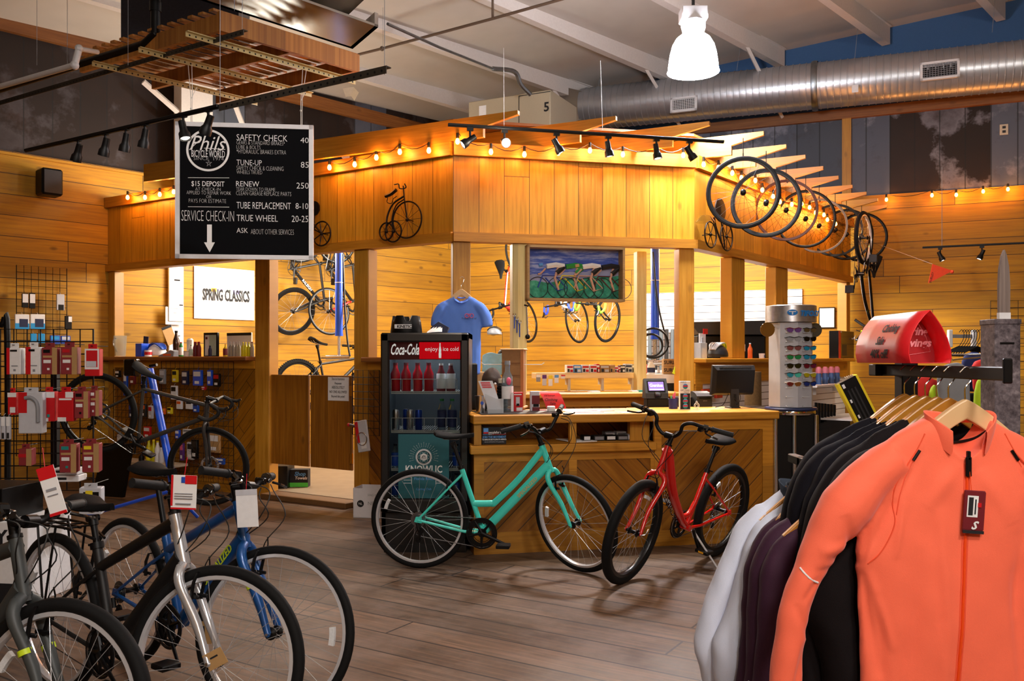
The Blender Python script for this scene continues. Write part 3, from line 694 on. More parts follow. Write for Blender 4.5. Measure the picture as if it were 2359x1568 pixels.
    # brakes and cables
    if brakes=='rim':
        for (c,tt,nm) in ((cr-ax*.085+V(.03,0,0),T,'front_brake'),(sstay+(ra-sstay)*.36,I,'rear_brake')):
            mb=MB(); mb.T=tt
            for s in (-1,1): mb.tube([c+V(.0,s*.036,-.035),c+V(.006,s*.04,.03),c+V(.012,s*.03,.065)],[.008,.007,.005],6); mb.box(c.x-.03,c.x+.03,c.y+s*.030-.005,c.y+s*.030+.005,c.z-.03,c.z-.016,.003)
            mb.tube([c+V(.012,-.035,.065),c+V(.012,.03,.065)],.003,5); mb.tube(curve([c+V(.012,.03,.065),c+V(.016,.045,.085),c+V(.018,.03,.12)],4),.003,5); obj(nm,mb,'hub_black',root)
    if cables:
        mb=MB()
        for s in (-1,1):
            st=BM@V(pts[-2][0]+.03,s*(abs(pts[-2][1])-.02),pts[-2][2]-.03) if bar!='drop' else BM@V(.11,s*h,-.02)
            tg=(T@(cr-ax*.03+V(.05,.03,.0))) if s>0 else (hl+V(-.03,side*.02,-.01)); mid=(st+tg)/2+V(.10,s*.02,.02)
            mb.tube(curve([st,st+V(.06,-s*.03,-.02),mid,tg+V(.03,0,.06),tg],5),.0025,5)
            if shift and bar!='drop': 
                st2=st+V(0,-s*.05,-.01); tg2=hl+V(-.05,-side*.012,-.03); mb.tube(curve([st2,st2+V(.07,-s*.06,-.03),(st2+tg2)/2+V(.12,0,.0),tg2],5),.0025,5)
        obj('cable',mb,'cable',root)
    if rack:
        mb=MB(); z=2*Rw+.045
        for s in (-1,1):
            mb.tube([ra+V(.02,s*.07,.02),V(-.05,s*.065,z)],.005,6); mb.tube([ra+V(.02,s*.07,.02),V(.10,s*.065,z)],.005,6)
            mb.tube(curve([(sstay.x-.01,s*.02,z-.03),(.17,s*.05,z),(.0,s*.065,z),(-.22,s*.05,z)],4),.006,6)
        for x in (-.22,-.12,-.02,.08,.16): mb.tube([V(x,-.06,z),V(x,.06,z)],.005,6)
        mb.tube([V(-.2,0,z),V(.18,0,z)],.006,6); obj('rear_rack',mb,'black',root)
    if kick:
        mb=MB(); a=bbp+V(-.05,.03,-.02); s=-side
        e=a+V(-.02,s*.13,-.25) if kick is True else Vector(kick)
        mb.tube([a,a+V(-.012,s*.02,-.05)],.015,8); mb.tube([a,e],[.008,.007],8); mb.tube([e,e+V(-.0,s*.035,-.004)],.009,6); obj('kickstand',mb,'rim_silver',root)
    root['_b']=0; del root['_b']
    root_info=dict(T=T,BM=BM,cr=cr,stem_top=stem_top,clamp=clamp,seat=seat,htp=htp,hb=hb_,ax=ax,bbp=bbp,fa=fa,ra=ra,one=one)
    return root,root_info
def bikeM(rear,front,lean=0,Rw=.345,wb=1.06,anchor='rear'):
    """matrix from the rear and front contact points (or the bottoms of the two wheels in the air)"""
    rear=Vector(rear); front=Vector(front); x=(front-rear).normalized(); y=Vector((0,0,1)).cross(x).normalized(); z=x.cross(y)
    M=Matrix((x,y,z)).transposed().to_4x4()@Rm('X',lean); o=rear if anchor=='rear' else front-x*wb
    return Matrix.Translation(o)@M
def floorpt(px,py): d=CH*F0/(py-YH); q=P(px,py,d); return V(q.x,q.y,0)
def axlept(px,py,Rw=.345):
    d=(CH-Rw)*F0/(py-YH); q=P(px,py,d); return V(q.x,q.y,0)
# the mint bike in front of the cooler
teal,ti=make_bike('city_bicycle','mint green low-step bicycle with black saddle in front of the drinks cooler',bikeM(floorpt(967,1308),floorpt(1331,1320),R(1)),
    Rw=.345,tr=.021,wb=1.085,bb=(.445,.265),st_ang=71,st_len=.47,seat_up=.195,frame='step',mats=dict(frame='teal_paint',rim='rim_silver',decal=('SPECIALIZED','decal_gold',.032),decal_t=.32),tube_r=.019,down_r=.027,ht=.175,fork_len=.395,
    steer=R(-37),bar='swept',bar_w=.62,stem_up=.075,stem_fw=.05,crank=R(-22),fork_r=.018,ref_r=2.75,ref_f=3.0,bb_r=.10)
red,ri=make_bike('comfort_bicycle','glossy red comfort bicycle on its kickstand in front of the wooden counter',bikeM(floorpt(1645,1280),floorpt(1436,1344),R(-11)),
    Rw=.350,tr=.029,wb=1.09,bb=(.46,.29),st_ang=68,st_len=.42,seat_up=.20,frame='comfort',mats=dict(frame='red_paint',rim='rim_black',fork='red_paint',decal=('SPECIALIZED','decal_dark',.06),decal_t=.55,amber=1),ht=.18,fork_len=.42,
    steer=R(8),bar='cruiser',bar_w=.72,stem_up=.045,stem_fw=.05,side=-1,crank=R(60),kick=(.36,.25,.05),fork_r=.017,rimh=.02,ref_r=1.0,ref_f=2.0)
blue,bi=make_bike('hybrid_bicycle','dark blue bicycle with neon yellow lettering, far one of the left foreground row',bikeM(axlept(265,1352),axlept(620,1460),R(-1),anchor='front',wb=1.08),
    Rw=.345,tr=.019,wb=1.08,bb=(.44,.27),st_len=.42,seat_up=.25,frame='slope',mats=dict(frame='blue_paint',decal=('SPECIALIZED','neon',.045),decal_t=.3,fork_mark='neon'),tube_r=.021,down_r=.027,ht=.18,fork_len=.38,
    steer=R(27),bar='riser',bar_w=.58,stem_up=.035,crank=R(-50),fork_r=.021,ref_f=.05)
blk,ki=make_bike('hybrid_bicycle','matte black bicycle with polished silver fork and price tags, middle of left foreground row',bikeM(axlept(130,1412),axlept(483,1527),R(-1),anchor='front',wb=1.08),
    Rw=.345,tr=.022,wb=1.08,bb=(.44,.27),st_len=.43,seat_up=.14,frame='slope',mats=dict(frame='matte_black',fork='polished'),tube_r=.022,down_r=.029,ht=.19,fork_len=.375,
    steer=R(27),bar='riser',bar_w=.58,stem_up=.03,crank=R(-30),rack=True,fork_r=.019,ref_f=3.9,head_mat='polished',post_mat='black')
gry,gi=make_bike('hybrid_bicycle','charcoal grey bicycle cut by the left edge, nearest of the foreground row',bikeM(axlept(-215,1500),axlept(112,1640),R(-1),anchor='front',wb=1.08),
    Rw=.345,tr=.024,wb=1.08,bb=(.44,.27),st_len=.44,seat_up=.17,frame='diamond',mats=dict(frame='charcoal',fork='charcoal',fork_mark='neon'),tube_r=.024,down_r=.029,ht=.19,fork_len=.375,
    steer=R(22),bar='riser',bar_w=.58,stem_up=.03,crank=R(-30),fork_r=.021)
# ---------------------------------------------------------------- helpers for goods
plain('pale_green','b8d0c0',.5); plain('grey','8a8c92',.5); plain('maroon','6e1420',.5); plain('pink','e05a80',.5); plain('yellow','e8d020',.5); plain('blue','1c4cb0',.45); plain('lightblue','5a9ae0',.5); plain('green','1e8a3a',.5); plain('orange','e8621c',.5); plain('purple','5a2a7a',.5); plain('navy','14204a',.5)
plain('cooler_black','070709',.4,coat=.2); plain('glass_pane','cfd8da',.02,var=0,trans=1,ior=1.05); plain('can_silver','c0c4cc',.25,metal=.9); plain('can_blue','1a3a90',.3,metal=.6); plain('bottle_red','b01020',.25,coat=.5); plain('pet','c8dce8',.05,var=0,trans=.85,ior=1.2); plain('cooler_inside','2c3238',.5); plain('poster_teal','0f5a64',.5,var=.04)
plain('screen_violet','7a68b0',.3,var=0,emit=.6); plain('screen_dark','050508',.12,coat=.6,var=0); plain('bark','6a5230',.9,var=.4,sc=60); plain('skin','c89878',.6); plain('hair','2a1a12',.8,var=.4,sc=150,bump=200); plain('cloth_blue','8cc8ec',.8); plain('tan','c8a070',.7); plain('mug_steel','c8c8cc',.25,metal=1); plain('aluminium','c0c4ca',.3,metal=.8); plain('acrylic','e4eaf0',.1,var=0,trans=.5,ior=1.1)
def spot(px,py,zt,rz=0):
    d=(CH-zt)*F0/(py-YH); p=P(px,py,d); return Matrix.Translation((p.x,p.y,zt))@Rm('Z',rz), d/F0
def card(name,label,cat,M,w,h,t,mats,art=(),group=None,parent=None,hook=0,round_=0):
    """a flat pack: x centred, z up from 0; art = (x0,x1,z0,z1,material index) in fractions of the face"""
    m=MB(); m.box(-w/2,w/2,-t/2,t/2,0,h,min(.004,t*.3)); k=0
    for a in art:
        k+=1; x0,x1,z0,z1,mi=a; m.m=mi; e=.0006*k+.0004
        m.box(-w/2+w*x0,-w/2+w*x1,-t/2-e,-t/2,h*z0,h*z1)
    m.m=0
    if hook: m.tube([(0,0,h),(0,0,h+hook*.5),(0,.02,h+hook)],.0015,5)
    o=obj(name,m,mats,parent,M)
    return tag(o,label,cat,group) if label else o
CF=Fr(-.28,6.40,math.atan2(.50,2.35))
cl_=lambda px,py=1000: CF.hit(px,py)[0]
# drinks cooler
t=thing('drinks_cooler','tall black glass-door drinks cooler with red header sign and teal poster','cooler',Matrix.Translation((-.977,6.45,0)))
W=.655; H=1.64
m=MB(); m.box(0,.03,.05,.62,.06,H-.0);m.box(W-.03,W,.05,.62,.06,H);m.box(0,W,.58,.62,.06,H);m.box(0,W,.05,.62,H-.04,H);m.box(0,W,.05,.62,.06,.32); m.box(.02,W-.02,.04,.6,0,.06); obj('body',m,'cooler_black',t)
m=MB(); m.box(.035,W-.035,.57,.579,.32,H-.045); m.box(.031,.035,.06,.57,.32,H-.045); m.box(W-.035,W-.031,.06,.57,.32,H-.045); obj('inner_lining',m,'cooler_inside',t)
m=MB(); f=.064; m.box(0,W,-.0,.048,H-.07,H,.012);m.box(0,W,0,.048,.30,.40,.012);m.box(0,f,0,.048,.3,H,.012);m.box(W-f,W,0,.048,.3,H,.012); dr=obj('door',m,'cooler_black',t)
m=MB(); m.box(f-.005,W-f+.005,.022,.027,.395,H-.065); obj('glass',m,'glass_pane',dr)
m=MB(); m.m=0; m.box(f,W-f,.030,.04,1.44,1.575); m.m=1; m.box(.285,W-f,.027,.0302,1.445,1.572); sg=obj('header_sign',m,['sign_dark','sign_red'],t)
plain('sign_white','f4f0ea',.5,var=0,emit=.5); plain('sign_red','c8101c',.5,var=0,emit=.5); plain('sign_dark','50080c',.5,var=.2,emit=.15)
text('header_lettering','Coca-Cola',.115,'sign_white',sg,T_(.175,.026,1.478),shear=.35,sx=.43,bold=.002)
text('header_lettering','enjoy',.045,'sign_white',sg,T_(.375,.0255,1.505)); text('header_lettering','ice cold',.045,'sign_white',sg,T_(.52,.0255,1.505),sx=.85)
m=MB(); m.prism([(-.009,0),(.009,0),(.010,.03),(.008,.045),(.010,.06),(.004,.09),(.004,.112),(-.004,.112),(-.004,.09),(-.010,.06),(-.008,.045),(-.010,.03)],-.001,.001); o=obj('bottle_emblem',m,'sign_white',sg); o.location=(.44,.026,1.452)
shz=[1.197,.905,.62,.40]
for i,z in enumerate(shz):
    m=MB()
    m.box(.07,W-.07,.065,.075,z-.014,z-.004); m.box(.07,W-.07,.065,.075,z+.0,z+.006)
    for k in range(30): m.box(.075+k*.0175,.078+k*.0175,.07,.55,z,z+.003)
    if i<4:
        m.box(.07,W-.09,.063,.066,z+.095,z+.099)
        for k in range(7): m.box(.07+k*.0820,.0735+k*.0820,.063,.066,z-.005,z+.098)
    obj('wire_shelf',m,'wire_white',t)
def bottle(name,label,M,mat,h=.2,r=.033,cap='red',lab=None,group=None,neck=.42,cat='bottle'):
    t=thing(name,label,cat,M,group); m=MB(); m.lathe([(0,0),(r*.92,0),(r,h*.04),(r*.95,h*.3),(r,h*.45),(r*.97,h*.62),(r*neck*1.15,h*.82),(r*neck,h*.95),(0,h*.95)],18); obj('body',m,mat,t)
    m=MB(); m.lathe([(r*neck*1.15,h*.93),(r*neck*1.15,h),(0,h)],12); obj('cap',m,cap,t)
    if lab: m=MB(); m.lathe([(r*1.01,h*.1),(r*1.03,h*.12),(r*1.03,h*.62),(r*.96,h*.64)],18); obj('label_band',m,lab,t)
    return t
def can(label,M,mat,top='can_silver',group=None,h=.155,r=.027):
    t=thing('drink_can',label,'can',M,group); m=MB(); m.lathe([(r*.8,0),(r,.008),(r,h-.015),(r*.82,h-.002)],18); obj('body',m,mat,t); m=MB(); m.lathe([(r*.82,h-.002),(r*.85,h),(r*.75,h),(r*.73,h-.004),(0,h-.004)],16); obj('lid',m,top,t); return t
ft=lambda x,y,z: T_(-.977+x,6.45+y,z+.004)
w_=['leftmost','second','third','fourth']
for i,px in enumerate((905,930,957,983)): bottle('soda_bottle','red aluminium soda bottle on the top cooler shelf, %s of four'%w_[i],ft((px-877)*.00323+.005,.115,1.197),'bottle_red',.215,.038,'maroon',group='red bottles on the top cooler shelf')
for i,px in enumerate((1012,1035)): bottle('juice_bottle','dark bottle with white label on the top cooler shelf, %s of two'%('left','right')[i],ft((px-877)*.00323+.005,.11,1.197),'maroon',.21,.034,'white',lab='white',group='white-labelled bottles on the top cooler shelf')
for i,(px,mt) in enumerate(((907,'can_silver'),(929,'can_blue'),(940,'can_silver'),(960,'can_blue'))): can(['silver slim can, leftmost on the middle cooler shelf','blue slim can behind a silver one on the middle cooler shelf','silver slim can right of the blue can on the middle cooler shelf','blue slim can with silver lid standing alone on the middle cooler shelf'][i],ft((px-877)*.00323+.005,.10+.07*(i==1),.905),mt,group='cans on the middle cooler shelf')
for i,px in enumerate((1014,1038)): bottle('water_bottle','clear water bottle on the middle cooler shelf, %s of two'%('left','right')[i],ft((px-877)*.00323+.005,.11,.905),'pet',.235,.034,'green',lab='navy',group='water bottles in the cooler')
for i,(px,z) in enumerate(((905,.62),(1048,.62),(905,.40),(1048,.40))): bottle('water_bottle','dark water bottle at the %s of the poster on the %s cooler shelf'%(('left','right')[i%2],('third','lowest')[i//2]),ft((px-877)*.00323+.005,.11,z),'pet',.18,.03,'navy',lab='blue',group='lower bottles beside the poster')
m=MB(); m.box(.130,.508,-.006,-.001,.408,.885); o=obj('poster',m,'poster_teal'); o.location=(-.977,6.45+.021,0); tag(o,'teal cycling poster with white cog emblem taped inside the cooler door','poster'); pst=o
m=MB(); cx,cz=.32,.715
m.ring((cx,-.007,cz),.052,.004,'y',40,4,.3)
for k in range(40):
    w=2*PI*k/40; 
    if -2.2<w-1.5*PI<-.7 and False: continue
    a,b=.055,.062; m.tube([(cx+math.cos(w)*a,-.007,cz+math.sin(w)*a),(cx+math.cos(w)*b,-.007,cz+math.sin(w)*b)],.0022,4)
m.lathe([(0,-.0075),(.027,-.0075),(.027,-.0065),(0,-.0065)],24,(cx,0,cz),'y',False)
for k in range(3):
    c=MB.tube; pts=[]
    for j in range(25):
        w=2*PI*j/24; x,z=math.cos(w)*.045,math.sin(w)*.017; a=k*PI/3; pts.append((cx+x*math.cos(a)-z*math.sin(a),-.007,cz+x*math.sin(a)+z*math.cos(a)))
    m.tube(pts,.0008,4)
for k in range(21):
    w=-.28+k*(PI+.56)/20
    for a,b in ((.075,.088),(.092,.105)) if k%2 else ((.075,.083),(.086,.094),(.098,.112)): m.tube([(cx+math.cos(w)*a,-.007,cz+math.sin(w)*a),(cx+math.cos(w)*b,-.007,cz+math.sin(w)*b)],.0007,4)
em=obj('poster_emblem',m,'white',pst)
m=MB(); m.ring((cx,-.0085,cz),.047,.0022,'y',30,4,.3); m.tube([(cx-.012,-.0085,cz-.004),(cx-.004,-.0085,cz+.010),(cx+.012,-.0085,cz+.006)],.003,5); m.ring((cx-.009,-.0085,cz-.007),.007,.0012,'y',14,4); m.ring((cx+.011,-.0085,cz-.007),.007,.0012,'y',14,4); obj('rider_emblem',m,'ink',pst)
text('poster_lettering','KNOWLIC',.075,'white',pst,T_(cx,-.0065,.60),sx=.78,bold=.0015)
for z,x in ((.52,.20),(.52,.44)):
    m=MB()
    for k in range(3): m.box(x-.03,x+.03,-.0075,-.0062,z+k*.022,z+k*.022+.003)
    m.box(x+(.028 if x<.3 else -.031),x+(.031 if x<.3 else -.028),-.0075,-.0062,z-.01,z+.07); obj('poster_line',m,'white',pst)
text('poster_lettering','Florida Bikes',.028,'lightblue',pst,T_(cx,-.0065,.545)); text('poster_lettering','Cycling Club',.022,'lightblue',pst,T_(cx,-.0065,.47))
# the moulded wheel block on the cooler
t=thing('wheel_block','black moulded front-wheel block lying on top of the cooler','wheel block',T_(-.977+.165,6.45+.22,H))
n=64; rows=[]; 
for k,(r,z) in enumerate(((.118,0),(.122,.01),(.112,.09),(.104,1),(.088,1),(.09,.02))):
    row=[]
    for j in range(n):
        w=2*PI*j/n; zt=.135-.05*max(0,math.cos(w*5+.5))**.7 if z==1 else z; row.append((r*math.cos(w)*.62/.62,r*math.sin(w),zt if z==1 else z))
    rows.append(row)
m=MB(); m.grid(rows,closed=True); obj('body',m,'black',t)
m=MB(); 
m.box(-.075,.055,-.119,-.1165,.035,.066,.001); bdg=obj('badge',m,'white',t); text('badge_lettering','KINETIC',.030,'ink',bdg,T_(-.0,-.1195,.04),bold=.0012)
m=MB()
for k in range(7):
    a=random.uniform(0,3); m.quad((-.04+k*.012,-.02,.0+.002*k),(-.0+k*.014,-.03,.012),(.02+k*.01,.03,.045+.01*math.sin(a)),(-.03+k*.011,.035,.02))
o=obj('crumpled_paper',m,'paper',None,T_(-.977+.36,6.45+.2,H)); tag(o,'crumpled white paper on top of the cooler','paper')
m=MB(); m.prism([(0,0),(.12,0),(.14,.05),(.06,.095),(.0,.05)],0,.1); tag(obj('dark_cap',m,'navy',None,T_(-.977+.345,6.45+.3,H)),'dark cap lying behind the paper on top of the cooler','cap')
# ---------------------------------------------------------------- sales counter
CZ=1.03; CL=2.402; XS=1.84*0+CF.hit(1507,1000)[0]; DEP=.66
t=thing('display_counter','honey wood counter section with open display shelf and slanted boards','counter',CF.M)
m=MB(); m.box(-.01,XS,-.03,DEP,CZ-.065,CZ,.006); obj('worktop',m,'beam_wood',t)
zl=CF.hit(1300,1017)[1]; zo=CF.hit(1300,975)[1]
m=MB(); m.box(-.035,XS,-.06,.0,zl-.075,zl-.012,.006); m.box(-.02,XS,-.03,DEP-.1,zl-.03,zl-.012); obj('display_shelf',m,'beam_wood',t)
for a,b,c,d in ((0,.055,0,.05),(cl_(1313),cl_(1328),0,.05),(XS-.16,XS,.1,.16)): m=MB(); m.box(a,b,c,d,zl-.012,CZ-.065); obj('upright',m,'beam_wood_z',t)
m=MB(); m.box(.06,XS,DEP-.16,DEP-.13,zl-.012,CZ-.065); obj('back_panel',m,'chevron_r',t)
m=MB(); m.box(0,XS,.0,.03,.0,.16);m.box(0,XS,.0,.03,zl-.14,zl-.075); 
for a,b in ((0,.075),(cl_(1311),cl_(1329)),(XS-.03,XS)): m.box(a,b,-.001,.03,.16,zl-.14)
obj('panel_frame',m,'beam_wood',t)
m=MB(); m.box(.07,cl_(1312),.008,.025,.1,zl-.1); obj('slanted_panel',m,'chevron_l',t)
m=MB(); m.box(cl_(1327),XS-.02,.008,.025,.1,zl-.1); obj('slanted_panel',m,'chevron_r',t)
m=MB(); m.box(0,.03,.03,DEP,0,CZ-.065); m.box(.03,XS,DEP-.03,DEP,0,zl-.03); obj('side_panel',m,'door_boards',t)
t=thing('checkout_counter','honey wood counter section with slanted boards, right half with monitor on it','counter',CF.M)
X1=CF.hit(1781,1000)[0]; XR=CF.hit(1791,950)[0]
m=MB(); m.box(XS+.002,XR,-.035,DEP,CZ-.06,CZ+.003,.006); obj('worktop',m,'beam_wood',t)
m=MB(); m.box(XS+.002,X1,0,.03,0,.12); m.box(XS+.002,X1,0,.03,CZ-.14,CZ-.06); m.box(XS+.002,XS+.06,0,.03,.12,CZ-.14); m.box(X1-.09,X1,-.001,.03,.12,CZ-.14); obj('panel_frame',m,'beam_wood',t)
m=MB(); m.box(XS+.05,X1-.08,.008,.025,.1,CZ-.1); obj('slanted_panel',m,'chevron_l',t)
m=MB(); m.box(X1-.03,X1-.002,.03,DEP,0,CZ-.06); m.box(XS+.03,X1-.03,DEP-.03,DEP,0,CZ-.06); obj('side_panel',m,'door_boards',t)
ang=CF.ang
# things in the open display
x,z=CF.hit(1111,1014,.02); x1,_=CF.hit(1166,1014,.02)
o=card('counter_sign','black sign reading join the movement behind the left display opening','sign',CF.mat((x+x1)/2,.02,zl-.010),x1-x,.128,.004,['ink','white','lightblue','red'],[(.05,.25,.62,.94,2),(.05,.25,.62,.72,3),(.02,.24,.56,.58,2),(.26,.4,.56,.58,1),(.4,.98,.56,.58,3)])
for s_,sz,zz,mt,xx in (('peoplefor bikes',.026,.080,'white',.022),('JOIN THE MOVEMENT',.0225,.046,'lightblue',0),('TO IMPROVE BICYCLING IN AMERICA',.0135,.031,'white',0),('PROUD SUPPORTER OF PeopleforBikes',.011,.014,'grey',0)): text('sign_lettering',s_,sz,mt,o,T_(xx,-.0045,zz),bold=.0004,sx=.80)
k=0
for (px,py,w,h,mt,mb_) in ((1349,1012,18,13,'black','white'),(1377,1015,26,12,'dark_grey','grey'),(1404,1015,24,12,'black','white'),(1431,1015,26,11,'dark_grey','grey'),(1452,1013,22,14,'grey','white'),(1404,1003,26,9,'grey','white'),(1430,1004,24,9,'white','grey')):
    x,z=CF.hit(px,py,.16 if k<5 else .30); s=CF.depth(px,py,.16)/F0; zz=zl-.010 if k<5 else zl-.010
    lab=['small black box with white label on the display shelf, leftmost','dark grey card box second on the display shelf','black card box in the middle of the display shelf','dark box with grey label right of the middle on the display shelf','grey card box rightmost on the display shelf','grey box at the back of the display shelf behind the black ones','white box at the back of the display shelf on the right'][k]
    card('business_card_box',lab,'box',CF.mat(x,.16 if k<5 else .32,zz),w*s,(h if k<5 else 16)*s,.09,[mt,mb_],[(.1,.9,.2,.8,1)],group='small boxes on the display shelf'); k+=1
m=MB(); m.box(-.10,.10,-.1,.1,0,.006); m.box(-.14,-.02,-.07,.13,.006,.011); tag(obj('leaflet_stack',m,'paper',None,CF.mat(CF.hit(1335,1015,.15)[0],.15,zl-.011,.2)),'flat stack of white leaflets at the left of the display boxes','leaflets')
# on the worktop
def pl(px,py,dz=0): M,s=spot(px,py,CZ+dz,ang); return M,s
def zt(py_top,py_bot,s): return (py_bot-py_top)*s
m=MB(); m.box(.06,.72,.02,.5,0,.004); tag(obj('counter_mat',m,'black',None,CF.mat(0,0,CZ)),'thin black mat on the left of the counter top','mat')
M,s=pl(1107,951.5); t=thing('tumbler','stainless steel tumbler with round blue badge, beside the cooler','cup',M@T_(0,0,.004)); m=MB(); m.lathe([(0,0),(.033,0),(.045,.128),(.046,.13),(.043,.13),(.031,.004),(0,.004)],28); obj('body',m,'mug_steel',t); m=MB(); m.lathe([(0,-.003),(.013,-.003),(.013,.0),(0,.0)],18,(.004,-.041,.075),'y',False); obj('badge',m,'blue',t)
m=MB(); m.lathe([(0,0),(.034,0),(.034,.02),(.03,.03),(.034,.045),(.028,.06),(0,.06)],18); tag(obj('black_lens_knob',m,'black_gloss',None,pl(1122,946)[0]@T_(0,0,.004)),'round black gadget between the steel tumbler and the leaflet holder','gadget')
M,s=pl(1142,952); t=thing('leaflet_holder','clear leaning leaflet holder with a red headed leaflet','leaflet holder',M@T_(0,0,.003))
m=MB(); m.prism([(-.065,0),(.055,0),(.055,.11),(.0,.11),(-.09,.15)],-.03,-.027); m.prism([(-.065,0),(.055,0),(.055,.03),(-.065,.03)],-.027,.03); obj('holder',m,'acrylic',t)
m=MB(); m.add([(-.05,-.02,.01),(.05,-.02,.01),(-.02,.03,.245),(-.13,.03,.245)],[(0,1,2,3)]); m.m=1; m.add([(-.055,-.018,.012),(.045,-.018,.012),(.0,.004,.12),(-.09,.004,.12)],[(0,1,2,3)])
m.m=2
for k in range(3): z=.235-k*.016; f=(z-.01)/.235; m.add([(-.05-f*.08+.012,-.0235+f*.05,z),(-.05-f*.08+.085,-.0235+f*.05,z),(-.05-f*.08+.09,-.0255+f*.05,z-.011),(-.05-f*.08+.017,-.0255+f*.05,z-.011)],[(0,1,2,3)])
obj('leaflet',m,['lightgrey','tan','red'],t)
plain('lightgrey','c4c6ce',.5)
M,s=pl(1164,948); t=thing('water_jug','black ribbed bottle with white cap behind the leaflet holder','bottle',M@T_(0,.12,0)); m=MB(); pr=[(0,0),(.042,0)]
for k in range(8): pr+=[(.044,.02+k*.024),(.04,.026+k*.024),(.044,.032+k*.024)]
pr+=[(.03,.225),(.0,.225)]; m.lathe(pr,20); obj('body',m,'black',t); m=MB(); m.lathe([(.032,.222),(.032,.255),(0,.255)],18); obj('cap',m,'cream',t)
M,s=pl(1172,948); t=thing('squeeze_bottle','tall clear bottle with a pink and white tag before the parts tower','bottle',M@T_(.0,.05,0)); m=MB(); m.lathe([(0,0),(.042,0),(.042,.27),(.02,.32),(.02,.38),(0,.38)],20); obj('body',m,'pet',t); m=MB(); m.lathe([(.024,.37),(.022,.40),(0,.40)],14); obj('cap',m,'grey',t); m=MB(); m.lathe([(.047,.10),(.047,.20)],20); obj('label_band',m,'white',t); m=MB(); m.ball((.0,-.05,.24),.024,10,8,(.8,.4,1.3)); obj('tag',m,'pink',t)
# tower of small wooden drawers/boxes with a round top (revolving)
M,s=pl(1196,946); t=thing('display_tower','square brown pegboard tower with clear hooks and a round-edged top','display tower',M@T_(0,.20,0)@Rm('Z',R(-22)))
m=MB(); m.box(-.085,.085,-.085,.085,.03,.485); obj('tower_panel',m,'cork',t); m=MB(); m.box(-.10,.10,-.10,.10,.485,.5,.006); m.box(-.10,.10,-.10,.10,.012,.03,.004); obj('cap_board',m,'tan',t)
plain('cork','94683c',.7,var=.15)
m=MB()
for z in (.10,.19,.28,.38): m.box(-.088,.088,-.088,-.0851,z,z+.005)
obj('slot',m,'dark_beam',t)
m=MB(); m.box(.07,.095,-.096,-.08,.03,.485); obj('edge_strip',m,'copper_wood',t); plain('copper_wood','b0682c',.5)
for sx in (-1,1):
    m=MB(); m.tube([(sx*.08,-.05,.37),(sx*.24,-.06,.37),(sx*.26,-.06,.385)],.004,6); obj('clear_hook',m,'acrylic',t)
M,s=pl(1193,948); o=card('light_blister_pack','red blister pack with a small bike light on the counter','pack',M,.075,.155,.03,['brandred','white','black','lightgrey'],[(-.28,0,0,.98,1),(.05,.85,.85,.9,1),(.3,.95,.05,.22,1),(.25,.65,.35,.75,3),(.3,.6,.3,.42,2)])
M,s=pl(1233,947); card('maroon_pack','white and maroon pack right of the display tower','pack',M@T_(0,.02,0),.075,.16,.03,['lightgrey','maroon','black','white'],[(.15,1,.35,.78,1),(.2,1,.0,.2,1),(.3,.9,.22,.36,2)])
# red handwritten curled sign
t=thing('curled_sale_sign','small curled red card sign with black handwriting on the counter','sign',pl(1266,946)[0]@T_(0,.03,0)@Rm('Z',R(-6)))
m=MB(); rows=[]
for k in range(13):
    a=k/12*PI*.62; rows.append([(-.10+.0*k,-.0-.05*math.sin(a)*.8+.0,.135*math.cos(a*.8)),(.06+.0,-.0-.05*math.sin(a)*.8,.135*math.cos(a*.8)-.0)])
rows2=[[(r[0][0]+i*.006,r[0][1]-.03,r[0][2]+.02),(r[1][0]+i*.006,r[1][1]-.03,r[1][2]+.02)] for i,r in enumerate(rows)]
m.grid(rows2); m.box(-.10,-.02,-.02,.02,0,.01); obj('curled_card',m,'sale_red',t)
plain('sale_red','e01c24',.4)
for i,w in enumerate(('Winter','Clothing','Sale')): text('handwriting',w,.030,'ink',t,T_(-.005+i*.012,-.062-.014*i,.112-.03*i),shear=.2,bold=.0002)
m=MB(); m.box(-.03,.03,-.02,.02,0,.045,.006); tag(obj('price_tag_box',m,'paper',None,pl(1263,947)[0]@T_(.01,-.05,0)@Rm('Z',.4)),'small white folded price box before the curled red sign','box')
for i,(a,b,y,w,h,mt,lab) in enumerate(((1330,1400,942,.28,.18,'print_a','colour leaflets spread flat on the counter top'),(1380,1430,939,.26,.16,'print_b','reddish leaflet lying flat behind the others on the counter'),(1440,1500,946,.27,.12,'paper','white sheet lying flat near the counter middle'))):
    x=CF.hit((a+b)/2,948,.0)[0]; m=MB(); yy=(.24,.36,.09)[i]; m.box(-w/2,w/2,-h/2,h/2,0,.003); tag(obj('leaflet',m,mt,None,CF.mat(x,yy,CZ,.1*i)),lab,'leaflet')
plain('print_a','8a6a70',.3,var=.5,sc=14); plain('print_b','b08078',.3,var=.5,sc=10)
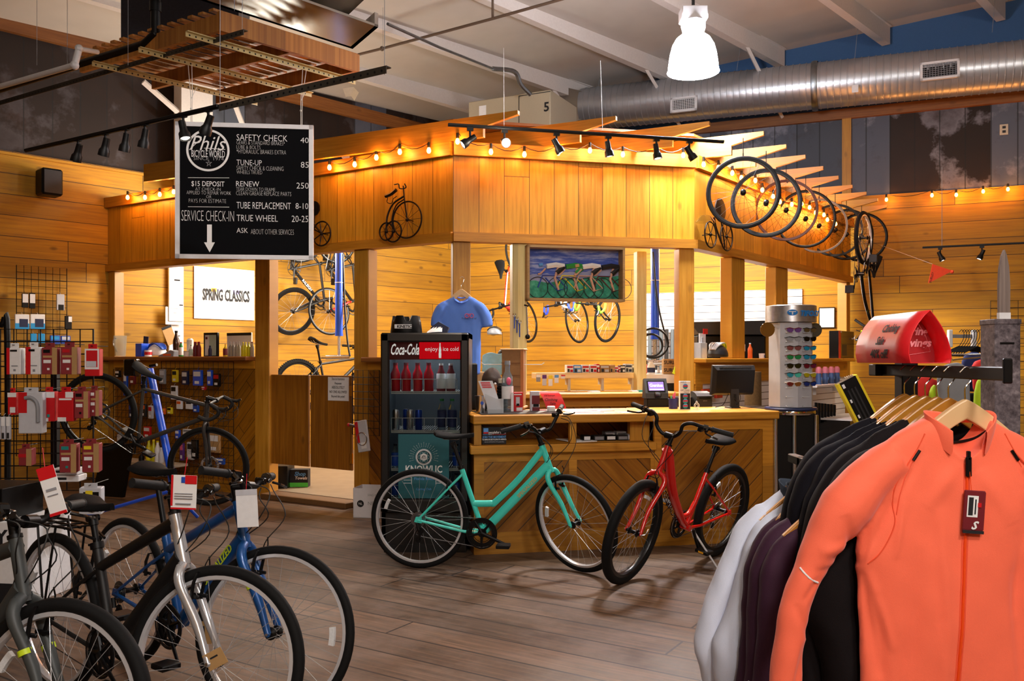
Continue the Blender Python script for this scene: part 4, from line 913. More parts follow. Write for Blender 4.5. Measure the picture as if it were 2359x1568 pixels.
# card terminal
M,s=pl(1520,938); t=thing('card_terminal','grey payment terminal with a violet screen on a black box','payment terminal',M@T_(0,.10,0)@Rm('Z',R(-6)))
m=MB(); m.box(-.09,.11,-.06,.06,0,.075,.006); obj('stand',m,'black',t)
m=MB(); m.prism([(-.07,.075),(.06,.075),(.045,.10),(.03,.235),(-.0,.245),(-.065,.12)],-.105,.095,'yz'); b=obj('body',m,'dark_grey',t)
def slope(y0,z0): return y0
sM=T_(-.005,-.033,.176)@Rm('X',R(-27.5))
m=MB(); m.box(-.078,.078,-.006,-.001,-.052,.052); 
o=obj('screen_bezel',m,'screen_dark',b); o.matrix_local=sM
m=MB(); m.box(-.068,.068,-.008,-.0065,-.042,.042); o2=obj('screen',m,'screen_violet',t); o2.matrix_local=sM
text('screen_lettering','Genius',.042,'sign_white',o2,T_(0,-.0085,-.006),bold=.0008); m=MB(); m.box(-.06,.06,-.009,-.0082,-.037,-.028); obj('screen_bar',m,'sign_white',o2)
m=MB(); m.box(-.03,.03,-.085,-.06,.085,.12,.008); m.box(-.028,.028,-.075,-.05,.075,.13,.008); obj('keypad',m,'black_gloss',t)
M,s=pl(1551,942); t=thing('pen_cup','dark blue pen cup beside the payment terminal','cup',M); m=MB(); m.lathe([(0,0),(.036,0),(.038,.088),(.034,.088),(.033,.004),(0,.004)],20); obj('cup',m,'navy_cup',t); plain('navy_cup','101c60',.4)
for i,(x,mt) in enumerate(((-.02,'green_pen'),(.0,'pink'),(.015,'pink'))): m=MB(); m.tube([(x*.4,0,.008),(x,.0,.11+.015*i)],.006,6); tag(obj('highlighter_pen',m,mt,None,M),('green highlighter sticking out of the blue pen cup','pink highlighter in the blue pen cup, left one','pink highlighter in the blue pen cup, tallest')[i],'pen')
plain('green_pen','60c070',.5)
M,s=pl(1578,944); t=thing('gift_card_stand','tall slim stand with round shop badges on dark cards','card stand',M)
m=MB(); m.box(-.046,.046,-.004,.02,.0,.235,.002); bd=obj('stand_board',m,'white',t); m=MB(); m.box(-.042,.042,-.006,-.0045,.008,.135); obj('dark_card',m,'ink',bd)
for i,z in enumerate((.192,.112,.072,.032)):
    m=MB(); m.m=0; m.lathe([(0,-.0085),(.021,-.0085),(.021,-.006),(0,-.006)],20,(0,0,z),'y',False); m.m=1; m.prism([(.0205*math.cos(a),z+.0205*math.sin(a)) for a in [R(-20-140*k/10) for k in range(11)]],-.0095,-.0086); m.m=2; m.box(-.019,.019,-.0105,-.0096,z-.003,z+.007); obj('round_badge',m,['lightblue','teal_edge','brandred'],bd)
text('handwriting','GIVE A',.016,'ink',bd,T_(-.015,-.0045,.222)); text('handwriting','GIFT CARD',.016,'ink',bd,T_(0,-.0045,.155)); text('handwriting','TODAY!',.014,'ink',bd,T_(.012,-.0045,.140))
m=MB(); m.ring((0,0,.035),.022,.0025,'y',20,5); m.ring((0,0,.035),.012,.002,'y',14,5); m.ring((.0,0,.064),.007,.002,'y',10,5); m.box(-.028,.028,-.006,.006,0,.006); tag(obj('wire_bike_ornament',m,'white',None,pl(1605,944)[0]),'tiny white wire bicycle ornament beside the gift card stand','ornament')
M,s=pl(1628,938); t=thing('receipt_printer','black receipt printer on the counter left of the monitor','printer',M@T_(0,.12,0)); m=MB(); m.prism([(-.09,0),(.09,0),(.09,.12),(.02,.135),(-.05,.12),(-.09,.095)],-.075,.065,'yz'); obj('body',m,'dark_grey',t); m=MB(); m.box(-.055,.05,-.093,-.088,.07,.085); obj('paper_slot',m,'black',t); text('printer_lettering','EPSON',.012,'grey',t,T_(0,-.0905,.05))
m=MB(); m.box(-.08,.08,-.10,.10,0,.085,.006); tag(obj('black_box',m,'black',None,pl(1610,938)[0]@T_(-.05,.22,0)),'black box between card stand and receipt printer','box')
# monitor seen from behind
M,s=pl(1697,941); t=thing('computer_monitor','black computer monitor seen from behind on the counter','monitor',M@T_(0,.08,0)@Rm('Z',R(4)))
m=MB(); rr=[]
for (sx,y,sz) in ((1.0,.05,1.0),(1.0,.025,1.0),(.93,-.015,.80),(.90,-.022,.78)):
    a=.195*sx; b=.125*sz; z0=.235-.02*(1-sz); rr.append([(-a,y,z0-b),(a,y,z0-b),(a*1.0,y,z0+b),(-a*1.0,y,z0+b)])
m.T=Rm('X',R(8))@T_(0,0,0); m.grid(rr,closed=True,smooth=False); m.add(rr[-1],[(0,1,2,3)],False); m.add(rr[0],[(3,2,1,0)],False)
mon=obj('screen_housing',m,'black',t)
m=MB(); m.T=Rm('X',R(8))
for k in range(40): m.box(-.15+k*.0075,-.147+k*.0075,-.014,-.002,.325,.350)
obj('vent_slots',m,'dark_grey',mon)
m=MB(); m.box(-.045,.045,-.06,.05,0,.012,.003); m.prism([(-.042,.01),(.042,.01),(.036,.18),(-.036,.18)],-.045,-.03); obj('foot',m,'dark_grey',t); m=MB(); m.box(-.012,.012,-.047,-.045,.06,.12); obj('cable_slot',m,'black',t)
m=MB(); m.tube(curve([(-.02,.0,.15),(-.06,-.02,.1),(-.1,-.02,.03),(-.16,.0,.01)],5),.003,5); m.tube(curve([(.06,.0,.15),(.06,-.03,.08),(.0,-.06,.03),(-.02,-.06,.09),(.02,-.06,.05)],5),.003,5); obj('cable',m,'cable',t)
m=MB(); m.lathe([(0,0),(.075,0),(.072,.30),(0,.30)],18); tag(obj('wooden_log_stump',m,'bark',None,pl(1741,934)[0]@T_(0,.05,0)),'rough brown wooden log standing on the counter beside the monitor','log')
# sunglasses display
sgx=P(1828,940,6.98); t=thing('sunglasses_display','tall revolving silver sunglasses display on a black chrome-edged pedestal','display stand',Matrix.Translation((sgx.x,7.05,0)))
SGM=Matrix.Translation((sgx.x,7.05,0))
m=MB(); m.box(-.165,.15,-.14,.14,0,1.01); obj('pedestal',m,'black',t)
for sx in (-.168,.153,-.02):
    m=MB(); m.cyl((sx+.0,-.155,0.0),(sx,-.155,1.0),.018,12); obj('chrome_post',m,'chrome',t)
m=MB(); m.lathe([(0,1.0),(.19,1.0),(.195,1.012),(.19,1.03),(0,1.03)],40); obj('chrome_collar',m,'chrome',t)
m=MB(); m.lathe([(0,1.035),(.205,1.035),(.207,1.045),(.2,1.055),(0,1.055)],40); obj('turntable',m,'navy',t)
m=MB(); r=.165
m.lathe([(0,1.06),(r*1.08,1.06),(r*1.08,1.735),(0,1.735)],8); obj('panel_drum',m,'frosted',t); plain('frosted','b0b2ba',.4,var=.15,sc=9,metal=.1)
m=MB(); m.lathe([(0,1.74),(.20,1.74),(.20,1.87),(.195,1.875),(0,1.875)],40); crown=obj('crown',m,'brushed',t); plain('brushed','c8cad0',.3,metal=.9,var=.3,sc=30)
text('crown_lettering','TIFOSI',.060,'tif_blue',crown,T_(.085,-.188,1.785)@Rm('Z',R(20)),shear=.25,bold=.002); plain('tif_blue','1478c8',.4,var=0)
m=MB(); m.prism([(.042*math.cos(a),.024*math.sin(a)) for a in [2*PI*k/24 for k in range(24)]],-.001,.001); m.m=1; m.box(-.028,.028,-.002,-.001,.004,.010); m.box(-.005,.005,-.002,-.001,-.018,.004); o=obj('crown_emblem',m,['tif_blue','white'],crown); o.location=(-.05,-.199,1.812)
for s_ in (-1,1):
    m=MB(); m.lathe([(0,-.003),(.058,-.003),(.058,.003),(0,.003)],28,(s_*.205-.01,-.09 if s_<0 else -.0,1.68),'y',False); m.T=I4=Matrix.Identity(4); m.tube([(s_*.12,-.06,1.70),(s_*.205-.01,-.085 if s_<0 else .0,1.70)],.005,6); obj('mirror',m,'mirror_amber' if s_<0 else 'mirror_grey',t)
plain('mirror_amber','b0986a',.08,metal=.9,var=0); plain('mirror_grey','6a6c66',.2,metal=.7,var=0)
for col in range(2):
    for k in range(9):
        m=MB(); x=(-.035,.095)[col]-.05; y=-.155; m.tube([(x,y,1.655-k*.073),(x,y-.02,1.655-k*.073)],.005,6); m.tube([(x-.0,y-.018,1.655-k*.073),(x+.05,y-.018,1.655-k*.073)],.0018,5); obj('peg',m,'acrylic',t)
LC=[('purple','bronze'),('grey','black_gloss'),('rose','cyan'),('emerald','cyan'),('black_gloss','wine'),('cyan','gold'),('wine','bluelens')]
for n_,c in (('bronze','6a5a3c'),('rose','8a5058'),('cyan','1ca0d0'),('emerald','0a9a5a'),('wine','7a1830'),('gold','c8c020'),('bluelens','1c3a90')): plain(n_,c,.1,coat=.8,var=0,metal=.4)
nm=['topmost','second','third','fourth','fifth','sixth','lowest']
for row,(a,b) in enumerate(LC):
    for cidx,lm in enumerate((a,b)):
        z=1.672-row*.071; x=(-.03,.105)[cidx]; y=-.178+(.0 if cidx==0 else .025)
        lab='%s-lens sunglasses, %s pair in the %s column of the display'%({'grey':'grey','black_gloss':'black','bluelens':'blue','cyan':'cyan'}.get(lm,lm),nm[row],('left','right')[cidx])
        g=thing('sunglasses',lab,'sunglasses',SGM@T_(x,y,z)@Rm('Z',R(18 if cidx else 0)),'sunglasses on the display stand')
        for s_ in (-1,1):
            m=MB(); m.prism([(s_*p[0],p[1]) for p in ((.004,.006),(.012,.016),(.04,.018),(.056,.012),(.056,-.002),(.042,-.016),(.018,-.016),(.006,-.004))][::s_],-.003,.001); obj('lens',m,lm,g)
        m=MB(); m.tube([(-.06,.004,.014),(-.035,-.003,.020),(0,-.005,.012),(.035,-.003,.020),(.06,.004,.014)],.0035,6)
        for s_ in (-1,1): m.tube([(s_*.06,.004,.014),(s_*.062,.05,.012)],.003,5)
        obj('frame',m,'black_gloss' if (row+cidx)%3 else ('wine' if row<4 else 'white'),g)
# ---------------------------------------------------------------- overhead: board, tracks, bulbs, ducts
plain('chalk_black','08090d',.85,var=.12,sc=6,spec=.15); plain('chalk','ffffff',.8,var=0); plain('frame_white','f0f0f4',.5,var=.06)
def ftext(fr,off,s,x0,x1,y0,y1,mat,parent,ext=.0004,shear=0,bold=0,name='lettering',flipdepth=0):
    """text fitted into the photo-measured box on the plane y=off of the frame"""
    o=text(name,s,1.0,mat,parent,None,ext,'LEFT',shear,1,bold); me=o.data
    xs=[v.co.x for v in me.vertices]; zs=[v.co.z for v in me.vertices]; a,b=fr.hit(x0,y1,off); c,d=fr.hit(x1,y0,off)
    kx=(c-a)/(max(xs)-min(xs)); kz=(d-b)/(max(zs)-min(zs)); mx,mz=min(xs),min(zs)
    for v in me.vertices: v.co=(a+(v.co.x-mx)*kx, off+v.co.y, b+(v.co.z-mz)*kz)
    return o
pL=P(404,280,7.13); pR=P(722,291,7.25); BK=fr2((pL.x,pL.y),(pR.x,pR.y)); bw=(V(pR.x,pR.y)-V(pL.x,pL.y)).length
zt_=BK.hit(404,280)[1]; zb_=BK.hit(404,595)[1]
t=thing('chalkboard_sign','white-framed hanging chalkboard listing service prices','sign',BK.M)
m=MB(); m.box(.02,bw-.02,-.0,.012,zb_+.02,zt_-.02); bd=obj('board',m,'chalk_black',t)
m=MB(); f=.036; m.box(0,bw,-.012,.02,zt_-f,zt_);m.box(0,bw,-.012,.02,zb_,zb_+f);m.box(0,f,-.012,.02,zb_,zt_);m.box(bw-f,bw,-.012,.02,zb_,zt_); obj('frame',m,'frame_white',t)
for s_,b,bo in (('SAFETY CHECK',(545,662,312,323),.02),('40',(692,711,317,329),.02),('GEARS & STANDARD BRAKES*',(545,656,326,332),0),('LUBE & BOLTS',(545,600,335.5,342),0),('*HYDRAULIC BRAKES EXTRA',(545,659,346,353),0),
  ('TUNE-UP',(545,603,369,380),.02),('85',(693,711,373,386),.02),('SAFETY CHECK & CLEANING',(545,653,384,391),0),('WHEELS TRUED',(545,604,393.5,400),0),('RENEW',(544,597,418,429),.02),('250',(683,711,421,434),.02),
  ('TEAR DOWN TO FRAME',(544,634,433,439),0),('CLEAN\u00b7GREASE\u00b7REPLACE PARTS',(544,671,442.5,449),0),('TUBE REPLACEMENT',(545,670,467,480),.02),('8-10',(681,710,468,481),.02),('TRUE WHEEL',(545,640,496,509),.02),('20-25',(672,710,497,511),.02),
  ('ASK',(545,571,525,536),.02),('ABOUT OTHER SERVICES',(578,677,529,539),0),('$15 DEPOSIT',(441,517,418,430),.03),('AT CHECK-IN',(450,508,432.5,438),0),('APPLIED TO REPAIR WORK',(430,532,441,447),0),('OR',(475,487,450,456),0),('PAYS FOR ESTIMATE',(435,521,459,466),0),
  ('SERVICE CHECK-IN',(418,539,486,508),.01),('BICYCLE WORLD',(441,518,347,361),.03),('SINCE  1974',(446,515,362,368),0)):
    ftext(BK,-.0006,s_,*b,'chalk',bd,bold=bo-.028,name='chalk_lettering')
o=ftext(BK,-.0006,'Phils',438,520,314,345,'chalk',bd,shear=.35,bold=.0,name='chalk_script')
def bkp(px,py,off=-.001): x,z=BK.hit(px,py,off); return (x,off,z)
m=MB(); c=bkp(479,346); r=46*7.15/2000
m.ring(c,r,.009,'y',48,4,.2); m.T=Matrix.Identity(4)
obj('chalk_circle',m,'chalk',bd)
m=MB(); cx,cy=481,376; m.tube([bkp(cx+7*math.sin(4*PI*k/5),cy-8*math.cos(4*PI*k/5)) for k in range(5)],.0022,4,closed=True); obj('chalk_star',m,'chalk',bd)
for a_,b_ in (((436,345),(458,324)),((470,341),(519,344)),((433,409),(528,409.5)),((433,476),(528,477))):
    m=MB(); m.tube([bkp(*a_),bkp(*b_)],.0025,4); obj('chalk_line',m,'chalk',bd)
m=MB(); q=[bkp(x,y) for x,y in ((477,517),(488,517),(488,558),(495,558),(483,581),(470,558),(477,558))]; m.prism([(a,b) for a,_,b in q],-.0012,-.0001); obj('chalk_arrow',m,'chalk',bd)
u32=V(math.cos(R(-32)),math.sin(R(-32)),0); vv=V((K-A).normalized().x,(K-A).normalized().y,0)
def wire(name,pts,label,cat='cable',mat='wire_white',r=.003,group=None):
    m=MB(); m.tube(pts,r,5); return tag(obj(name,m,mat),label,cat,group)
# struts and angle irons
def strut(p,q,label,mat='dark_strut',w=.04,n='steel_strut'):
    p,q=Vector(p),Vector(q); L=(q-p).length; m=MB(); m.box(0,L,-.003,.003,-w,0); m.box(0,L,-w,0,-.003,.003); 
    k=int(L/.05); m.m=1
    for i in range(k): m.lathe([(0,-.0042),(.007,-.0042),(.007,.0042),(0,.0042)],8,(.03+i*.05,0,-w*.55),'y',False)
    M=Matrix.Translation(p)@(q-p).to_track_quat('X','Z').to_matrix().to_4x4()
    o=obj(n,m,[mat,'black'],None,M); return tag(o,label,'steel strut')
plain('dark_strut','3a342c',.5,metal=.5); plain('iron_yellow','b8a878',.45,metal=.3)
S0=V(-2.0,6.47,3.9); strut(S0+u32*.0,S0-u32*3.6,'dark slotted strut hung below the wood lattice, upper one')
L0=V(-2.13,5.6,3.03); LT=lambda px:(lambda k: L0+u32*(((k*L0.y-L0.x))/(u32.x-k*u32.y)))((px-CX)/F0)
strut(LT(890),LT(505),'dark slotted strut ending right of the lattice, lower one')
for (p,a,b,lab) in ((V(-2.29,6.65,3.89),-.22,1.34,'slotted angle iron under the lattice, rightmost'),(V(-2.80,6.97,3.89),-.2,1.40,'slotted angle iron under the lattice, middle one carrying a rope'),(V(-3.32,7.29,3.89),-.2,1.32,'slotted angle iron under the lattice, leftmost')): strut(p+vv*a,p+vv*b,lab,'iron_yellow',.035,'angle_iron')
for p,q,lab in ((bkp(440,284),V(-2.66,7.13,3.86),'left'),(bkp(693,288),V(-1.745,7.24,3.86),'right')):
    a=BK.M@Vector(p); m=MB(); m.tube([a,a+V(0,0,.2),q],.003,5); m.tube([a+V(.01,0,.0),a+V(.012,0,.22),q+V(.03,0,0)],.003,5); m.ball(a+V(0,0,.12),.009,6,5); m.tube([a+V(0,0,.2),a+V(.05,0,.3)],.0025,4); tag(obj('hanging_rope',m,'wire_white'),'pale rope tied at the %s top of the chalkboard'%lab,'rope')
for i,(px,py,d,pz) in enumerate(((507,245,5.75,1),(295,150,6.9,1),(540,25,6.5,1),(558,68,6.47,1),(886,172,4.72,1),(882,112,10.2,1),(85,150,7.6,1),(155,160,7.4,1))):
    p=P(px,py,d); wire('suspension_wire',[p,V(p.x,p.y,5.6)],['thin wire holding the light track above the chalkboard','thin wire left of the wood lattice','thin wire at the lattice corner','thin wire at the end of the upper strut','thin wire at the end of the lower strut','thin wire carrying the brown sprinkler pipe','thin wire by the dark wall, far left','thin wire by the white pipe elbow'][i],'wire','grey',.002)
# wood lattice rack
G=V(-2.256,6.64,3.95); t=thing('wood_lattice','hanging reddish wood lattice rack above the chalkboard','lattice',Matrix.Translation(G))
M2=Matrix((-u32,vv,V(0,0,1))).transposed().to_4x4()
def lb(m,a0,a1,b0,b1,z0,z1):
    vs=[]; 
    for a in (a0,a1):
        for b in (b0,b1):
            for z in (z0,z1): vs.append((-u32)*a+vv*b+V(0,0,z))
    m.add(vs,[(0,1,3,2),(4,6,7,5),(0,4,5,1),(2,3,7,6),(0,2,6,4),(1,5,7,3)],False)
for b in (0,.64,1.28): m=MB(); lb(m,0,1.8,b,b+.035,0,.13); obj('joist',m,'lattice_wood',t)
m=MB(); lb(m,-.035,0,0,1.315,0,.15); obj('end_rail',m,'lattice_wood',t)
for k in range(15): m=MB(); lb(m,.0+k*.125,.055+k*.125,-.03,1.33,.151,.17); obj('slat',m,'lattice_wood',t)
# rectangular sheet metal duct
Q=V(-1.48,8.06,4.32); t=thing('plenum_duct','shiny rectangular sheet metal duct above the wood lattice','duct',Matrix.Translation(Q))
w2=V(.32,-.53,0).normalized()
def sk(m,pts): m.add([(-vv)*a+w2*b+V(0,0,z) for a,b,z in pts],[(0,1,3,2),(4,6,7,5),(0,4,5,1),(2,3,7,6),(0,2,6,4),(1,5,7,3)],False)
def skb(m,a0,a1,b0,b1,z0,z1): sk(m,[(a,b,z) for a in (a0,a1) for b in (b0,b1) for z in (z0,z1)])
plain('sheet_metal','a8a49e',.22,metal=1,var=.15,sc=4,bump=3)
m=MB(); skb(m,0,3.0,0,.62,0,.02); skb(m,0,3.0,0,.04,0,.12); skb(m,0,.04,0,.62,0,.12); obj('flange_tray',m,'sheet_metal',t)
m=MB(); skb(m,.2,3,.12,.75,.14,.9); obj('duct_body',m,'sheet_metal',t)
m=MB(); sk(m,[(.2,.75,.14),(.2,.75,.9),(.2,1.5,.75),(.2,1.5,1.1),(3,.75,.14),(3,.75,.9),(3,1.5,.75),(3,1.5,1.1)]); obj('duct_transition',m,'sheet_metal',t)
p=P(432,60,8.6); m=MB(); m.box(-.55,.55,-.25,.25,0,1.9); tag(obj('drop_duct',m,'dark_blue_metal',None,Matrix.Translation((p.x,p.y,4.35))@Rm('Z',R(5))),'dark grey vertical duct behind the wood lattice','duct'); plain('dark_blue_metal','383c48',.4,metal=.5,var=.2)
# pipes
m=MB(); a=P(358,78,7.05); m.tube([a,V(a.x,a.y,6.0)],.038,12); m.tube([a+V(0,0,.12),a+V(0,0,.0),a-u32*.15-V(0,0,.06),a-u32*3.2-V(0,0,.06)],.036,12); m.tube([a+V(0,0,.18),a+V(0,0,.26)],.046,12); tag(obj('black_drain_pipe',m,'black'),'thick black pipe dropping beside the lattice and running left','pipe')
m=MB(); b=P(182,112,6.6); c=P(172,150,6.6); m.tube([P(225,120,6.8),b],.018,10); m.tube([b,c],.025,10); m.tube([c,P(-20,205,7.3)],.022,10); m.ball(b,.032,8,6); m.ball(c,.034,8,6); tag(obj('white_pipe_elbow',m,'pvc'),'white plastic pipe with elbow at the upper left','pipe')
m=MB(); pts=[P(x,y,d) for x,y,d in ((800,132,10.85),(880,112,10.5),(1135,43,9.7),(1330,-12,9.1))]; m.tube(pts,.017,8); m.tube([pts[2],V(pts[2].x,pts[2].y,5.8)],.014,8); m.ball(pts[1],.03,8,6); tag(obj('sprinkler_pipe',m,'pipe'),'thin brown sprinkler pipe crossing under the ceiling','pipe')
m=MB(); m.tube([P(x,y,d) for x,y,d in ((893,55,8.9),(1010,108,9.9),(1135,158,11.0))],.016,8); m.tube(curve([P(1135,158,11),P(1185,165,11.2),P(1200,195,11.3),P(1222,218,11.4)],6),.03,8); tag(obj('flex_conduit',m,'galv'),'grey flexible conduit running to the beige unit','conduit')
# beige air unit
p=P(1268,250,11.5); AH=Matrix.Translation((p.x,p.y,3.615))@Rm('Z',R(-27)); t=thing('air_handler','beige metal air unit marked 5 standing on the workshop roof','air unit',AH)
zt5=CH+(825-206)*11.5/2000-3.615
m=MB(); m.box(-1.25,0,0,.9,0,zt5,.01); obj('cabinet',m,'beige_metal',t); plain('beige_metal','b0a48c',.5,var=.04)
m=MB(); m.box(-.47,-.46,-.003,.0,0.02,zt5-.02); m.box(-.46,0,-.003,0,zt5-.03,zt5-.02); obj('panel_seam',m,'dark_grey',t)
text('unit_number','5',.17,'ink',t,T_(-.055,-.004,zt5-.28),bold=.004)
m=MB(); m.box(-.27,-.19,-.004,-.001,zt5-.52,zt5-.44); obj('yellow_sticker',m,'yellow',t); m=MB(); m.box(-1.08,-.97,-.004,-.001,zt5-.4,zt5-.08); obj('white_sticker',m,'white',t)
# round spiral duct
DM=RW.M; a=RW.hit(1345,252,-.5); b=RW.hit(2359,150,-.5); xa,za_=a; xb,zb2=b; zc=(za_+zb2)/2
t=thing('spiral_duct','large round galvanised spiral duct below the blue wall','duct',DM@T_(0,-.5,0))
m=MB(); rows=[]; n=36; Rd=.31; xx=xa
while xx<xb+3.5:
    zz=za_+(zb2-za_)*(xx-xa)/(xb-xa)
    for dx,rr in ((0,Rd),(.066,Rd),(.070,Rd+.008),(.080,Rd+.008),(.084,Rd)): rows.append([(xx+dx,math.cos(2*PI*j/n)*rr,zz+math.sin(2*PI*j/n)*rr) for j in range(n)])
    xx+=.088
m.grid(rows,closed=True); obj('duct_tube',m,'galv_duct',t); plain('galv_duct','c4c8ce',.32,metal=.8,var=.12,sc=5)
m=MB(); m.lathe([(Rd+.02,-.04),(Rd+.03,0),(Rd+.02,.04)],n,(0,0,0),'x'); o=obj('joint_band',m,'galv',t); xj=RW.hit(1878,210,-.5)[0]; o.location=(xj,0,za_+(zb2-za_)*(xj-xa)/(xb-xa))
m=MB(); q=RW.M.inverted()@(AH@V(0,.3,0)); m.add([(xa-.42,-.28,za_-.36),(xa-.42,.28,za_-.36),(xa-.42,.28,za_+.36),(xa-.42,-.28,za_+.36)]+[(xa+.05,math.cos(a_)*Rd,za_+math.sin(a_)*Rd) for a_ in (-2.4,-.75,.75,2.4)],[(0,1,2,3),(0,4,5,1),(1,5,6,2),(2,6,7,3),(3,7,4,0)],False); obj('duct_transition',m,'sheet_metal',t)
for i,(px,py,w,h) in enumerate(((1575,240,57,36),(2165,161,76,44))):
    x,z=RW.hit(px,py,-.83); s=RW.depth(px,py,-.83)/F0; W2,H2=w*s/2*1.08,h*s/2; g=thing('vent_grille',('white square-mesh vent grille on the duct, smaller left one','white mesh vent grille on the duct at the upper right')[i],'vent',RW.M@T_(x,-.83,z)@Rm('X',R(-8)))
    m=MB(); f=.03; m.box(-W2,W2,-.01,.02,H2-f,H2);m.box(-W2,W2,-.01,.02,-H2,-H2+f);m.box(-W2,-W2+f,-.01,.02,-H2,H2);m.box(W2-f,W2,-.01,.02,-H2,H2); obj('frame',m,'white',g)
    m=MB(); m.box(-W2+f,W2-f,.012,.016,-H2+f,H2-f); obj('back',m,'black',g); m=MB()
    for k in range(12): x_=-W2+f+(2*W2-2*f)*(k+.5)/12; m.box(x_-.003,x_+.003,-.003,.003,-H2+f,H2-f)
    for k in range(7): z_=-H2+f+(2*H2-2*f)*(k+.5)/7; m.box(-W2+f,W2-f,-.004,.002,z_-.003,z_+.003)
    obj('mesh',m,'grey' if i else 'white',g)
x,z=RW.hit(1970,205,-.82); m=MB(); m.box(-.04,.04,-.01,.0,-.05,.05); tag(obj('white_sensor',m,'white',None,RW.M@T_(x,-.83,z)),'small white sensor stuck on the spiral duct','sensor')
for i,(px,py) in enumerate(((1380,235),(1700,185),(1968,175),(2283,100))):
    x,z=RW.hit(px,py,-.5); wire('duct_hanger_wire',[RW.at(x,-.62,z+.1),RW.at(x+.08,-.5,5.75+.09*max(0,x))],'thin wire hanger holding the spiral duct, %s from the left'%('first','second','third','fourth')[i],'wire','grey',.003)
# pull-cords
for i,(x0,y0,x1,y1,d) in enumerate(((1383,140,1388,300,7.3),(1160,190,1161,262,7.0))): wire('track_wire',[P(x0,y0,d),P(x1,y1,d),P(x1,290,d)] if i==0 else [P(x0,y0-80,d),P(x1,y1+28,d)],('pair of white wires holding the centre light track','thin wire holding the left end of the centre light track')[i],'wire','wire_white' ,.0022)
# ---------------------------------------------------------------- track lights
def track_head(M,label,lit,group,tilt=35,yaw=0,power=40,size=R(55),tgt=None,bright='bulb_hot'):
    t=thing('track_light',label,'track light',M,group)
    m=MB(); m.box(-.025,.025,-.014,.014,-.03,0); m.cyl((0,0,-.03),(0,0,-.085),.009,8); obj('arm',m,'black',t)
    HM=T_(0,0,-.10)@Rm('Z',yaw)@Rm('Y',R(tilt))
    m=MB(); m.T=HM; m.lathe([(0,.05),(.022,.05),(.024,.0),(.026,-.02),(.036,-.035),(.038,-.075),(.034,-.075),(.030,-.05),(0,-.045)],20); obj('lamp_can',m,'black',t)
    m=MB(); m.T=HM; m.lathe([(0,-.05),(.02,-.052),(.03,-.064),(.02,-.072),(0,-.075)],16); obj('lamp_face',m,bright if lit else 'grey',t)
    return t,M@HM
def track(name,p,q,label):
    p,q=Vector(p),Vector(q); L=(q-p).length; m=MB(); m.box(0,L,-.018,.018,-.02,0,.003); m.box(0,L,-.008,.008,-.024,-.019); return tag(obj(name,m,'black',None,Matrix.Translation(p)@(q-p).to_track_quat('X','Z').to_matrix().to_4x4()),label,'light track')
TR=fr2((P(1032,0,6.8).x,6.8),(P(1667,0,7.3).x,7.3)); zT=3.27
track('light_track',TR.at(0,0,zT+.02),TR.at(TR.hit(1667,328)[0],0,zT+.01),'black light track in front of the centre fascia with six lamps')
for i,(px,tilt,yw,lit) in enumerate(((1083,55,0.0,1),(1162,70,-PI/2,1),(1282,-30,0,1),(1401,-12,.3,1),(1512,-10,-.5,1),(1588,-35,0,1))):
    x=TR.hit(px,320)[0]; tt,HM=track_head(TR.mat(x,0,zT),'black track lamp on the centre track, %s from the left'%('first','second and brightest','third','fourth','fifth','last')[i],1,'lamps on the centre light track',tilt,yw if i!=1 else 0)
    if i==1:
        o=[c for c in COL.objects if c.parent is tt]
        for c in o:
            if c.name.startswith('lamp'): c.matrix_basis=T_(0,0,-.10)@Rm('X',R(-68))@Rm('Y',R(-tilt))@T_(0,0,.10)
LTK=fr2((LT(150).x,LT(150).y),(LT(560).x,LT(560).y))
track('light_track',LT(60),LT(505),'black light track running left behind the chalkboard top')
for i,(px,tilt,lit) in enumerate(((180,25,0),(243,20,0),(290,15,0),(334,15,1),(422,-18,1),(480,28,0))):
    p=LT(px); tt,HM=track_head(Matrix.Translation(p)@Rm('Z',R(-32)),'black lamp on the left track, %s'%('first from the left','second from the left','third from the left','fourth, faintly lit','lit one before the board corner','last, tilted over the board')[i],lit,'lamps on the left light track',tilt,0,bright='bulb_soft')
plain('bulb_soft','fff4e0',.4,var=0,emit=5)
z=z_rt=RW.hit(2125,568,-.9)[1]; xa2=RW.hit(2125,568,-.9)[0]
track('light_track',RW.at(xa2,-.9,z),RW.at(xa2+3,-.9,z),'black light track before the right board wall')
for i,px in enumerate((2166,2262)):
    x=RW.hit(px,568,-.9)[0]; track_head(RW.mat(x,-.9,z-.02),'black track lamp before the right wall, %s one'%('left','right')[i],1,'lamps on the right light track',-25 if i==0 else 25,0)
p=RW.at(RW.hit(2170,568,-.9)[0],-.9,z); wire('track_cable',[p,p+V(0,0,1.0),P(2170,430,11)],'cable hanging down to the right light track','cable','grey',.004)
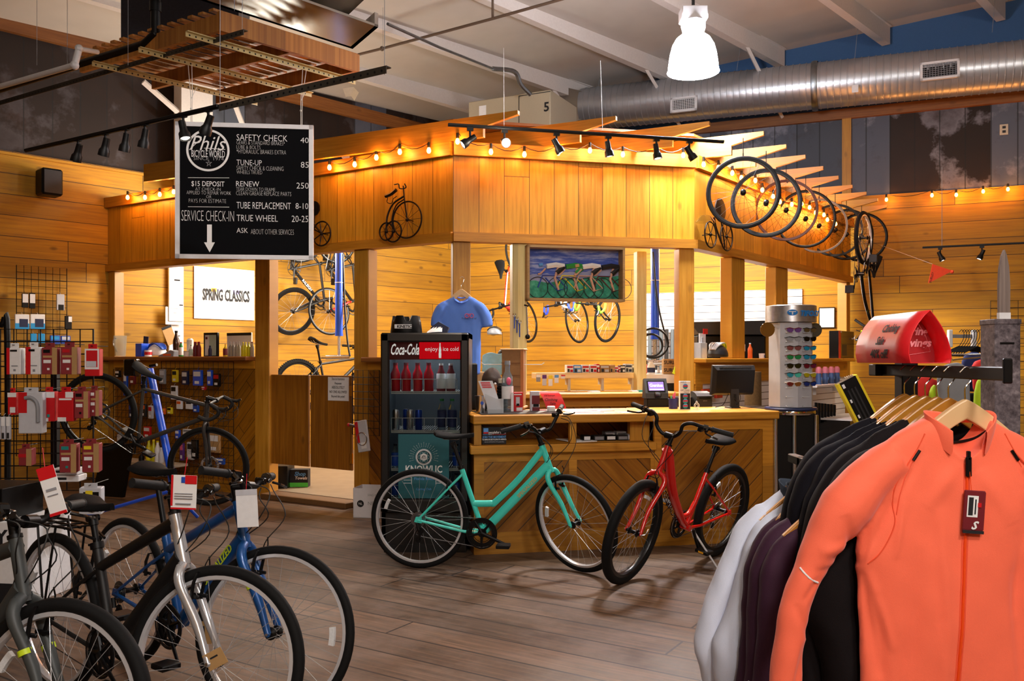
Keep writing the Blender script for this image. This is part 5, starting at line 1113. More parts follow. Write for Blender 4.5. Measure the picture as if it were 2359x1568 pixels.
# ---------------------------------------------------------------- string lights
SB=[]
def bulb(fr,px,py,off,label,grp):
    x,z=fr.hit(px,py,off); t=thing('string_bulb',label,'light bulb',fr.mat(x,off,z),grp)
    m=MB(); m.lathe([(0,.075),(.012,.075),(.014,.04),(.013,.028),(0,.028)],10); obj('socket',m,'black',t)
    m=MB(); m.lathe([(0,-.026),(.012,-.022),(.020,-.006),(.019,.008),(.012,.026),(0,.03)],14); obj('bulb',m,'bulb_warm',t)
    SB.append(fr.at(x,off-.0,z)); return fr.at(x,off,z+.07)
seqs=[(FAB,'left fascia beside the chalkboard',[(294,455),(334,455),(368,448),(400,442)]),(FAB,'left fascia right of the chalkboard',[(759,386),(817,379),(867,363),(921,350),(988,347)]),(FBC,'centre fascia',[(1054,326),(1131,350),(1208,356),(1286,352),(1359,347),(1435,356),(1512,354),(1574,358)]),
 (FCD,'receding right fascia',[(1621,379),(1655,387),(1687,399),(1708,410),(1740,416),(1756,438),(1781,453),(1797,465),(1824,471),(1847,470),(1865,478),(1879,490),(1898,495),(1906,506),(1925,516)]),(RW,'right board wall',[(2042,460),(2147,450),(2203,449),(2265,441),(2322,436)])]
for fr,nm_,pts in seqs:
    cp=[]; n=len(pts)
    for i,(px,py) in enumerate(pts): cp.append(bulb(fr,px,py,-.11,'glowing orange string bulb on the %s, %s from the left'%(nm_,('first','second','third','fourth','fifth','sixth','seventh','eighth','ninth','tenth','eleventh','twelfth','thirteenth','fourteenth','fifteenth')[i]),'string bulbs around the room'))
    c=[]
    for a,b in zip(cp,cp[1:]): c+= [a+(b-a)*k/5-V(0,0,.05*math.sin(PI*k/5)) for k in range(5)]
    c.append(cp[-1]); wire('string_light_cable',c,'black cable of the string bulbs on the %s'%nm_,'cable','cable',.004)
# ---------------------------------------------------------------- hanging wheels
wl=[(1712,443,84,.016,'rim_black','wide black tyre, nearest'),(1765,467,80,.015,'rim_black','black tyre, second'),(1811,484,71,.009,'rim_red','thin brownish rim, third'),(1856,504,67,.010,'rim_black','thin black tyre, fourth'),(1887,520,63,.008,'rim_grey','thin silver rim, fifth'),(1924,530,61,.009,'rim_black','thin dark rim, sixth'),(1950,540,59,.010,'rim_black','thin dark tyre, seventh'),(1985,546,57,.012,'rim_black','dark tyre, eighth and farthest')]
plain('rim_red','4a2a24',.35,metal=.4); plain('rim_grey','7a7674',.4,metal=.5)
for i,(px,py,ry,tr,rim,lab) in enumerate(wl):
    d=.335*F0/ry; p=P(px,py,d); M=Matrix.Translation(p)@Rm('Z',R(-14)); t=thing('bicycle_wheel','spoked bicycle wheel hanging in the row, %s'%lab,'bicycle wheel',M,'wheels hanging from the rafters')
    wheel_parts(t,(0,0,0),.335,tr,Matrix.Identity(4),dict(rim=rim,spokes='spoke_black',tyre='rubber' if i in (0,1,3,6,7) else rim),i in (0,2),24,detail=False,reflect=False,named='rim',rimh=.013)
    m=MB(); m.tube([(0,0,.36),(0,0,.31),(.012,0,.295),(.02,0,.315)],.006,6); m.tube([(0,0,.50),(0,0,.36)],.004,6); obj('hook',m,'black',t)
# ---------------------------------------------------------------- wire art bicycles
def art(fr,name,label,shapes,off=-.09,mat='art_iron'):
    t=thing(name,label,'wall art',fr.M)
    for nm_,kind,dat in shapes:
        m=MB(); 
        H=lambda x,y: V(fr.hit(x,y,off)[0],off,fr.hit(x,y,off)[1])
        if kind=='wheel':
            x,y,r,k,ww=dat; c=H(x,y); rr=abs(H(x,y-r).z-c.z); m.ring(c,rr,.008,'y',36,6)
            for j in range(k): w=2*PI*j/k; m.tube([c,c+V(math.cos(w)*rr,0,math.sin(w)*rr)],ww,4)
            m.ball(c,.018,8,6)
        elif kind=='disc':
            x,y,r=dat; c=H(x,y); rr=abs(H(x,y-r).z-c.z); m.lathe([(0,-.01),(rr,-.006),(rr,.006),(0,.01)],28,c,'y')
        else:
            w=dat[0]; m.tube(curve([H(x,y) for x,y in dat[1:]],5),w,6)
        obj(nm_,m,mat,t)
    m=MB(); x,y=shapes[0][2][0:2]; c=H(x,y); m.tube([c,c+V(0,-off-.002,0)],.005,5); obj('wall_pin',m,mat,t)
plain('art_iron','241a14',.5,metal=.6,var=.2)
art(FAB,'wire_art_tricycle','dark wire high-wheel tricycle art on the fascia right of the chalkboard',[('big_wheel','wheel',(938,506,42,12,.0022)),('rear_wheel','wheel',(890,533,20,8,.002)),('rear_wheel','wheel',(906,533,24,8,.002)),
 ('frame','line',(.007,(938,506),(933,470),(929,428))),('frame','line',(.009,(930,452),(905,470),(892,500),(890,533))),('frame','line',(.006,(932,458),(912,474),(903,505),(906,533))),('seat','line',(.017,(888,452),(900,447),(913,437))),('handlebar','line',(.006,(908,425),(918,424),(921,434),(935,432),(932,423))),('scroll','line',(.004,(893,455),(892,466),(902,468),(906,458),(914,452)))])
art(FAB,'wire_art_bicycle','dark metal bicycle art with a round seat half hidden by the chalkboard',[('wheel','wheel',(741,538,28,7,.006)),('seat_disc','disc',(724,480,17)),('frame','line',(.010,(724,496),(724,515),(741,538))),('frame','line',(.010,(724,510),(715,530),(708,545)))])
art(FCD,'wire_art_bicycle','dark metal bicycle art under the first hanging wheel',[('wheel','wheel',(1637,540,30,6,.004)),('wheel','wheel',(1674,545,32,8,.004)),('seat_disc','disc',(1659,484,27)),('frame','line',(.009,(1645,500),(1650,525),(1662,560))),('frame','line',(.008,(1659,500),(1664,525),(1670,570)))])
x,z=FCD.hit(1625,497,-.1); m=MB(); m.lathe([(0,.0),(.05,.0),(.09,-.05),(.1,-.06)],16); tag(obj('clear_shade',m,'glass_pane',None,FCD.mat(x,-.1,z)),'small clear glass shade near the first hanging wheel','shade')
# ---------------------------------------------------------------- painting in a box frame
PF=Fr(0,7.95,R(13)); px0,pz1=PF.hit(1215,563); px1,pz0=PF.hit(1437,695)
PF=FBC; off=-.10; px0,pz1=PF.hit(1215,563,off); px1,_=PF.hit(1440,566,off); pz0=PF.hit(1215,691,off)[1]
t=thing('painting','deep wood-framed painting of four racing cyclists hung over the counter','painting',PF.mat(px0,off,pz0)); W,H=px1-px0,pz1-pz0
m=MB(); m.box(0,W,0,.14,0,.022); m.box(0,W,0,.14,H-.022,H); m.box(0,.022,0,.14,0,H); m.box(W-.022,W,0,.14,0,H); obj('frame',m,'frame_oak',t); planks('frame_oak',['8a6a3a','a07c48','b08c58'],w=.6,gapw=0,L=9,knots=0)
def _pa():
    t=NT('painted_sky'); v=t.co(scale=(1.2,1,9)); n=t.noise(v,3,6,.65); sky=t.ramp(n,[(.3,srgb('1c2f8c')),(.5,srgb('3a58b8')),(.68,srgb('a8b4dc'))])
    sp=t.n('ShaderNodeSeparateXYZ'); t.L(t.co(),sp.inputs[0]); n2=t.noise(t.co(),9,5,.7); g=t.ramp(n2,[(.3,srgb('0a4030')),(.5,srgb('1c8a70')),(.7,srgb('58b898'))])
    hz=t.mth('ADD',t.mth('MULTIPLY',t.noise(t.co(),5,3),.10),.13); hz=t.mth('ADD',hz,t.mth('MULTIPLY',sp.outputs[0],.06)); e=t.mth('LESS_THAN',sp.outputs[2],hz); pale=t.mix(t.mth('LESS_THAN',sp.outputs[2],t.mth('ADD',hz,.07)),sky,srgb('8c92b8'))
    t.L(t.mix(e,pale,g),t.b.inputs['Base Color']); t.set(Roughness=.6); return t.m
DEF['painted_sky']=_pa
m=MB(); m.box(.02,W-.02,.12,.13,.02,H-.02); cv=obj('canvas',m,'painted_sky',t)
plain('tan_skin','c89c88',.6); plain('paint_blue','2040a8',.5); plain('paint_maroon','5a1420',.5); plain('lilac','b8bcd8',.6)
CT=lambda x,y:(( x-1224)/(1424-1224)*(W-.04)+.02, H-.02-(y-572)/(690-572)*(H-.04))
for i,(bx,fc,jc,hc,pc) in enumerate(((1300,'yellow','green','lilac','green'),(1258,'paint_blue','white','lightblue','ink'),(1378,'paint_maroon','ink','tan','ink'),(1335,'tan_skin','white','tan','ink'))):
    r=25; x1_,x2_=bx-10,bx+52; y=115.5*0+663; yy=.118-.006*i
    m=MB()
    for xx_ in (x1_,x2_): c=CT(xx_,y); m.ring((c[0],yy,c[1]),r*.00385*1.0,.0035,'y',28,5)
    obj('painted_wheel',m,'ink',cv)
    def seg(pts,w,mat,nm_):
        m=MB(); q=[CT(a,b) for a,b in pts]; m.tube([(a,yy-.001,b) for a,b in q],w,6,flat=1); obj(nm_,m,mat,cv)
    seg([(x1_,y),(bx,634),(bx+26,634),(bx+32,670),(bx+6,640)],.0065,fc,'painted_bike'); seg([(bx+32,670),(x2_,y),(bx+28,636)],.005,fc,'painted_bike')
    seg([(bx+34,612),(bx+26,640),(bx+34,668)],.012,'tan_skin','painted_leg'); seg([(bx+46,612),(bx+30,628)],.024,pc,'painted_shorts')
    seg([(bx+8,613),(bx+28,609),(bx+46,612)],.026,jc,'painted_jersey'); seg([(bx+6,618),(bx-4,630),(bx-10,632)],.009,'tan_skin','painted_arm'); seg([(bx-8,611),(bx+0,609)],.016,hc,'painted_head')
# speaker and outlet
x,z=LW.hit(146,452,-.3); x0_,z0_=LW.hit(97,452,-.3); zt2=LW.hit(146,391,-.3)[1]; t=thing('wall_speaker','black speaker mounted high on the left board wall','speaker',LW.mat((x+x0_)/2,-.3,z)); w2_=abs(x-x0_)
m=MB(); m.box(-w2_/2,w2_/2,0,.22,0,zt2-z,.02); obj('cabinet',m,'black',t); m=MB(); m.box(-w2_/2+.02,w2_/2-.02,-.006,0,.02,zt2-z-.02,.004); obj('speaker_grille',m,'dark_grey',t); m=MB(); m.box(-.04,.04,.22,.30,.1,.16); obj('bracket',m,'black',t)
x,z=RW.hit(2313,298,.04); m=MB(); m.box(-.05,.05,-.01,.0,-.07,.07,.003); m.m=1; m.box(-.02,.02,-.014,-.009,.012,.045); m.box(-.02,.02,-.014,-.009,-.045,-.012); tag(obj('wall_outlet',m,['cream','dark_grey'],None,RW.M@T_(x,.05,z)),'cream electrical outlet on the metal upper right wall','outlet')
# flag line
a=RW.at(RW.hit(2030,565,-.3)[0],-.3,RW.hit(2030,565,-.3)[1]); b=P(2148,608,9.5); t=thing('pennant_flag','small orange pennant flag hanging on a thin string','flag',Matrix.Translation(b))
m=MB(); m.prism([(-.00,.0),(-.045,-.21),(.20,-.085),(.21,-.07)],-.003,.003); obj('flag',m,'orange_flag',t); wire('flag_string',[a,b],'thin pale string leading to the orange pennant','string','wire_white',.002)
m=MB(); m.ball((.215,0,-.085),.02,8,6); obj('flag_tip',m,'orange_flag',t)
text('flag_lettering','BURLEY',.035,'ink',t,T_(.0,-.0045,-.15)@Rm('Y',R(-75)))
# paper airplane-like torn tape on the ceiling
p=P(805,215,10.6); m=MB(); m.quad((-.08,0,.06),(.05,0,.08),(.02,.02,-.03),(-.05,.01,-.04)); m.quad((.05,0,.08),(.12,-.03,.0),(.06,0,-.09),(.02,.02,-.03)); tag(obj('torn_paper',m,'cream',None,Matrix.Translation(p)),'torn yellowish paper hanging below the ceiling by the dark strut','paper')
# ---------------------------------------------------------------- clothes
plain('orange_cloth','ff6e4c',.75,var=.03,sc=300,sheen=.2,bump=500); plain('orange_zip','f04a0c',.5,var=0); plain('black_cloth','0b0912',.85,var=.1,sc=200,bump=400,spec=.2); plain('brownblack_cloth','120c0e',.85,var=.1,sc=200,bump=400,spec=.2); plain('plum_cloth','340c2a',.8,var=.08,sc=200,bump=400)
plain('white_cloth','d8def0',.8,var=.03,sc=200,bump=400); plain('slate_cloth','3a4452',.85,var=.06,sc=200,bump=400); plain('blue_cloth','5f8cec',.85,var=.08,sc=260,bump=400); plain('hanger_wood','dcb684',.4,coat=.2,var=.05,sc=8); plain('hanger_amber','b07628',.3,coat=.4,var=.08,sc=8); plain('neon_cloth','b4d81c',.8); plain('red_cloth','cc2018',.8); plain('grey_cloth','8a8c90',.85); plain('navy_cloth','18265c',.85)
import numpy as np
from mathutils.bvhtree import BVHTree
def garment(name,parent,mat,rows,sleeves,voxel=.009,fold=.02,fine=.006,seed=0,creases=(),neck=None,auto=10,xs=1.0):
    m=MB(); rr=[]; n=28
    for (z,w,dp,cx) in rows: rr.append([(cx+xs*w*math.copysign(abs(math.cos(2*PI*j/n))**.85,math.cos(2*PI*j/n)),dp*math.copysign(abs(math.sin(2*PI*j/n))**.75,math.sin(2*PI*j/n)),z) for j in range(n)])
    m.grid(rr,closed=True); m.add(rr[0],[tuple(range(n))],False); m.add(rr[-1],[tuple(range(n))[::-1]],False)
    for sl in sleeves:
        pts=curve([p[:3] for p in sl],4); k=len(pts); rs=[]
        for i in range(k):
            t=i/(k-1)*(len(sl)-1); a=int(min(t,len(sl)-2)); f=t-a; rs.append(sl[a][3]*(1-f)+sl[a+1][3]*f)
        m.tube(pts,rs,16)
    me=bpy.data.meshes.new('raw'); me.from_pydata(m.v,[],m.f); o=bpy.data.objects.new('raw',me); COL.objects.link(o)
    md=o.modifiers.new('weld','REMESH'); md.mode='VOXEL'; md.voxel_size=voxel; md.use_smooth_shade=True
    md=o.modifiers.new('soft','SMOOTH'); md.iterations=8; md.factor=.6
    dg=bpy.context.evaluated_depsgraph_get(); dg.update(); me2=bpy.data.meshes.new_from_object(o.evaluated_get(dg)); bpy.data.objects.remove(o); bpy.data.meshes.remove(me)
    rg=random.Random(seed*7+1); cs=list(creases); z0=rows[0][0]
    for k in range(auto):     # hanging folds and armpit drags
        s_=1 if k%2 else -1; x=s_*rg.uniform(.04,.26)*xs; zt=rg.uniform(-.40,-.15); ln=rg.uniform(.15,.5)
        cs.append((x,zt,x+s_*rg.uniform(-.04,.03),zt-ln,rg.uniform(.010,.022),rg.choice((-1,1))*rg.uniform(.3,1)*fold*.45))
    sd=Vector((seed*3.1,seed*1.7,0))
    n=len(me2.vertices); co=np.empty(n*3,np.float32); me2.vertices.foreach_get('co',co); co=co.reshape(-1,3); nr=np.empty(n*3,np.float32); me2.vertices.foreach_get('normal',nr); nr=nr.reshape(-1,3)
    dsp=np.zeros(n)
    for (x0,za,x1,zb,w,a) in cs:
        dx,dz=x1-x0,zb-za; t=((co[:,0]-x0)*dx+(co[:,2]-za)*dz)/(dx*dx+dz*dz); tt=np.clip(t,0,1)
        q=((co[:,0]-x0-dx*tt)**2+(co[:,2]-za-dz*tt)**2)/(w*w); dsp+=np.where((t>-.1)&(t<1.1),a*np.exp(-q)*np.sin(PI*np.clip(tt*.9+.05,.02,1))**.5,0)
    for k in range(10):     # smooth pseudo-noise from a few plane waves
        f=(rg.uniform(-28,28),rg.uniform(-20,20),rg.uniform(-14,14)); dsp+=fold*.07*np.sin(co[:,0]*f[0]+co[:,1]*f[1]+co[:,2]*f[2]+rg.uniform(0,6)); dsp+=fine*.10*np.sin(co[:,0]*f[0]*3.3+co[:,1]*f[1]*3+co[:,2]*f[2]*4+rg.uniform(0,6))
    co=co+nr*dsp[:,None]
    if neck:
        r=np.abs(co[:,0])/neck[0]; lim=neck[1]+neck[2]*r**2.2+np.maximum(0,co[:,1])*.9; co[:,2]=np.where((r<1)&(co[:,2]>lim),lim,co[:,2])
    me2.vertices.foreach_set('co',co.astype(np.float32).ravel())
    me2.materials.clear(); PEND.append((me2,[mat])); me2.name=name
    for pl_ in me2.polygons: pl_.use_smooth=True
    o=bpy.data.objects.new(name,me2); COL.objects.link(o); o.parent=parent
    o2=BVHTree.FromPolygons([v.co for v in me2.vertices],[list(p.vertices) for p in me2.polygons]); BV[o.name]=o2
    return o
BV={}
def front(o,x,z,e=.0):
    h=BV[o.name].ray_cast(Vector((x,-1,z)),Vector((0,1,0))); return Vector((x,(h[0].y if h[0] else -.04)-e,z))
FOLD_E=[]
def hangerobj(M,label,mat,half=.19,group=None,thick=.011,hook_top=.155,clipw=.0):
    """origin at the underside of the wood centre"""
    t=thing('coat_hanger',label,'hanger',M,group)
    q=.19/half
    top=[(x*half, .070-1.1*abs(x*.19)**1.2) for x in [i/10-1 for i in range(21)]]; bot=[(x*half*.985,.015-.95*abs(x*.19)**1.15) for x in [1-i/10 for i in range(21)]]
    m=MB(); m.prism(top+bot,-thick,thick); o=obj('wooden_arm',m,mat,t); md=o.modifiers.new('round','BEVEL'); md.width=.004; md.segments=2; md.limit_method='ANGLE'
    m=MB(); m.tube(curve([(0,0,.064),(0,0,.10),(.014,0,.118),(.024,0,hook_top-.012),(.004,0,hook_top+.006),(-.014,0,hook_top-.008)],5),.0022,8); obj('hook',m,'chrome',t)
    return t
def jacket(label,M,mat,seed=0,sl=None,sr=None,group=None,dp=.04,hem=-.72,detail=False,cmat=None,fold=.03,xs=1.0,creases=(),ch=1.0):
    t=thing('jacket',label,'jacket',M,group)
    rows=[(hem,.265,dp*.9,.0),(hem*.7,.27,dp*1.05,0),(-.42,.285,dp*1.15,0),(-.30,.288,dp*1.15,0),(-.20,.270,dp*1.1,0),(-.10,.258,dp,0),(-.055,.25,dp*.9,0),(-.01,.225,dp*.85,0),(.025,.17,dp*.85,0),(.05,.12,dp*.85,0),(.066,.09,dp*.9,0)]
    sl=sl or [(-.17,0,-.045,.055),(-.246,0,-.09,.058),(-.31,0,-.2,.06),(-.34,0,-.36,.05),(-.35,0,-.55,.045),(-.355,0,-.75,.042)]
    sr=sr or [(-x,y,z,r) for x,y,z,r in sl]
    b=garment('body_fabric',t,mat,rows,[sl,sr],seed=seed,fold=fold,voxel=.006 if detail else .012,fine=.003 if detail else .006,neck=(.078,-.035,.10),creases=creases,xs=xs,auto=4 if detail else 14)
    if detail: BV['orange']=BV[b.name]
    m=MB(); top=[];bot=[];inn=[];inb=[]
    for k in range(31):
        th=-152+304*k/30; a=abs(th); r=R(th); x=-.084*math.sin(r); y=.046*math.cos(r)-.004; f=max(0,(a-60)/92)
        zb=.055-.088*f**1.4; zt=zb+(.082-zb)*ch if ch<1 else .082+.012*math.sin(min(1,a/80)*PI/2)-.052*f**2.2; fl=1+.18*math.sin(min(1,a/90)*PI/2)
        bot.append((x*1.06,y*1.1-.004*f,zb)); top.append((x*fl,y*fl-.012*f,zt)); inn.append((x*fl*.94,y*fl*.92-.010*f,zt-.002)); inb.append((x*.94,y*.92,zb))
    mid=[tuple((Vector(a)*.5+Vector(b)*.5)+Vector((0,-.004,0))) for a,b in zip(bot,top)]
    m.grid([bot,mid,top,inn,inb]); o=obj('collar',m,cmat or mat,t); md=o.modifiers.new('s','SUBSURF'); md.levels=1; md.render_levels=1
    return t,b
JX,JZ=1.245,1.215
# rack
t=thing('clothes_rack','black steel face-out arm and post of the clothes rack at the right','clothes rack',V(0,0,0))
m=MB(); m.box(1.262,1.280,2.23,3.0,1.392,1.428,.003); m.box(1.259,1.283,2.222,2.232,1.385,1.45,.003); obj('upper_arm',m,'black',t)
m=MB(); m.box(1.33,1.385,2.96,3.02,0,1.46,.003); m.box(1.24,1.385,2.96,3.02,1.39,1.43,.003); obj('rack_post',m,'black',t)
m=MB(); m.box(1.0,1.03,2.88,3.15,1.075,1.105,.003); m.box(1.12,1.15,2.60,3.05,1.075,1.105,.003); m.box(1.0,1.38,3.02,3.05,1.075,1.105,.003); obj('lower_arm',m,'black',t)
m=MB(); m.box(.9,1.8,2.9,2.95,0,.05,.003); m.box(1.33,1.385,2.5,3.5,0,.05,.003); obj('rack_base',m,'black',t)
# orange jacket at the front
osl=[(-.17,0,-.04,.055),(-.235,0,-.085,.064),(-.31,-.005,-.175,.070),(-.368,-.01,-.265,.054),(-.415,-.012,-.347,.043),(-.45,-.015,-.431,.038),(-.467,-.018,-.515,.038),(-.482,-.02,-.64,.044),(-.492,-.02,-.78,.046)]
osr=[(.17,0,-.04,.055),(.246,0,-.09,.062),(.315,-.005,-.2,.064),(.35,-.01,-.36,.052),(.365,-.015,-.55,.045),(.37,-.02,-.75,.042)]
OC=[(-.295,-.325,-.335,-.20,.016,-.009),(-.285,-.335,-.20,-.16,.011,-.007),(-.27,-.345,-.235,-.20,.010,.007),(-.28,-.36,-.235,-.62,.014,-.009),(-.255,-.36,-.20,-.55,.012,.007),(-.235,-.42,-.21,-.80,.016,-.008),(-.30,-.30,-.375,-.315,.014,-.007),(-.33,-.27,-.395,-.29,.014,.006),(-.345,-.335,-.41,-.345,.012,-.005),(-.40,-.36,-.44,-.42,.008,-.006),(-.46,-.44,-.43,-.52,.010,-.006),
 (-.44,-.55,-.47,-.70,.012,-.008),(-.13,-.30,-.16,-.75,.02,-.007),(.13,-.25,.17,-.7,.02,-.008),(.24,-.30,.20,-.62,.016,-.009),(.28,-.33,.21,-.17,.012,-.008),(-.12,-.02,-.17,-.13,.008,-.004),(.12,-.02,.17,-.13,.008,-.004),(-.03,-.06,-.10,-.16,.02,.006),(.04,-.08,.11,-.2,.02,.006),(-.07,-.5,-.05,-.82,.018,.007),(-.17,-.16,-.19,-.30,.009,.006)]
oj,ob=jacket('bright orange zip jacket with hang tag, front of the upper rack',Matrix.Translation((JX-.012,2.40,JZ)),'orange_cloth',seed=0,dp=.05,detail=True,sl=osl,sr=osr,hem=-.88,fold=.018,creases=OC)
m=MB(); m.tube([front(ob,-.055*(-z)**1.3*.9,z,.001) for z in [-.05-.02*k for k in range(41)]],.0042,6); obj('zipper',m,'orange_zip',oj)
for s_ in (-1,1): m=MB(); m.tube([front(ob,s_*.007-.055*(-z)**1.3*.9,z,-.001) for z in [-.05-.02*k for k in range(41)]],.0026,5); obj('zipper_tape',m,'orange_seam',oj)
plain('orange_seam','e8502c',.7)
a=front(ob,0,-.05,.006); m=MB(); m.box(-.009,.007,a.y-.008,a.y,-.085,-.03,.003); m.box(-.005,.004,a.y-.008,a.y+.004,-.04,-.015,.002); obj('zip_puller',m,'black',oj)
m=MB(); m.tube(curve([(-.070,-.018,.035),(-.05,.012,.012),(.0,.030,.0),(.05,.012,.012),(.070,-.018,.035)],5),.0042,6); obj('neck_binding',m,'black',oj)
for s_ in (-1,1):
    sm=[front(ob,s_*x,z,.0) for x,z in ((.11,.03),(.135,-.02),(.16,-.055),(.19,-.11),(.196,-.16),(.192,-.21),(.21,-.26),(.235,-.30),(.262,-.325))]; m=MB(); m.tube(curve(sm,5),.0022,5); obj('shoulder_seam',m,'orange_seam',oj)
    m=MB(); m.tube([front(ob,s_*.125,-.015,.002),front(ob,s_*.142,-.042,.002)],.0042,6); obj('shoulder_zip',m,'black',oj)
    m=MB(); m.tube([front(ob,s_*x,z,.0) for x,z in ((.142,-.042),(.165,-.09),(.18,-.14),(.188,-.19))],.0018,5); obj('pocket_seam',m,'orange_seam',oj)
m=MB(); m.tube([front(ob,x,z,.0005) for x,z in ((-.448,-.335),(-.442,-.345),(-.430,-.358),(-.415,-.368),(-.402,-.374))],.0028,6); obj('reflective_piping',m,'white',oj)
a=front(ob,.0,-.17,.008)
tg=card('hang_tag',None,None,None,.056,.115,.006,['maroon','paper','brandred','ink'],[(0,1,.09,.97,0),(.14,.66,.38,.88,1),(.2,.42,.42,.84,3),(.5,.56,.45,.8,3),(.64,.8,.62,.72,2),(0,1,0,.07,3)],parent=oj); tg.matrix_local=T_(.004,a.y-.004,-.235)@Rm('Y',R(4))
m=MB(); m.tube([(.0,a.y,-.07),(.003,a.y-.004,-.125)],.001,4); obj('tag_string',m,'orange_zip',oj)
text('tag_emblem','S',.03,'paper',tg,T_(0,-.0055,.012),shear=.4,bold=.001)
hangerobj(Matrix.Translation((JX+.005,2.395,1.268)),'pale wooden hanger of the orange jacket','hanger_wood',hook_top=.152,thick=.012)
# dark jackets behind
bl=[('brownblack_cloth','brown-black jacket directly behind the orange one'),('brownblack_cloth','brown-black jacket second behind the orange one'),('black_cloth','black jacket third behind the orange one'),('black_cloth','black jacket fourth behind the orange one'),('black_cloth','black jacket at the very back of the upper rack')]
bsl2=[(-.17,0,-.045,.055),(-.246,0,-.09,.06),(-.30,0,-.2,.065),(-.32,0,-.36,.07),(-.33,0,-.47,.07),(-.29,0,-.62,.065),(-.26,0,-.80,.06)]
for i,(mt,lab) in enumerate(bl):
    d=2.50+.07*i; jacket(lab,Matrix.Translation((JX-.002*i,d,JZ-.012)),mt,seed=i+1,dp=.033,sl=bsl2 if i==0 else None,group='dark jackets on the upper rack',hem=-.85,ch=.35)
    hangerobj(Matrix.Translation((JX+.012,d,1.268)),'amber varnished wooden hanger on the upper rack, %s behind the pale one'%('first','second','third','fourth','fifth')[i],'hanger_amber',group='hangers on the upper rack',hook_top=.152)
# lower tier
wsl=[(-.14,0,-.03,.045),(-.195,0,-.08,.050),(-.235,0,-.17,.052),(-.30,0,-.36,.046),(-.325,0,-.47,.050),(-.31,0,-.62,.046)]
psl=[(-.13,0,-.03,.04),(-.175,0,-.08,.047),(-.205,0,-.17,.050),(-.222,0,-.35,.047),(-.238,0,-.5,.045),(-.262,0,-.72,.045)]
for i,(mt,lab,d,sl,cm,dx) in enumerate((('white_cloth','pale grey-white jacket with slate collar, back of the lower rack',2.98,wsl,'slate_cloth',0),('white_cloth','second pale grey-white jacket, in front of the first on the lower rack',2.90,[(x*.86,y,z,r) for x,y,z,r in wsl],'slate_cloth',0),('plum_cloth','plum purple jacket behind two others on the lower rack',2.80,psl,None,0),('plum_cloth','plum purple jacket in the middle of the lower rack',2.72,psl,None,0),('plum_cloth','plum purple jacket nearest on the lower rack',2.65,psl,None,0))):
    j,jb=jacket(lab,Matrix.Translation((1.01,d,.945)),mt,seed=i+2,dp=.034,sl=sl,cmat=cm,group='lower rack jackets',hem=-.75,xs=.74,fold=.04)
    if i==3: m=MB(); m.tube([front(jb,x,-.50,.001) for x in (-.275,-.25,-.225)],.003,5); obj('reflective_piping',m,'white',j)
    hangerobj(Matrix.Translation((1.015,d,.99)),'varnished wooden hanger on the lower rack, %s from the back'%('first','second','third','fourth','fifth')[i],'hanger_amber',group='hangers on the lower rack',hook_top=.115)
# curved red sale sign standing on the arm
t=thing('sale_sign','curved red card sign reading clothing sale 40% off, on top of the rack','sign',V(1.255,2.6,1.435))
sec=[(-.062,.0)]+[(-.062+.055*math.sin(k/8*PI/2)**1.6*1.0-.004*math.sin(k/8*PI),.155*k/8) for k in range(1,9)]
sec=[(-.062,0),(-.068,.03),(-.066,.06),(-.056,.09),(-.040,.12),(-.020,.145),(-.003,.160),(.012,.142),(.032,.112),(.050,.075),(.060,.040),(.062,.015),(.058,0)]
m=MB(); rows=[[(x,y,z) for x,z in sec] for y in (0,.1,.2,.3,.4)]; m.grid(rows,closed=True); sc_=obj('card_tube',m,'sale_red',t); md=sc_.modifiers.new('s','SOLIDIFY'); md.thickness=.0025
def secx(z):
    for (x0,z0),(x1,z1) in zip(sec,sec[1:7]):
        if z0<=z<=z1: return x0+(x1-x0)*(z-z0)/(z1-z0)
    return -.02
for s_,sz,z,y in (('40% off!',.040,.016,.21),('Sale',.036,.060,.21),('Clothing',.034,.100,.17)):
    q_=text('handwriting',s_,sz,'ink',sc_,None,shear=.25,bold=.0006,ext=.0006)
    for v in q_.data.vertices: u,w,e=v.co.x,v.co.z+z,v.co.y; v.co=(secx(w)-.0022+e*.5,y-u,w)
m=MB(); m.prism([(x*.96,z*.96+.002) for x,z in sec],.10,.103); ins=obj('inner_card',m,'sale_red_dark',sc_); plain('sale_red_dark','a0101c',.5)
text('script_lettering','Spring',.034,'pink_print',ins,T_(-.006,.0985,.088),shear=.25,bold=.0012); text('script_lettering','Savings',.034,'pink_print',ins,T_(-.002,.0985,.052),shear=.25,bold=.0012); plain('pink_print','e898a0',.5,var=0)
m=MB(); m.tube([(-.055,.098,.02),(.045,.098,.036),(.030,.098,.085),(-.0,.098,.135)],.0008,4); obj('printed_line',m,'pink_print',ins)
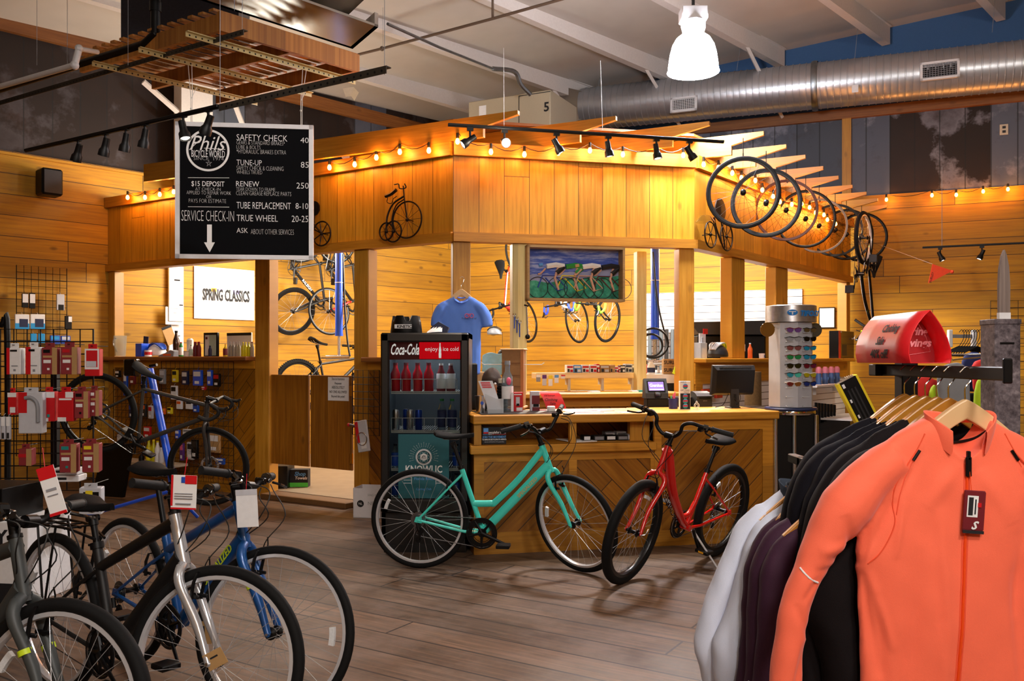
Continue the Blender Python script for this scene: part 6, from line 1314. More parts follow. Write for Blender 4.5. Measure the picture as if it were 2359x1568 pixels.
# blue t-shirt on a hanger at the post
TM=Matrix.Translation(P(1063,700,7.62)); ts=thing('t_shirt','light blue t-shirt with small pink chest print on a wooden hanger','t-shirt',TM)
rows=[(-.62,.165,.03,0),(-.4,.172,.033,0),(-.25,.175,.036,0),(-.17,.18,.036,0),(-.08,.19,.033,0),(-.02,.185,.03,0),(.015,.17,.03,0),(.045,.12,.028,0),(.065,.075,.025,0)]
b_=garment('shirt_fabric',ts,'blue_cloth',rows,[[(s_*.13,0,0,.04),(s_*.175,0,-.045,.05),(s_*.215,0,-.12,.05),(s_*.228,0,-.20,.046)] for s_ in (-1,1)],seed=3,fold=.02,neck=(.07,.0,.075))
m=MB(); m.tube(curve([(-.072,.0,.068),(-.05,-.03,.028),(0,-.042,.006),(.05,-.03,.028),(.072,0,.068)],6),.007,6); m.tube(curve([(-.072,.0,.068),(0,.03,.055),(.072,0,.068)],6),.006,6); o=obj('neck_rib',m,'blue_cloth',ts); m=MB(); m.ring((.050,-.052,-.105),.017,.003,'y',16,5); m.ring((.092,-.052,-.105),.017,.003,'y',16,5); m.tube([(.052,-.053,-.105),(.062,-.053,-.09),(.08,-.053,-.09),(.085,-.053,-.105)],.002,4); obj('chest_print',m,'pink',ts); text('print_lettering','Freedom Trail',.022,'navy',ts,T_(.07,-.052,-.135))
hangerobj(TM@T_(0,0,.065),'wooden hanger with red dot holding the blue t-shirt','hanger_wood',half=.17,hook_top=.17)
# ---------------------------------------------------------------- things behind the rack at the right
p=P(2312,800,3.6); M=Matrix.Translation((p.x,p.y,0)); t=thing('galvanised_pillar','mottled grey galvanised pillar with a slot behind the rack arm','pillar',M)
m=MB(); m.box(-.053,.053,-.03,.08,0,1.61,.002); m.box(-.056,.056,-.033,.083,1.59,1.612,.002); obj('pillar_body',m,'galv_mottled',t); m=MB(); m.box(-.032,.026,-.0325,-.029,1.508,1.516); obj('slot',m,'black',t)
def _gm():
    t=NT('galv_mottled'); n=t.noise(t.co(),38,6,.7); n2=t.noise(t.co(),9,3,.6); c=t.ramp(t.mth('ADD',t.mth('MULTIPLY',n,.6),t.mth('MULTIPLY',n2,.4)),[(.38,srgb('3a3238')),(.55,srgb('7c7278')),(.68,srgb('b4acae'))]); t.L(c,t.b.inputs['Base Color']); t.set(Roughness=.6,Metallic=.2); return t.m
DEF['galv_mottled']=_gm
t=thing('wooden_fence_picket','weathered pointed wooden board with white foot standing on the pillar','board',M@T_(.012,.02,1.612)); m=MB(); m.prism([(-.022,0),(.022,0),(.023,.14),(.018,.22),(.008,.27),(0,.29),(-.010,.265),(-.02,.21),(-.023,.14)],-.008,.008); obj('board',m,'weathered',t); m=MB(); m.box(-.0235,.0235,-.01,.01,0,.028); obj('white_foot',m,'white',t); planks('weathered',['6a5a54','8c7c74','a49488'],w=.5,along='z',across='x',gapw=0,L=9,knots=.3,rough=.8)
def gridwall(fr,x0,x1,z0,z1,off,label,sp=.0762,r=.0032,name='wire_grid',kx=None):
    t=thing(name,label,'grid panel',fr.mat(x0,off,z0)); W=x1-x0; H=z1-z0; m=MB(); m.tube([(0,0,0),(W,0,0),(W,0,H),(0,0,H)],r*1.6,6,closed=True); obj('frame',m,'black',t); m=MB()
    n=int(W/sp); k=int(H/sp)
    for i in range(1,n): m.tube([(W*i/n,0,0),(W*i/n,0,H)],r,4,caps=False)
    for i in range(1,k): m.tube([(0,0,H*i/k),(W,0,H*i/k)],r,4,caps=False)
    obj('wire_mesh',m,'black',t); return t
x,z=RW.hit(2282,693,-.04); gridwall(RW,x,x+1.6,.6,z,-.04,'black wire grid panel on the right board wall behind the pillar',sp=.1)
# far clothes at the right: hangers and jerseys
for i,(px,y0,y1,w,d,mt,lab) in enumerate(((2130,868,930,80,5.2,'red_cloth','red jersey hanging behind the rack hooks'),(2196,836,905,76,5.0,'grey_cloth','grey garment with sheet lines hanging behind the rack arm'),(2152,884,930,26,5.1,'neon_cloth','small neon yellow garment left of the grey one'),(2268,868,950,50,5.2,'neon_cloth','neon yellow and black jersey beside the galvanised pillar'),(2262,828,860,44,6.0,'red_cloth','red garment under the chrome rail'),(2246,812,850,60,6.3,'navy_cloth','navy blue jacket under the black hangers'),(2240,905,950,50,5.4,'black_cloth','black garment left of the neon jersey'))):
    s=d/F0; t=thing('hanging_garment',lab,'garment',facing(px,y0,d),'far garments at the right'); H=(y1-y0)*s*2.4; W=w*s/2
    garment('fabric',t,mt,[(-H,W*.9,.03,0),(-H*.6,W,.04,0),(-H*.2,W,.04,0),(-.02,W*.85,.03,0),(0,W*.4,.02,0)],[],seed=i,voxel=.015,fold=.02)
t=thing('wall_rail','white wall bracket rail with a row of black hangers on the right wall','rail',facing(2225,770,7.5))
s=7.5/F0
for x in (-40,15): m=MB(); m.box(x*s,(x+9)*s,-.01,.03,-.11,.04,.004); obj('bracket',m,'white',t)
m=MB(); m.box(-38*s,18*s,.0,.03,-.03,.0); obj('rail_bar',m,'grey',t)
for k in range(8):
    t=thing('plastic_hanger','thin black hanger on the white rail before the right wall, %s from the left'%('first','second','third','fourth','fifth','sixth','seventh','eighth')[k],'hanger',facing(2215+k*6,765,7.45-.02*k),'black hangers on the right wall rail')
    m=MB(); m.tube(curve([(-.02,0,0),(0,0,.02),(.02,0,0),(.015,0,-.06),(-.02,0,-.12)],4),.003,5); obj('hook',m,'black',t); m=MB(); m.tube([(-.02,0,-.12),(-.13,0,-.17),(-.14,0,-.20),(.11,0,-.20),(.10,0,-.17),(-.02,0,-.12)],.006,5); obj('arm',m,'black',t)
m=MB(); s=5.6/F0; m.tube([(-46*s,0,.0),(46*s,0,.0),(48*s,0,-.01),(48*s,0,-.06)],.006,6); m.tube([(-46*s,0,0),(-48*s,0,-.02),(-44*s,0,-.035),(46*s,0,-.012)],.005,6); tag(obj('chrome_rail',m,'chrome',None,facing(2238,816,5.6)),'thin chrome loop rail under the red sale sign','rail')
# shelves right of the sunglasses display (under the end ledge)
x0,z0=FCD.hit(1872,886,-.16); x1,_=FCD.hit(1956,884,-.16); t=thing('white_shelf','small white shelf holding bottles right of the sunglasses display','shelf',FCD.M); m=MB(); m.box(x0-.25,x1,-.30,-.0,z0-.025,z0); obj('board',m,'white',t); m=MB(); m.box(x0,x0+.02,-.2,.015,z0-.12,z0-.025); m.box(x1-.1,x1-.08,-.2,.015,z0-.12,z0-.025); obj('bracket',m,'white',t)
for i,px in enumerate((1886,1901,1915,1928)):
    x=FCD.hit(px,880,-.16)[0]; t=thing('drink_bottle','blue sports bottle with pink top on the white shelf, %s'%('leftmost','second','third','rightmost')[i],'bottle',FCD.mat(x,-.16,z0),'sports bottles on the white shelf'); m=MB(); m.lathe([(0,0),(.036,0),(.036,.12),(.03,.135),(0,.135)],16); obj('body',m,'bottle_blue',t); m=MB(); m.lathe([(.037,.135),(.037,.185),(.03,.20),(.018,.215),(0,.215)],16); obj('top',m,'pinkish',t); m=MB(); m.lathe([(0,-.0375),(.018,-.0375),(.018,-.036),(0,-.036)],14,(0,0,.07),'y',False); obj('badge',m,'lightblue',t)
plain('bottle_blue','3c5a8c',.4); plain('pinkish','d07a90',.5)
a=P(1960,900,8.6); t=thing('tall_box','long black and yellow box leaning beside the low wall end','box',Matrix.Translation((P(2012,975,8.4).x,8.4,.72))@Rm('Y',R(-27))@Matrix.Scale(.82,4)); m=MB(); m.box(-.13,.13,-.05,.05,0,.72); m.m=1; m.box(-.131,-.105,-.052,.05,0,.72); m.box(.105,.131,-.052,.05,0,.72); m.box(-.1,.131,-.052,.05,0,.06); m.m=2; 
for k in range(3): m.box(-.06+k*.045,-.04+k*.045,-.0535,-.05,.1,.6)
m.m=3; m.box(-.09,-.06,-.0535,-.05,.64,.69); m.box(-.085,-.065,-.0535,-.05,.45,.49); m.box(-.085,-.065,-.0535,-.05,.25,.29); obj('carton',m,['black','yellow','dark_grey','white'],t)
m=MB(); 
for k in range(5): m.tube(curve([(.0+.02*k,0,.55),(.06+.01*k,-.02,.4),(.03+.025*k,.0,.25),(.12,-.02,.1),(.10+.02*k,0,-.05)],4),.006,5)
tag(obj('white_cord_bundle',m,'cream',None,Matrix.Translation((P(1990,975,8.5).x,8.5,.75))@Rm('Y',R(-20))),'tangled bundle of whitish cord hanging beside the leaning yellow box','cord')
for k in range(7):
    px=1880+k*7; x=FCD.hit(px,940,-.12)[0]; zz=FCD.hit(px,925+k*.8,-.12)[1]; card('tube_pack','slim dark tool pack with tan header card under the bottle shelf, %s from the left'%('first','second','third','fourth','fifth','sixth','last')[k],'pack',FCD.mat(x,-.12,zz-.26,R(50)),.05,.25,.015,['black','kraft'],[(0,1,.6,.98,1)],'hanging tool packs')
x=FCD.hit(1950,960,-.2)[0]; zz=FCD.hit(1925,960,-.2)[1]; t=thing('display_table','white topped display box with chrome bottle cages right of the pedestal','display',FCD.mat(FCD.hit(1905,960,-.2)[0],-.2,zz)); m=MB(); m.box(0,1.2,-.3,.15,-.02,0); obj('top',m,'white',t); m=MB(); m.box(0,1.2,-.28,.1,-.65,-.02); obj('case',m,'black_gloss',t)
m=MB(); 
for k in range(5): m.ring((.1+k*.2,-.30,-.17),.07,.006,'y',14,5); m.tube([(.1+k*.2,-.3,-.25),(.14+k*.2,-.3,-.08)],.006,5)
obj('wire_cage',m,'chrome',t)
# ---------------------------------------------------------------- bicycles hung in the workshop
def bikeV(rear,xdir,zdir,Rw=.34):
    x=Vector(xdir).normalized(); z=Vector(zdir); z=(z-x*z.dot(x)).normalized(); y=z.cross(x)
    return Matrix.Translation(Vector(rear)-z*Rw)@Matrix((x,y,z)).transposed().to_4x4()
lwx=V((K-A).normalized().x,(K-A).normalized().y,0); rwx=V(math.cos(R(-23)),math.sin(R(-23)),0)
def hangbike(name,label,rpx,fpx,d,zd,**kw):
    r=P(*rpx,d); f=P(*fpx,d); L=(f-r).length; return make_bike(name,label,bikeV(r,f-r,zd,.34),Rw=.34,wb=min(1.02,max(.96,L)),detail=False,spokes=20,reflect=False,cables=False,group='bicycles hung in the workshop',**kw)[0]
hangbike('road_bicycle','black bicycle with white deep rims hung nose-down behind the saloon doors',(691,548),(675,720),12.0,lwx*1.0-V(0,.2,0),mats=dict(frame='matte_black',rim='rim_black',decal=('RALEIGH','white',.05)),bar='drop',bar_w=.42,tr=.014,rimh=.04,steer=R(12),side=-1)
hangbike('road_bicycle','red and black bicycle hung nose-down beside the blue repair post',(775,552),(757,722),12.3,lwx,mats=dict(frame='matte_black',fork='bike_red',rim='rim_black',decal=('TREK','brandred',.05)),bar='drop',bar_w=.42,tr=.013,steer=R(-10),side=-1)
hangbike('road_bicycle','red framed road bicycle hung nose-down left of the squared post',(1196,580),(1208,752),12.9,V(-.6,-.8,0),mats=dict(frame='bike_red',rim='rim_black'),bar='drop',bar_w=.42,tr=.013,steer=R(8),side=1,seat_up=.12)
hangbike('road_bicycle','white road bicycle with blue handlebar tape hung under the painting',(1334,580),(1328,750),12.9,V(-.6,-.8,0),mats=dict(frame='bike_white',rim='rim_black',tape='bar_blue'),bar='drop',bar_w=.42,bar_mat='bar_blue',tr=.013,steer=R(8),side=1)
hangbike('road_bicycle','dark bicycle with bright green handlebar tape hung under the painting',(1405,575),(1400,742),12.7,V(-.6,-.8,0),mats=dict(frame='matte_black',rim='rim_black',tape='bar_green'),bar='drop',bar_w=.42,bar_mat='bar_green',tr=.016,steer=R(-6),side=1)
r=P(686,890,11.0); mt,_=make_bike('mountain_bicycle','black mountain bicycle clamped in the stand behind the saloon doors',bikeV(r,V(.68,.70,-.10),V(0,0,1),.35),Rw=.35,tr=.028,wb=1.08,detail=False,knobs=True,spokes=20,reflect=False,cables=False,mats=dict(frame='matte_black',rim='rim_black'),bar='riser',seat_up=.24,seat_tilt=R(-10),side=-1)
t=thing('cruiser_frame_bicycle','black curved-frame bicycle hung high at the right by its rear wheel',"bicycle",None)
t['category']='bicycle'; bpy.data.objects.remove(t)
r=P(1990,548,10.0); f=P(1984,800,10.0); cb,_=make_bike('cruiser_bicycle','black curved-frame bicycle without front wheel, hung high at the right',bikeV(r,f-r,V(.62,.78,.0),.31),Rw=.31,tr=.024,wb=1.18,bb=(.42,.24),detail=False,spokes=24,reflect=False,cables=False,frame='cruiser',tube_r=.02,mats=dict(frame='black_gloss',rim='rim_silver',fork='black_gloss',fork_mark='neon'),bar='riser',bar_w=.5,front_wheel=False,brakes=None,side=1,seat_up=.08,st_len=.42,stem_up=.06,steer=R(8))
# gravel bike in the blue stand at the left
r=P(226,950,7.5); f=P(480,1074,7.5); L=(f-r).length
gv,_=make_bike('gravel_bicycle','dark grey gravel bicycle with disc brakes clamped in the blue stand',bikeV(r,f-r,V(.45,-.12,.9),.35),Rw=.35,tr=.022,wb=L,bb=(.42,.27),st_len=.50,seat_up=.10,seat_tilt=R(-4),detail=True,disc=True,knobs=False,brakes=None,spokes=28,reflect=False,mats=dict(frame='gravel_grey',rim='rim_black',spokes='spoke_black'),bar='drop',bar_w=.42,side=-1,ht=.16,fork_len=.40,stem_up=.02,stem_fw=.08,tube_r=.016,down_r=.020,steer=R(6))
def stand(name,label,top,bot,r_,mats,extra=None):
    t=thing(name,label,'repair stand',Matrix.Translation(bot)); return t
q0=P(345,850,7.7); q1=P(392,1075,7.55); base=V(q1.x+.05,7.6,0)
t=thing('repair_stand','bright blue tripod repair stand holding the dark gravel bicycle','repair stand',V(0,0,0))
m=MB(); m.tube([q0,q1,V(q1.x+.06,q1.y,.12)],.033,12); obj('mast',m,'stand_blue',t); plain('stand_blue','1450d8',.35,coat=.4)
for p_ in (P(203,1194,7.86),P(455,1198,7.78)): m=MB(); m.tube([V(q1.x+.02,q1.y,.30),V(p_.x,p_.y,.03)],.016,8); obj('leg',m,'stand_blue',t); 
m=MB(); m.tube([q0-V(0,0,.02),q0+V(-.14,0,.06)],.024,10); m.box(q0.x-.2,q0.x-.1,7.62,7.74,q0.z-.06,q0.z+.09,.01); m.tube([q0+V(.0,0,.03),q0+V(.07,-.02,.04)],.014,8); obj('clamp',m,'black_gloss',t)
for (px,y0,y1,d,lab) in ((781,572,768,10.6,'blue hanging repair post with clamp arm behind the saloon doors'),(1509,565,775,9.6,'blue hanging repair post beside the corner post at the right')):
    a=P(px,y0-80,d); b=P(px,y1,d); a.z=3.4; t=thing('hanging_repair_post',lab,'repair stand',V(0,0,0)); m=MB(); m.tube([a,b],.047,16); m.tube([b-V(0,0,.0),b-V(0,0,.03)],.05,16); obj('post_tube',m,'stand_blue',t); m=MB(); m.ring((b.x,b.y,b.z+.62),.048,.004,'z',16,5); obj('white_band',m,'white',t)
    m=MB(); m.tube([b,b-V(0,0,.28)],.018,10); obj('inner_tube',m,'steel',t)
    m=MB(); e=b-V(0,0,.29); m.tube([e+V(-.16,0,0),e+V(.13,0,0)],.028,12); m.tube([e+V(-.16,0,0),e+V(-.22,0,0)],.018,8); obj('clamp_arm',m,'steel',t)
m=MB(); c=P(800,640,10.6); m.tube(curve([P(790,585,10.6),P(794,700,10.6),P(800,780,10.5),P(806,820,10.4)],6),.012,6); tag(obj('air_hose',m,'black'),'black air hose hanging beside the left blue repair post','hose')
m=MB(); m.tube(curve([P(1504,580,9.5),P(1516,700,9.5),P(1540,800,9.4)],6),.010,6); m.ring(P(1505,790,9.4),.16,.012,'y',24,6); m.ring(P(1500,795,9.35),.12,.012,'y',24,6); tag(obj('coiled_hose',m,'black'),'coiled black hose hanging on the right blue repair post','hose')
# ---------------------------------------------------------------- paper on the workshop back wall
def lwcard(px0,py0,px1,py1,off,name,label,cat,mats,art=(),fr=LW,t_=.006):
    x0,z1=fr.hit(px0,py0,off); x1,_=fr.hit(px1,py0,off); z0=fr.hit(px0,py1,off)[1]
    return card(name,label,cat,fr.mat((x0+x1)/2,off,z0),abs(x1-x0),z1-z0,t_,mats,art)
o=lwcard(447,612,586,733,-.02,'wall_poster','white poster reading spring classics on the workshop back wall','poster',['white','orange_ink','pale_violet','pale_green','outline'],[(.27,.36,.53,.60,1),(.36,.46,.55,.61,2),(.52,.6,.56,.62,3),(.63,.74,.50,.64,2)]); plain('orange_ink','f0a020',.6,var=0); plain('pale_violet','a8a0dc',.6,var=0); plain('outline','b4b4b8',.6,var=0)
q_=ftext(LW,-.030,'SPRING CLASSICS',467,575,670,691,'ink',o,bold=.03,name='poster_lettering'); q_.data.transform(o.matrix_world.inverted()@LW.M)
m=MB(); 
for cx_,cz_,rr in ((-.22,.22,.09),(.05,.25,.11),(.28,.2,.08)): m.ring((cx_,-.006,cz_),rr,.0015,'y',28,4); m.tube([(cx_-.04,-.006,cz_),(cx_+.01,-.006,cz_+.12),(cx_+.06,-.006,cz_)],.0015,4)
obj('line_drawing',m,'outline',o)
lwcard(388,612,422,812,-.05,'white_board','tall narrow white board leaning on the workshop back wall','board',['white','ink'],[(.35,.75,.83,.85,1),(.7,.95,.545,.56,1),(.6,.75,.19,.2,1)],t_=.03)
lwcard(381,706,421,747,-.11,'paper_sheet','white paper sheet pinned low on the narrow white board','paper',['paper','grey'],[(.3,.6,.7,.72,1),(.3,.5,.4,.42,1)]); lwcard(389,703,423,739,-.125,'paper_sheet','smaller white paper overlapping another on the narrow board','paper',['white','grey'],[(.1,.6,.8,.83,1),(.3,.5,.5,.54,1)])
card('tan_card','small tan card with black top tilted against the white board','card',LW.mat(LW.hit(398,790,-.14)[0],-.14,LW.hit(398,792,-.14)[1])@Rm('Y',R(-22)),.13,.24,.006,['kraft','black'],[(0,1,.86,1,1)])
# ---------------------------------------------------------------- things on the left ledge
LZ=1.47
def onledge(fr,px,off,zt): x,_=fr.hit(px,800,off); s=fr.depth(px,800,off)/F0; return fr.mat(x,off,zt),s
def led(px,off=.05): return onledge(FAB,px,off,LZ)
M,s=led(277,-.02); t=thing('glass_pitcher','clear glass pitcher with handle at the left end of the ledge','pitcher',M); m=MB(); m.lathe([(0,0),(.06,0),(.075,.25),(.072,.25),(.057,.01),(0,.01)],24); obj('jug',m,'glass_pane2',t); m=MB(); m.tube(curve([(-.07,0,.22),(-.13,0,.21),(-.13,0,.14),(-.07,0,.06)],6),.009,6); obj('handle',m,'glass_pane2',t); plain('glass_pane2','e4ecee',.03,var=0,trans=.9,ior=1.3)
M,s=led(329); card('blue_bin','bright blue magazine bin on the left ledge','bin',M,.115,.155,.12,['stand_blue'],[]); card('navy_card','dark card sticking out of the blue bin on the ledge','card',M@T_(.01,.03,.13)@Rm('Y',R(6)),.09,.11,.01,['navy','ink'])
def helmet(M,label,c1,c2,sc=1.0,group=None):
    t=thing('bicycle_helmet',label,'helmet',M,group); m=MB(); n=24; rows=[]
    for i in range(8):
        a=i/7*PI/2; rows.append([(math.cos(2*PI*j/n)*.135*math.cos(a)*sc,math.sin(2*PI*j/n)*.095*math.cos(a)*sc,(.03+math.sin(a)*.115-.015*math.cos(2*PI*j/n)*math.cos(a))*sc) for j in range(n)])
    m.grid(rows,closed=True); m.grid([[(p[0]*.93,p[1]*.93,0.0*sc+.012) for p in rows[0]],rows[0]],closed=True); obj('shell',m,c1,t)
    m=MB()
    for k in range(-2,3):
        pts=[(math.cos(a)*.139*sc,k*.030*sc*math.sin(a)*1.0,(.035+math.sin(a)*.119)*sc) for a in [R(25+130*i/8) for i in range(9)]]; m.tube(pts,.009*sc,5)
    obj('vent_ridge',m,c2,t); return t
M,s=led(362,.12); helmet(M,'white and blue bicycle helmet on the left ledge','white','blue')
M,s=led(352); t=thing('mug','white mug with red label before the helmet on the ledge','mug',M@T_(0,-.06,0)); m=MB(); m.lathe([(0,0),(.042,0),(.042,.075),(.036,.075),(.036,.005),(0,.005)],20); obj('cup',m,'white',t); m=MB(); m.lathe([(.043,.02),(.043,.055)],20); obj('label_band',m,'brandred',t)
M,s=led(390); m=MB(); m.prism([(-.14,0),(.13,0),(.14,.06),(.08,.075),(-.02,.04),(-.13,.015)],-.045,.045); m.m=1; m.box(-.05,.09,-.047,-.044,.01,.03); tag(obj('dark_shoe_box',m,['grey','orange'],None,M),'grey wedge-shaped bike saddle cover with orange mark on the ledge','cover')
M,s=led(406,.14); bottle('brown_bottle','dark brown bottle behind the grey wedge on the ledge',M,'chocolate',.30,.038,'black',neck=.4); plain('chocolate','3a1c10',.2,coat=.4)
M,s=led(417); bottle('green_bottle','green bottle with red cap on the left ledge',M,'green',.165,.027,'red',lab='white')
M,s=led(429,.0); t=thing('white_jar','small white jar on the left ledge','jar',M); m=MB(); m.lathe([(0,0),(.03,0),(.03,.05),(0,.05)],16); obj('body',m,'white',t); m=MB(); m.lathe([(.031,.05),(.031,.062),(0,.062)],16); obj('lid',m,'cream',t)
M,s=led(440); bottle('dropper_bottle','white dropper bottle with green nozzle on the left ledge',M,'white',.13,.025,'green',lab='pale_green',neck=.25)
M,s=led(438,.2); m=MB(); m.box(-.042,.042,-.03,.03,0,.21,.02); m.box(-.004,.004,-.032,-.03,.02,.19); tag(obj('white_case',m,'white',None,M),'tall rounded white case standing on the left ledge','case')
for i,px in enumerate((450,458)): M,s=led(px,.03); bottle('maroon_bottle','dark red bottle, %s of a pair on the left ledge'%('left','right')[i],M,'maroon',.165,.026,'red',lab=None,neck=.5,group='dark red bottles')
M,s=led(487,.17); o=card('framed_panel','white and green panel in a black frame on the left ledge','panel',M,.235,.27,.03,['black','white','pale_green','maroon'],[(.12,.45,.04,.9,1),(.42,.92,.04,.9,2),(.16,.30,.72,.82,3)])
M,s=led(484,.0); bottle('navy_bottle','small navy bottle before the framed panel',M,'navy',.12,.02,'black',neck=.5)
M,s=led(519,.05); bottle('yellow_bottle','small yellow and purple glue bottle on the left ledge',M,'yellow',.135,.024,'orange',lab='maroon',neck=.25)
M,s=led(552,.26); card('flip_chart','white flip chart with dark top strip at the right of the ledge','flip chart',M,.40,.265,.02,['white','dark_grey','ink'],[(0,1,.88,1,1)])
for i,px in enumerate((531,538,545,551)): M,s=led(px,.03+.02*(i%2)); bottle('clear_dropper','clear dropper bottle on the ledge, %s of four'%w_[i],M,'clear_grey',.16,.021,'grey',lab=None,neck=.18,group='clear dropper bottles')
plain('clear_grey','a8a49c',.2,trans=.4,ior=1.2)
for i,px in enumerate((560,566,573)): M,s=led(px,.02+.02*(i%2)); bottle('oil_bottle','yellow oil bottle on the ledge, %s of three'%w_[i],M,'oil_yellow',.155,.022,'yellow',lab=None,neck=.3,group='yellow oil bottles')
plain('oil_yellow','c8c010',.2,coat=.4)
M,s=led(581,.03); bottle('clear_dropper','clear bottle with dark label at the right end of the ledge',M,'clear_grey',.155,.022,'maroon',lab=None,neck=.4)
# ledge goods on the right (CD) ledge
CZL=1.45
def cdl(px,off=.0): return onledge(FCD,px,off,CZL)
M,s=cdl(1615,-.02); t=thing('key_display','clear acrylic display with red header and white cards on the ledge','display',M); m=MB(); m.box(-.07,.07,-.03,.05,0,.15,.002); obj('clear_box',m,'acrylic',t); m=MB(); m.box(-.07,.06,-.02,-.01,.1,.24); m.m=1; m.box(-.02,.075,-.035,-.03,.235,.285); m.m=2; m.box(-.04,.0,-.026,-.02,.12,.2); obj('cards',m,['white','brandred','lightgrey'],t)
M,s=cdl(1654,.0); helmet(M,'silver and neon yellow bicycle helmet on the right ledge','dark_grey','silver_neon',1.0); 
def _sn():
    t=NT('silver_neon'); sp=t.n('ShaderNodeSeparateXYZ'); t.L(t.co(),sp.inputs[0]); t.L(t.mix(t.mth('GREATER_THAN',sp.outputs[0],.02),srgb('c0c4cc'),srgb('d0e818')),t.b.inputs['Base Color']); t.set(Roughness=.3); return t.m
DEF['silver_neon']=_sn
M,s=cdl(1693,.08); o=card('product_box','black box with red and white top band on the right ledge','box',M,.26,.15,.12,['black','brandred','white'],[(0,.7,.5,1,1),(.7,1,.5,1,2)]); text('box_lettering','SHIMANO',.035,'white',o,T_(-.05,-.063,.098),bold=.001)
M,s=cdl(1728,.0); bottle('orange_bottle','orange spray bottle on the right ledge',M,'orange',.165,.026,'white',neck=.35)
M,s=cdl(1755,.05); t=thing('white_cup','small white cup with blue mark on the right ledge','cup',M); m=MB(); m.lathe([(0,0),(.03,0),(.034,.055),(.03,.055),(.027,.004),(0,.004)],16); obj('cup',m,'white',t); m=MB(); m.lathe([(0,-.034),(.012,-.034),(.012,-.032),(0,-.032)],12,(0,0,.025),'y',False); obj('badge',m,'blue',t)
# large black canopy / printer behind
c=P(1700,792,9.6); t=thing('black_grill_hood','large black machine with an overhanging lid behind the right ledge','machine',Matrix.Translation((c.x,10.1,0))); m=MB(); m.box(-.38,.40,-.2,.3,1.0,1.72,.02); obj('body',m,'black',t); m=MB(); m.prism([(-.44,1.80),(-.5,1.86),(.5,1.88),(.5,1.80),(.40,1.72),(-.38,1.72)],-.28,.35); obj('lid',m,'dark_grey',t)
c=P(1932,790,9.9); x,z=FCD.hit(1895,824,.1); s=FCD.depth(1930,800,.1)/F0; o=card('black_product_box','large black box with a red spine on the right end of the ledge','box',FCD.mat(FCD.hit(1934,824,.06)[0]+.0,.03,CZL),.66,.37,.13,['black_gloss','brandred','lightgrey','dark_grey'],[(0,.14,0,1,1),(.1,.18,.93,.98,2),(.22,.5,.1,.5,3)]); text('box_lettering','SRAM',.03,'lightgrey',o,T_(.2,-.083,.26))
o=card('notice_frame','white notice in a black frame on the wall behind the sunglasses display','notice',RW.mat(RW.hit(1905,700,-.02)[0],-.02,RW.hit(1905,756,-.02)[1]),.22,.30,.02,['black','white'],[(.06,.94,.05,.95,1)])
# person's head behind the counter
hd=P(1133,875,7.35); t=thing('person','top of the head of a dark-haired person sitting behind the counter','person',Matrix.Translation(hd))
m=MB(); n=24; rows=[]
for i in range(14):
    a=PI*i/13; r=math.sin(a); z=math.cos(a)
    rows.append([(math.cos(2*PI*j/n)*r*.076*(1-.12*max(0,-z)),math.sin(2*PI*j/n)*r*.095-(.012*max(0,-z)),z*.115-.03) for j in range(n)])
m.grid(rows,closed=True)
m.tube([(0,.01,-.09),(0,.02,-.20)],[.055,.06],14); 
m.tube(curve([(-.21,.03,-.30),(-.15,.02,-.235),(0,.02,-.20),(.15,.02,-.235),(.21,.03,-.30)],4),[.05]*5+[.065]*8+[.05]*4,12)
m.tube([(0,.02,-.22),(0,.03,-.55)],[.16,.17],16,flat=1.0)
m.tube([(0,-.095,-.035),(0,-.115,-.055),(0,-.098,-.065)],[.008,.014,.008],8)
for s_ in (-1,1): m.ball((s_*.077,.005,-.05),.02,8,6,(.4,.8,1.2))
bdy=obj('body',m,'skin',t); md=bdy.modifiers.new('weld','REMESH'); md.mode='VOXEL'; md.voxel_size=.008; md.use_smooth_shade=True
m=MB(); rows=[]
for i in range(9):
    a=PI*.60*i/8; r=math.sin(a); z=math.cos(a); rows.append([(math.cos(2*PI*j/n)*r*.088,math.sin(2*PI*j/n)*r*.108+.010,z*.125-.022+.004*math.sin(j*5+i)+(.02*max(0,-math.sin(2*PI*j/n)) if i>5 else 0)) for j in range(n)])
m.grid(rows,closed=True); obj('hair',m,'hair',t)
m=MB(); m.tube([(-.0,.03,-.24),(0,.035,-.56)],[.185,.19],18); 
for s_ in (-1,1): m.tube([(s_*.12,.03,-.24),(s_*.21,.03,-.31),(s_*.24,.02,-.5)],[.06,.065,.05],12)
o=obj('shirt',m,'navy_cloth',t); md=o.modifiers.new('weld','REMESH'); md.mode='VOXEL'; md.voxel_size=.012; md.use_smooth_shade=True
for s_ in (-1,1): m=MB(); m.ball((s_*.03,-.088,-.03),.011,8,6); obj('eye',m,'white',t)
m=MB(); m.tube([(-.022,-.093,-.088),(0,-.097,-.09),(.022,-.093,-.088)],.004,5); obj('mouth',m,'rose_lip',t); plain('rose_lip','8a4a44',.6)
M,s=pl(1100,948); m=MB(); m.box(-.05,.04,-.02,.14,0,.38,.01); tag(obj('dark_terminal',m,'black',None,M@T_(.0,.25,0)),'dark upright speaker-like box between the cooler and the counter','box')
m=MB(); m.box(-.07,.07,-.05,.05,0,.3,.004); tag(obj('tan_carton',m,'kraft',None,pl(1128,940)[0]@T_(-.04,.45,0)),'tan cardboard carton behind the counter below the blue t-shirt','box')
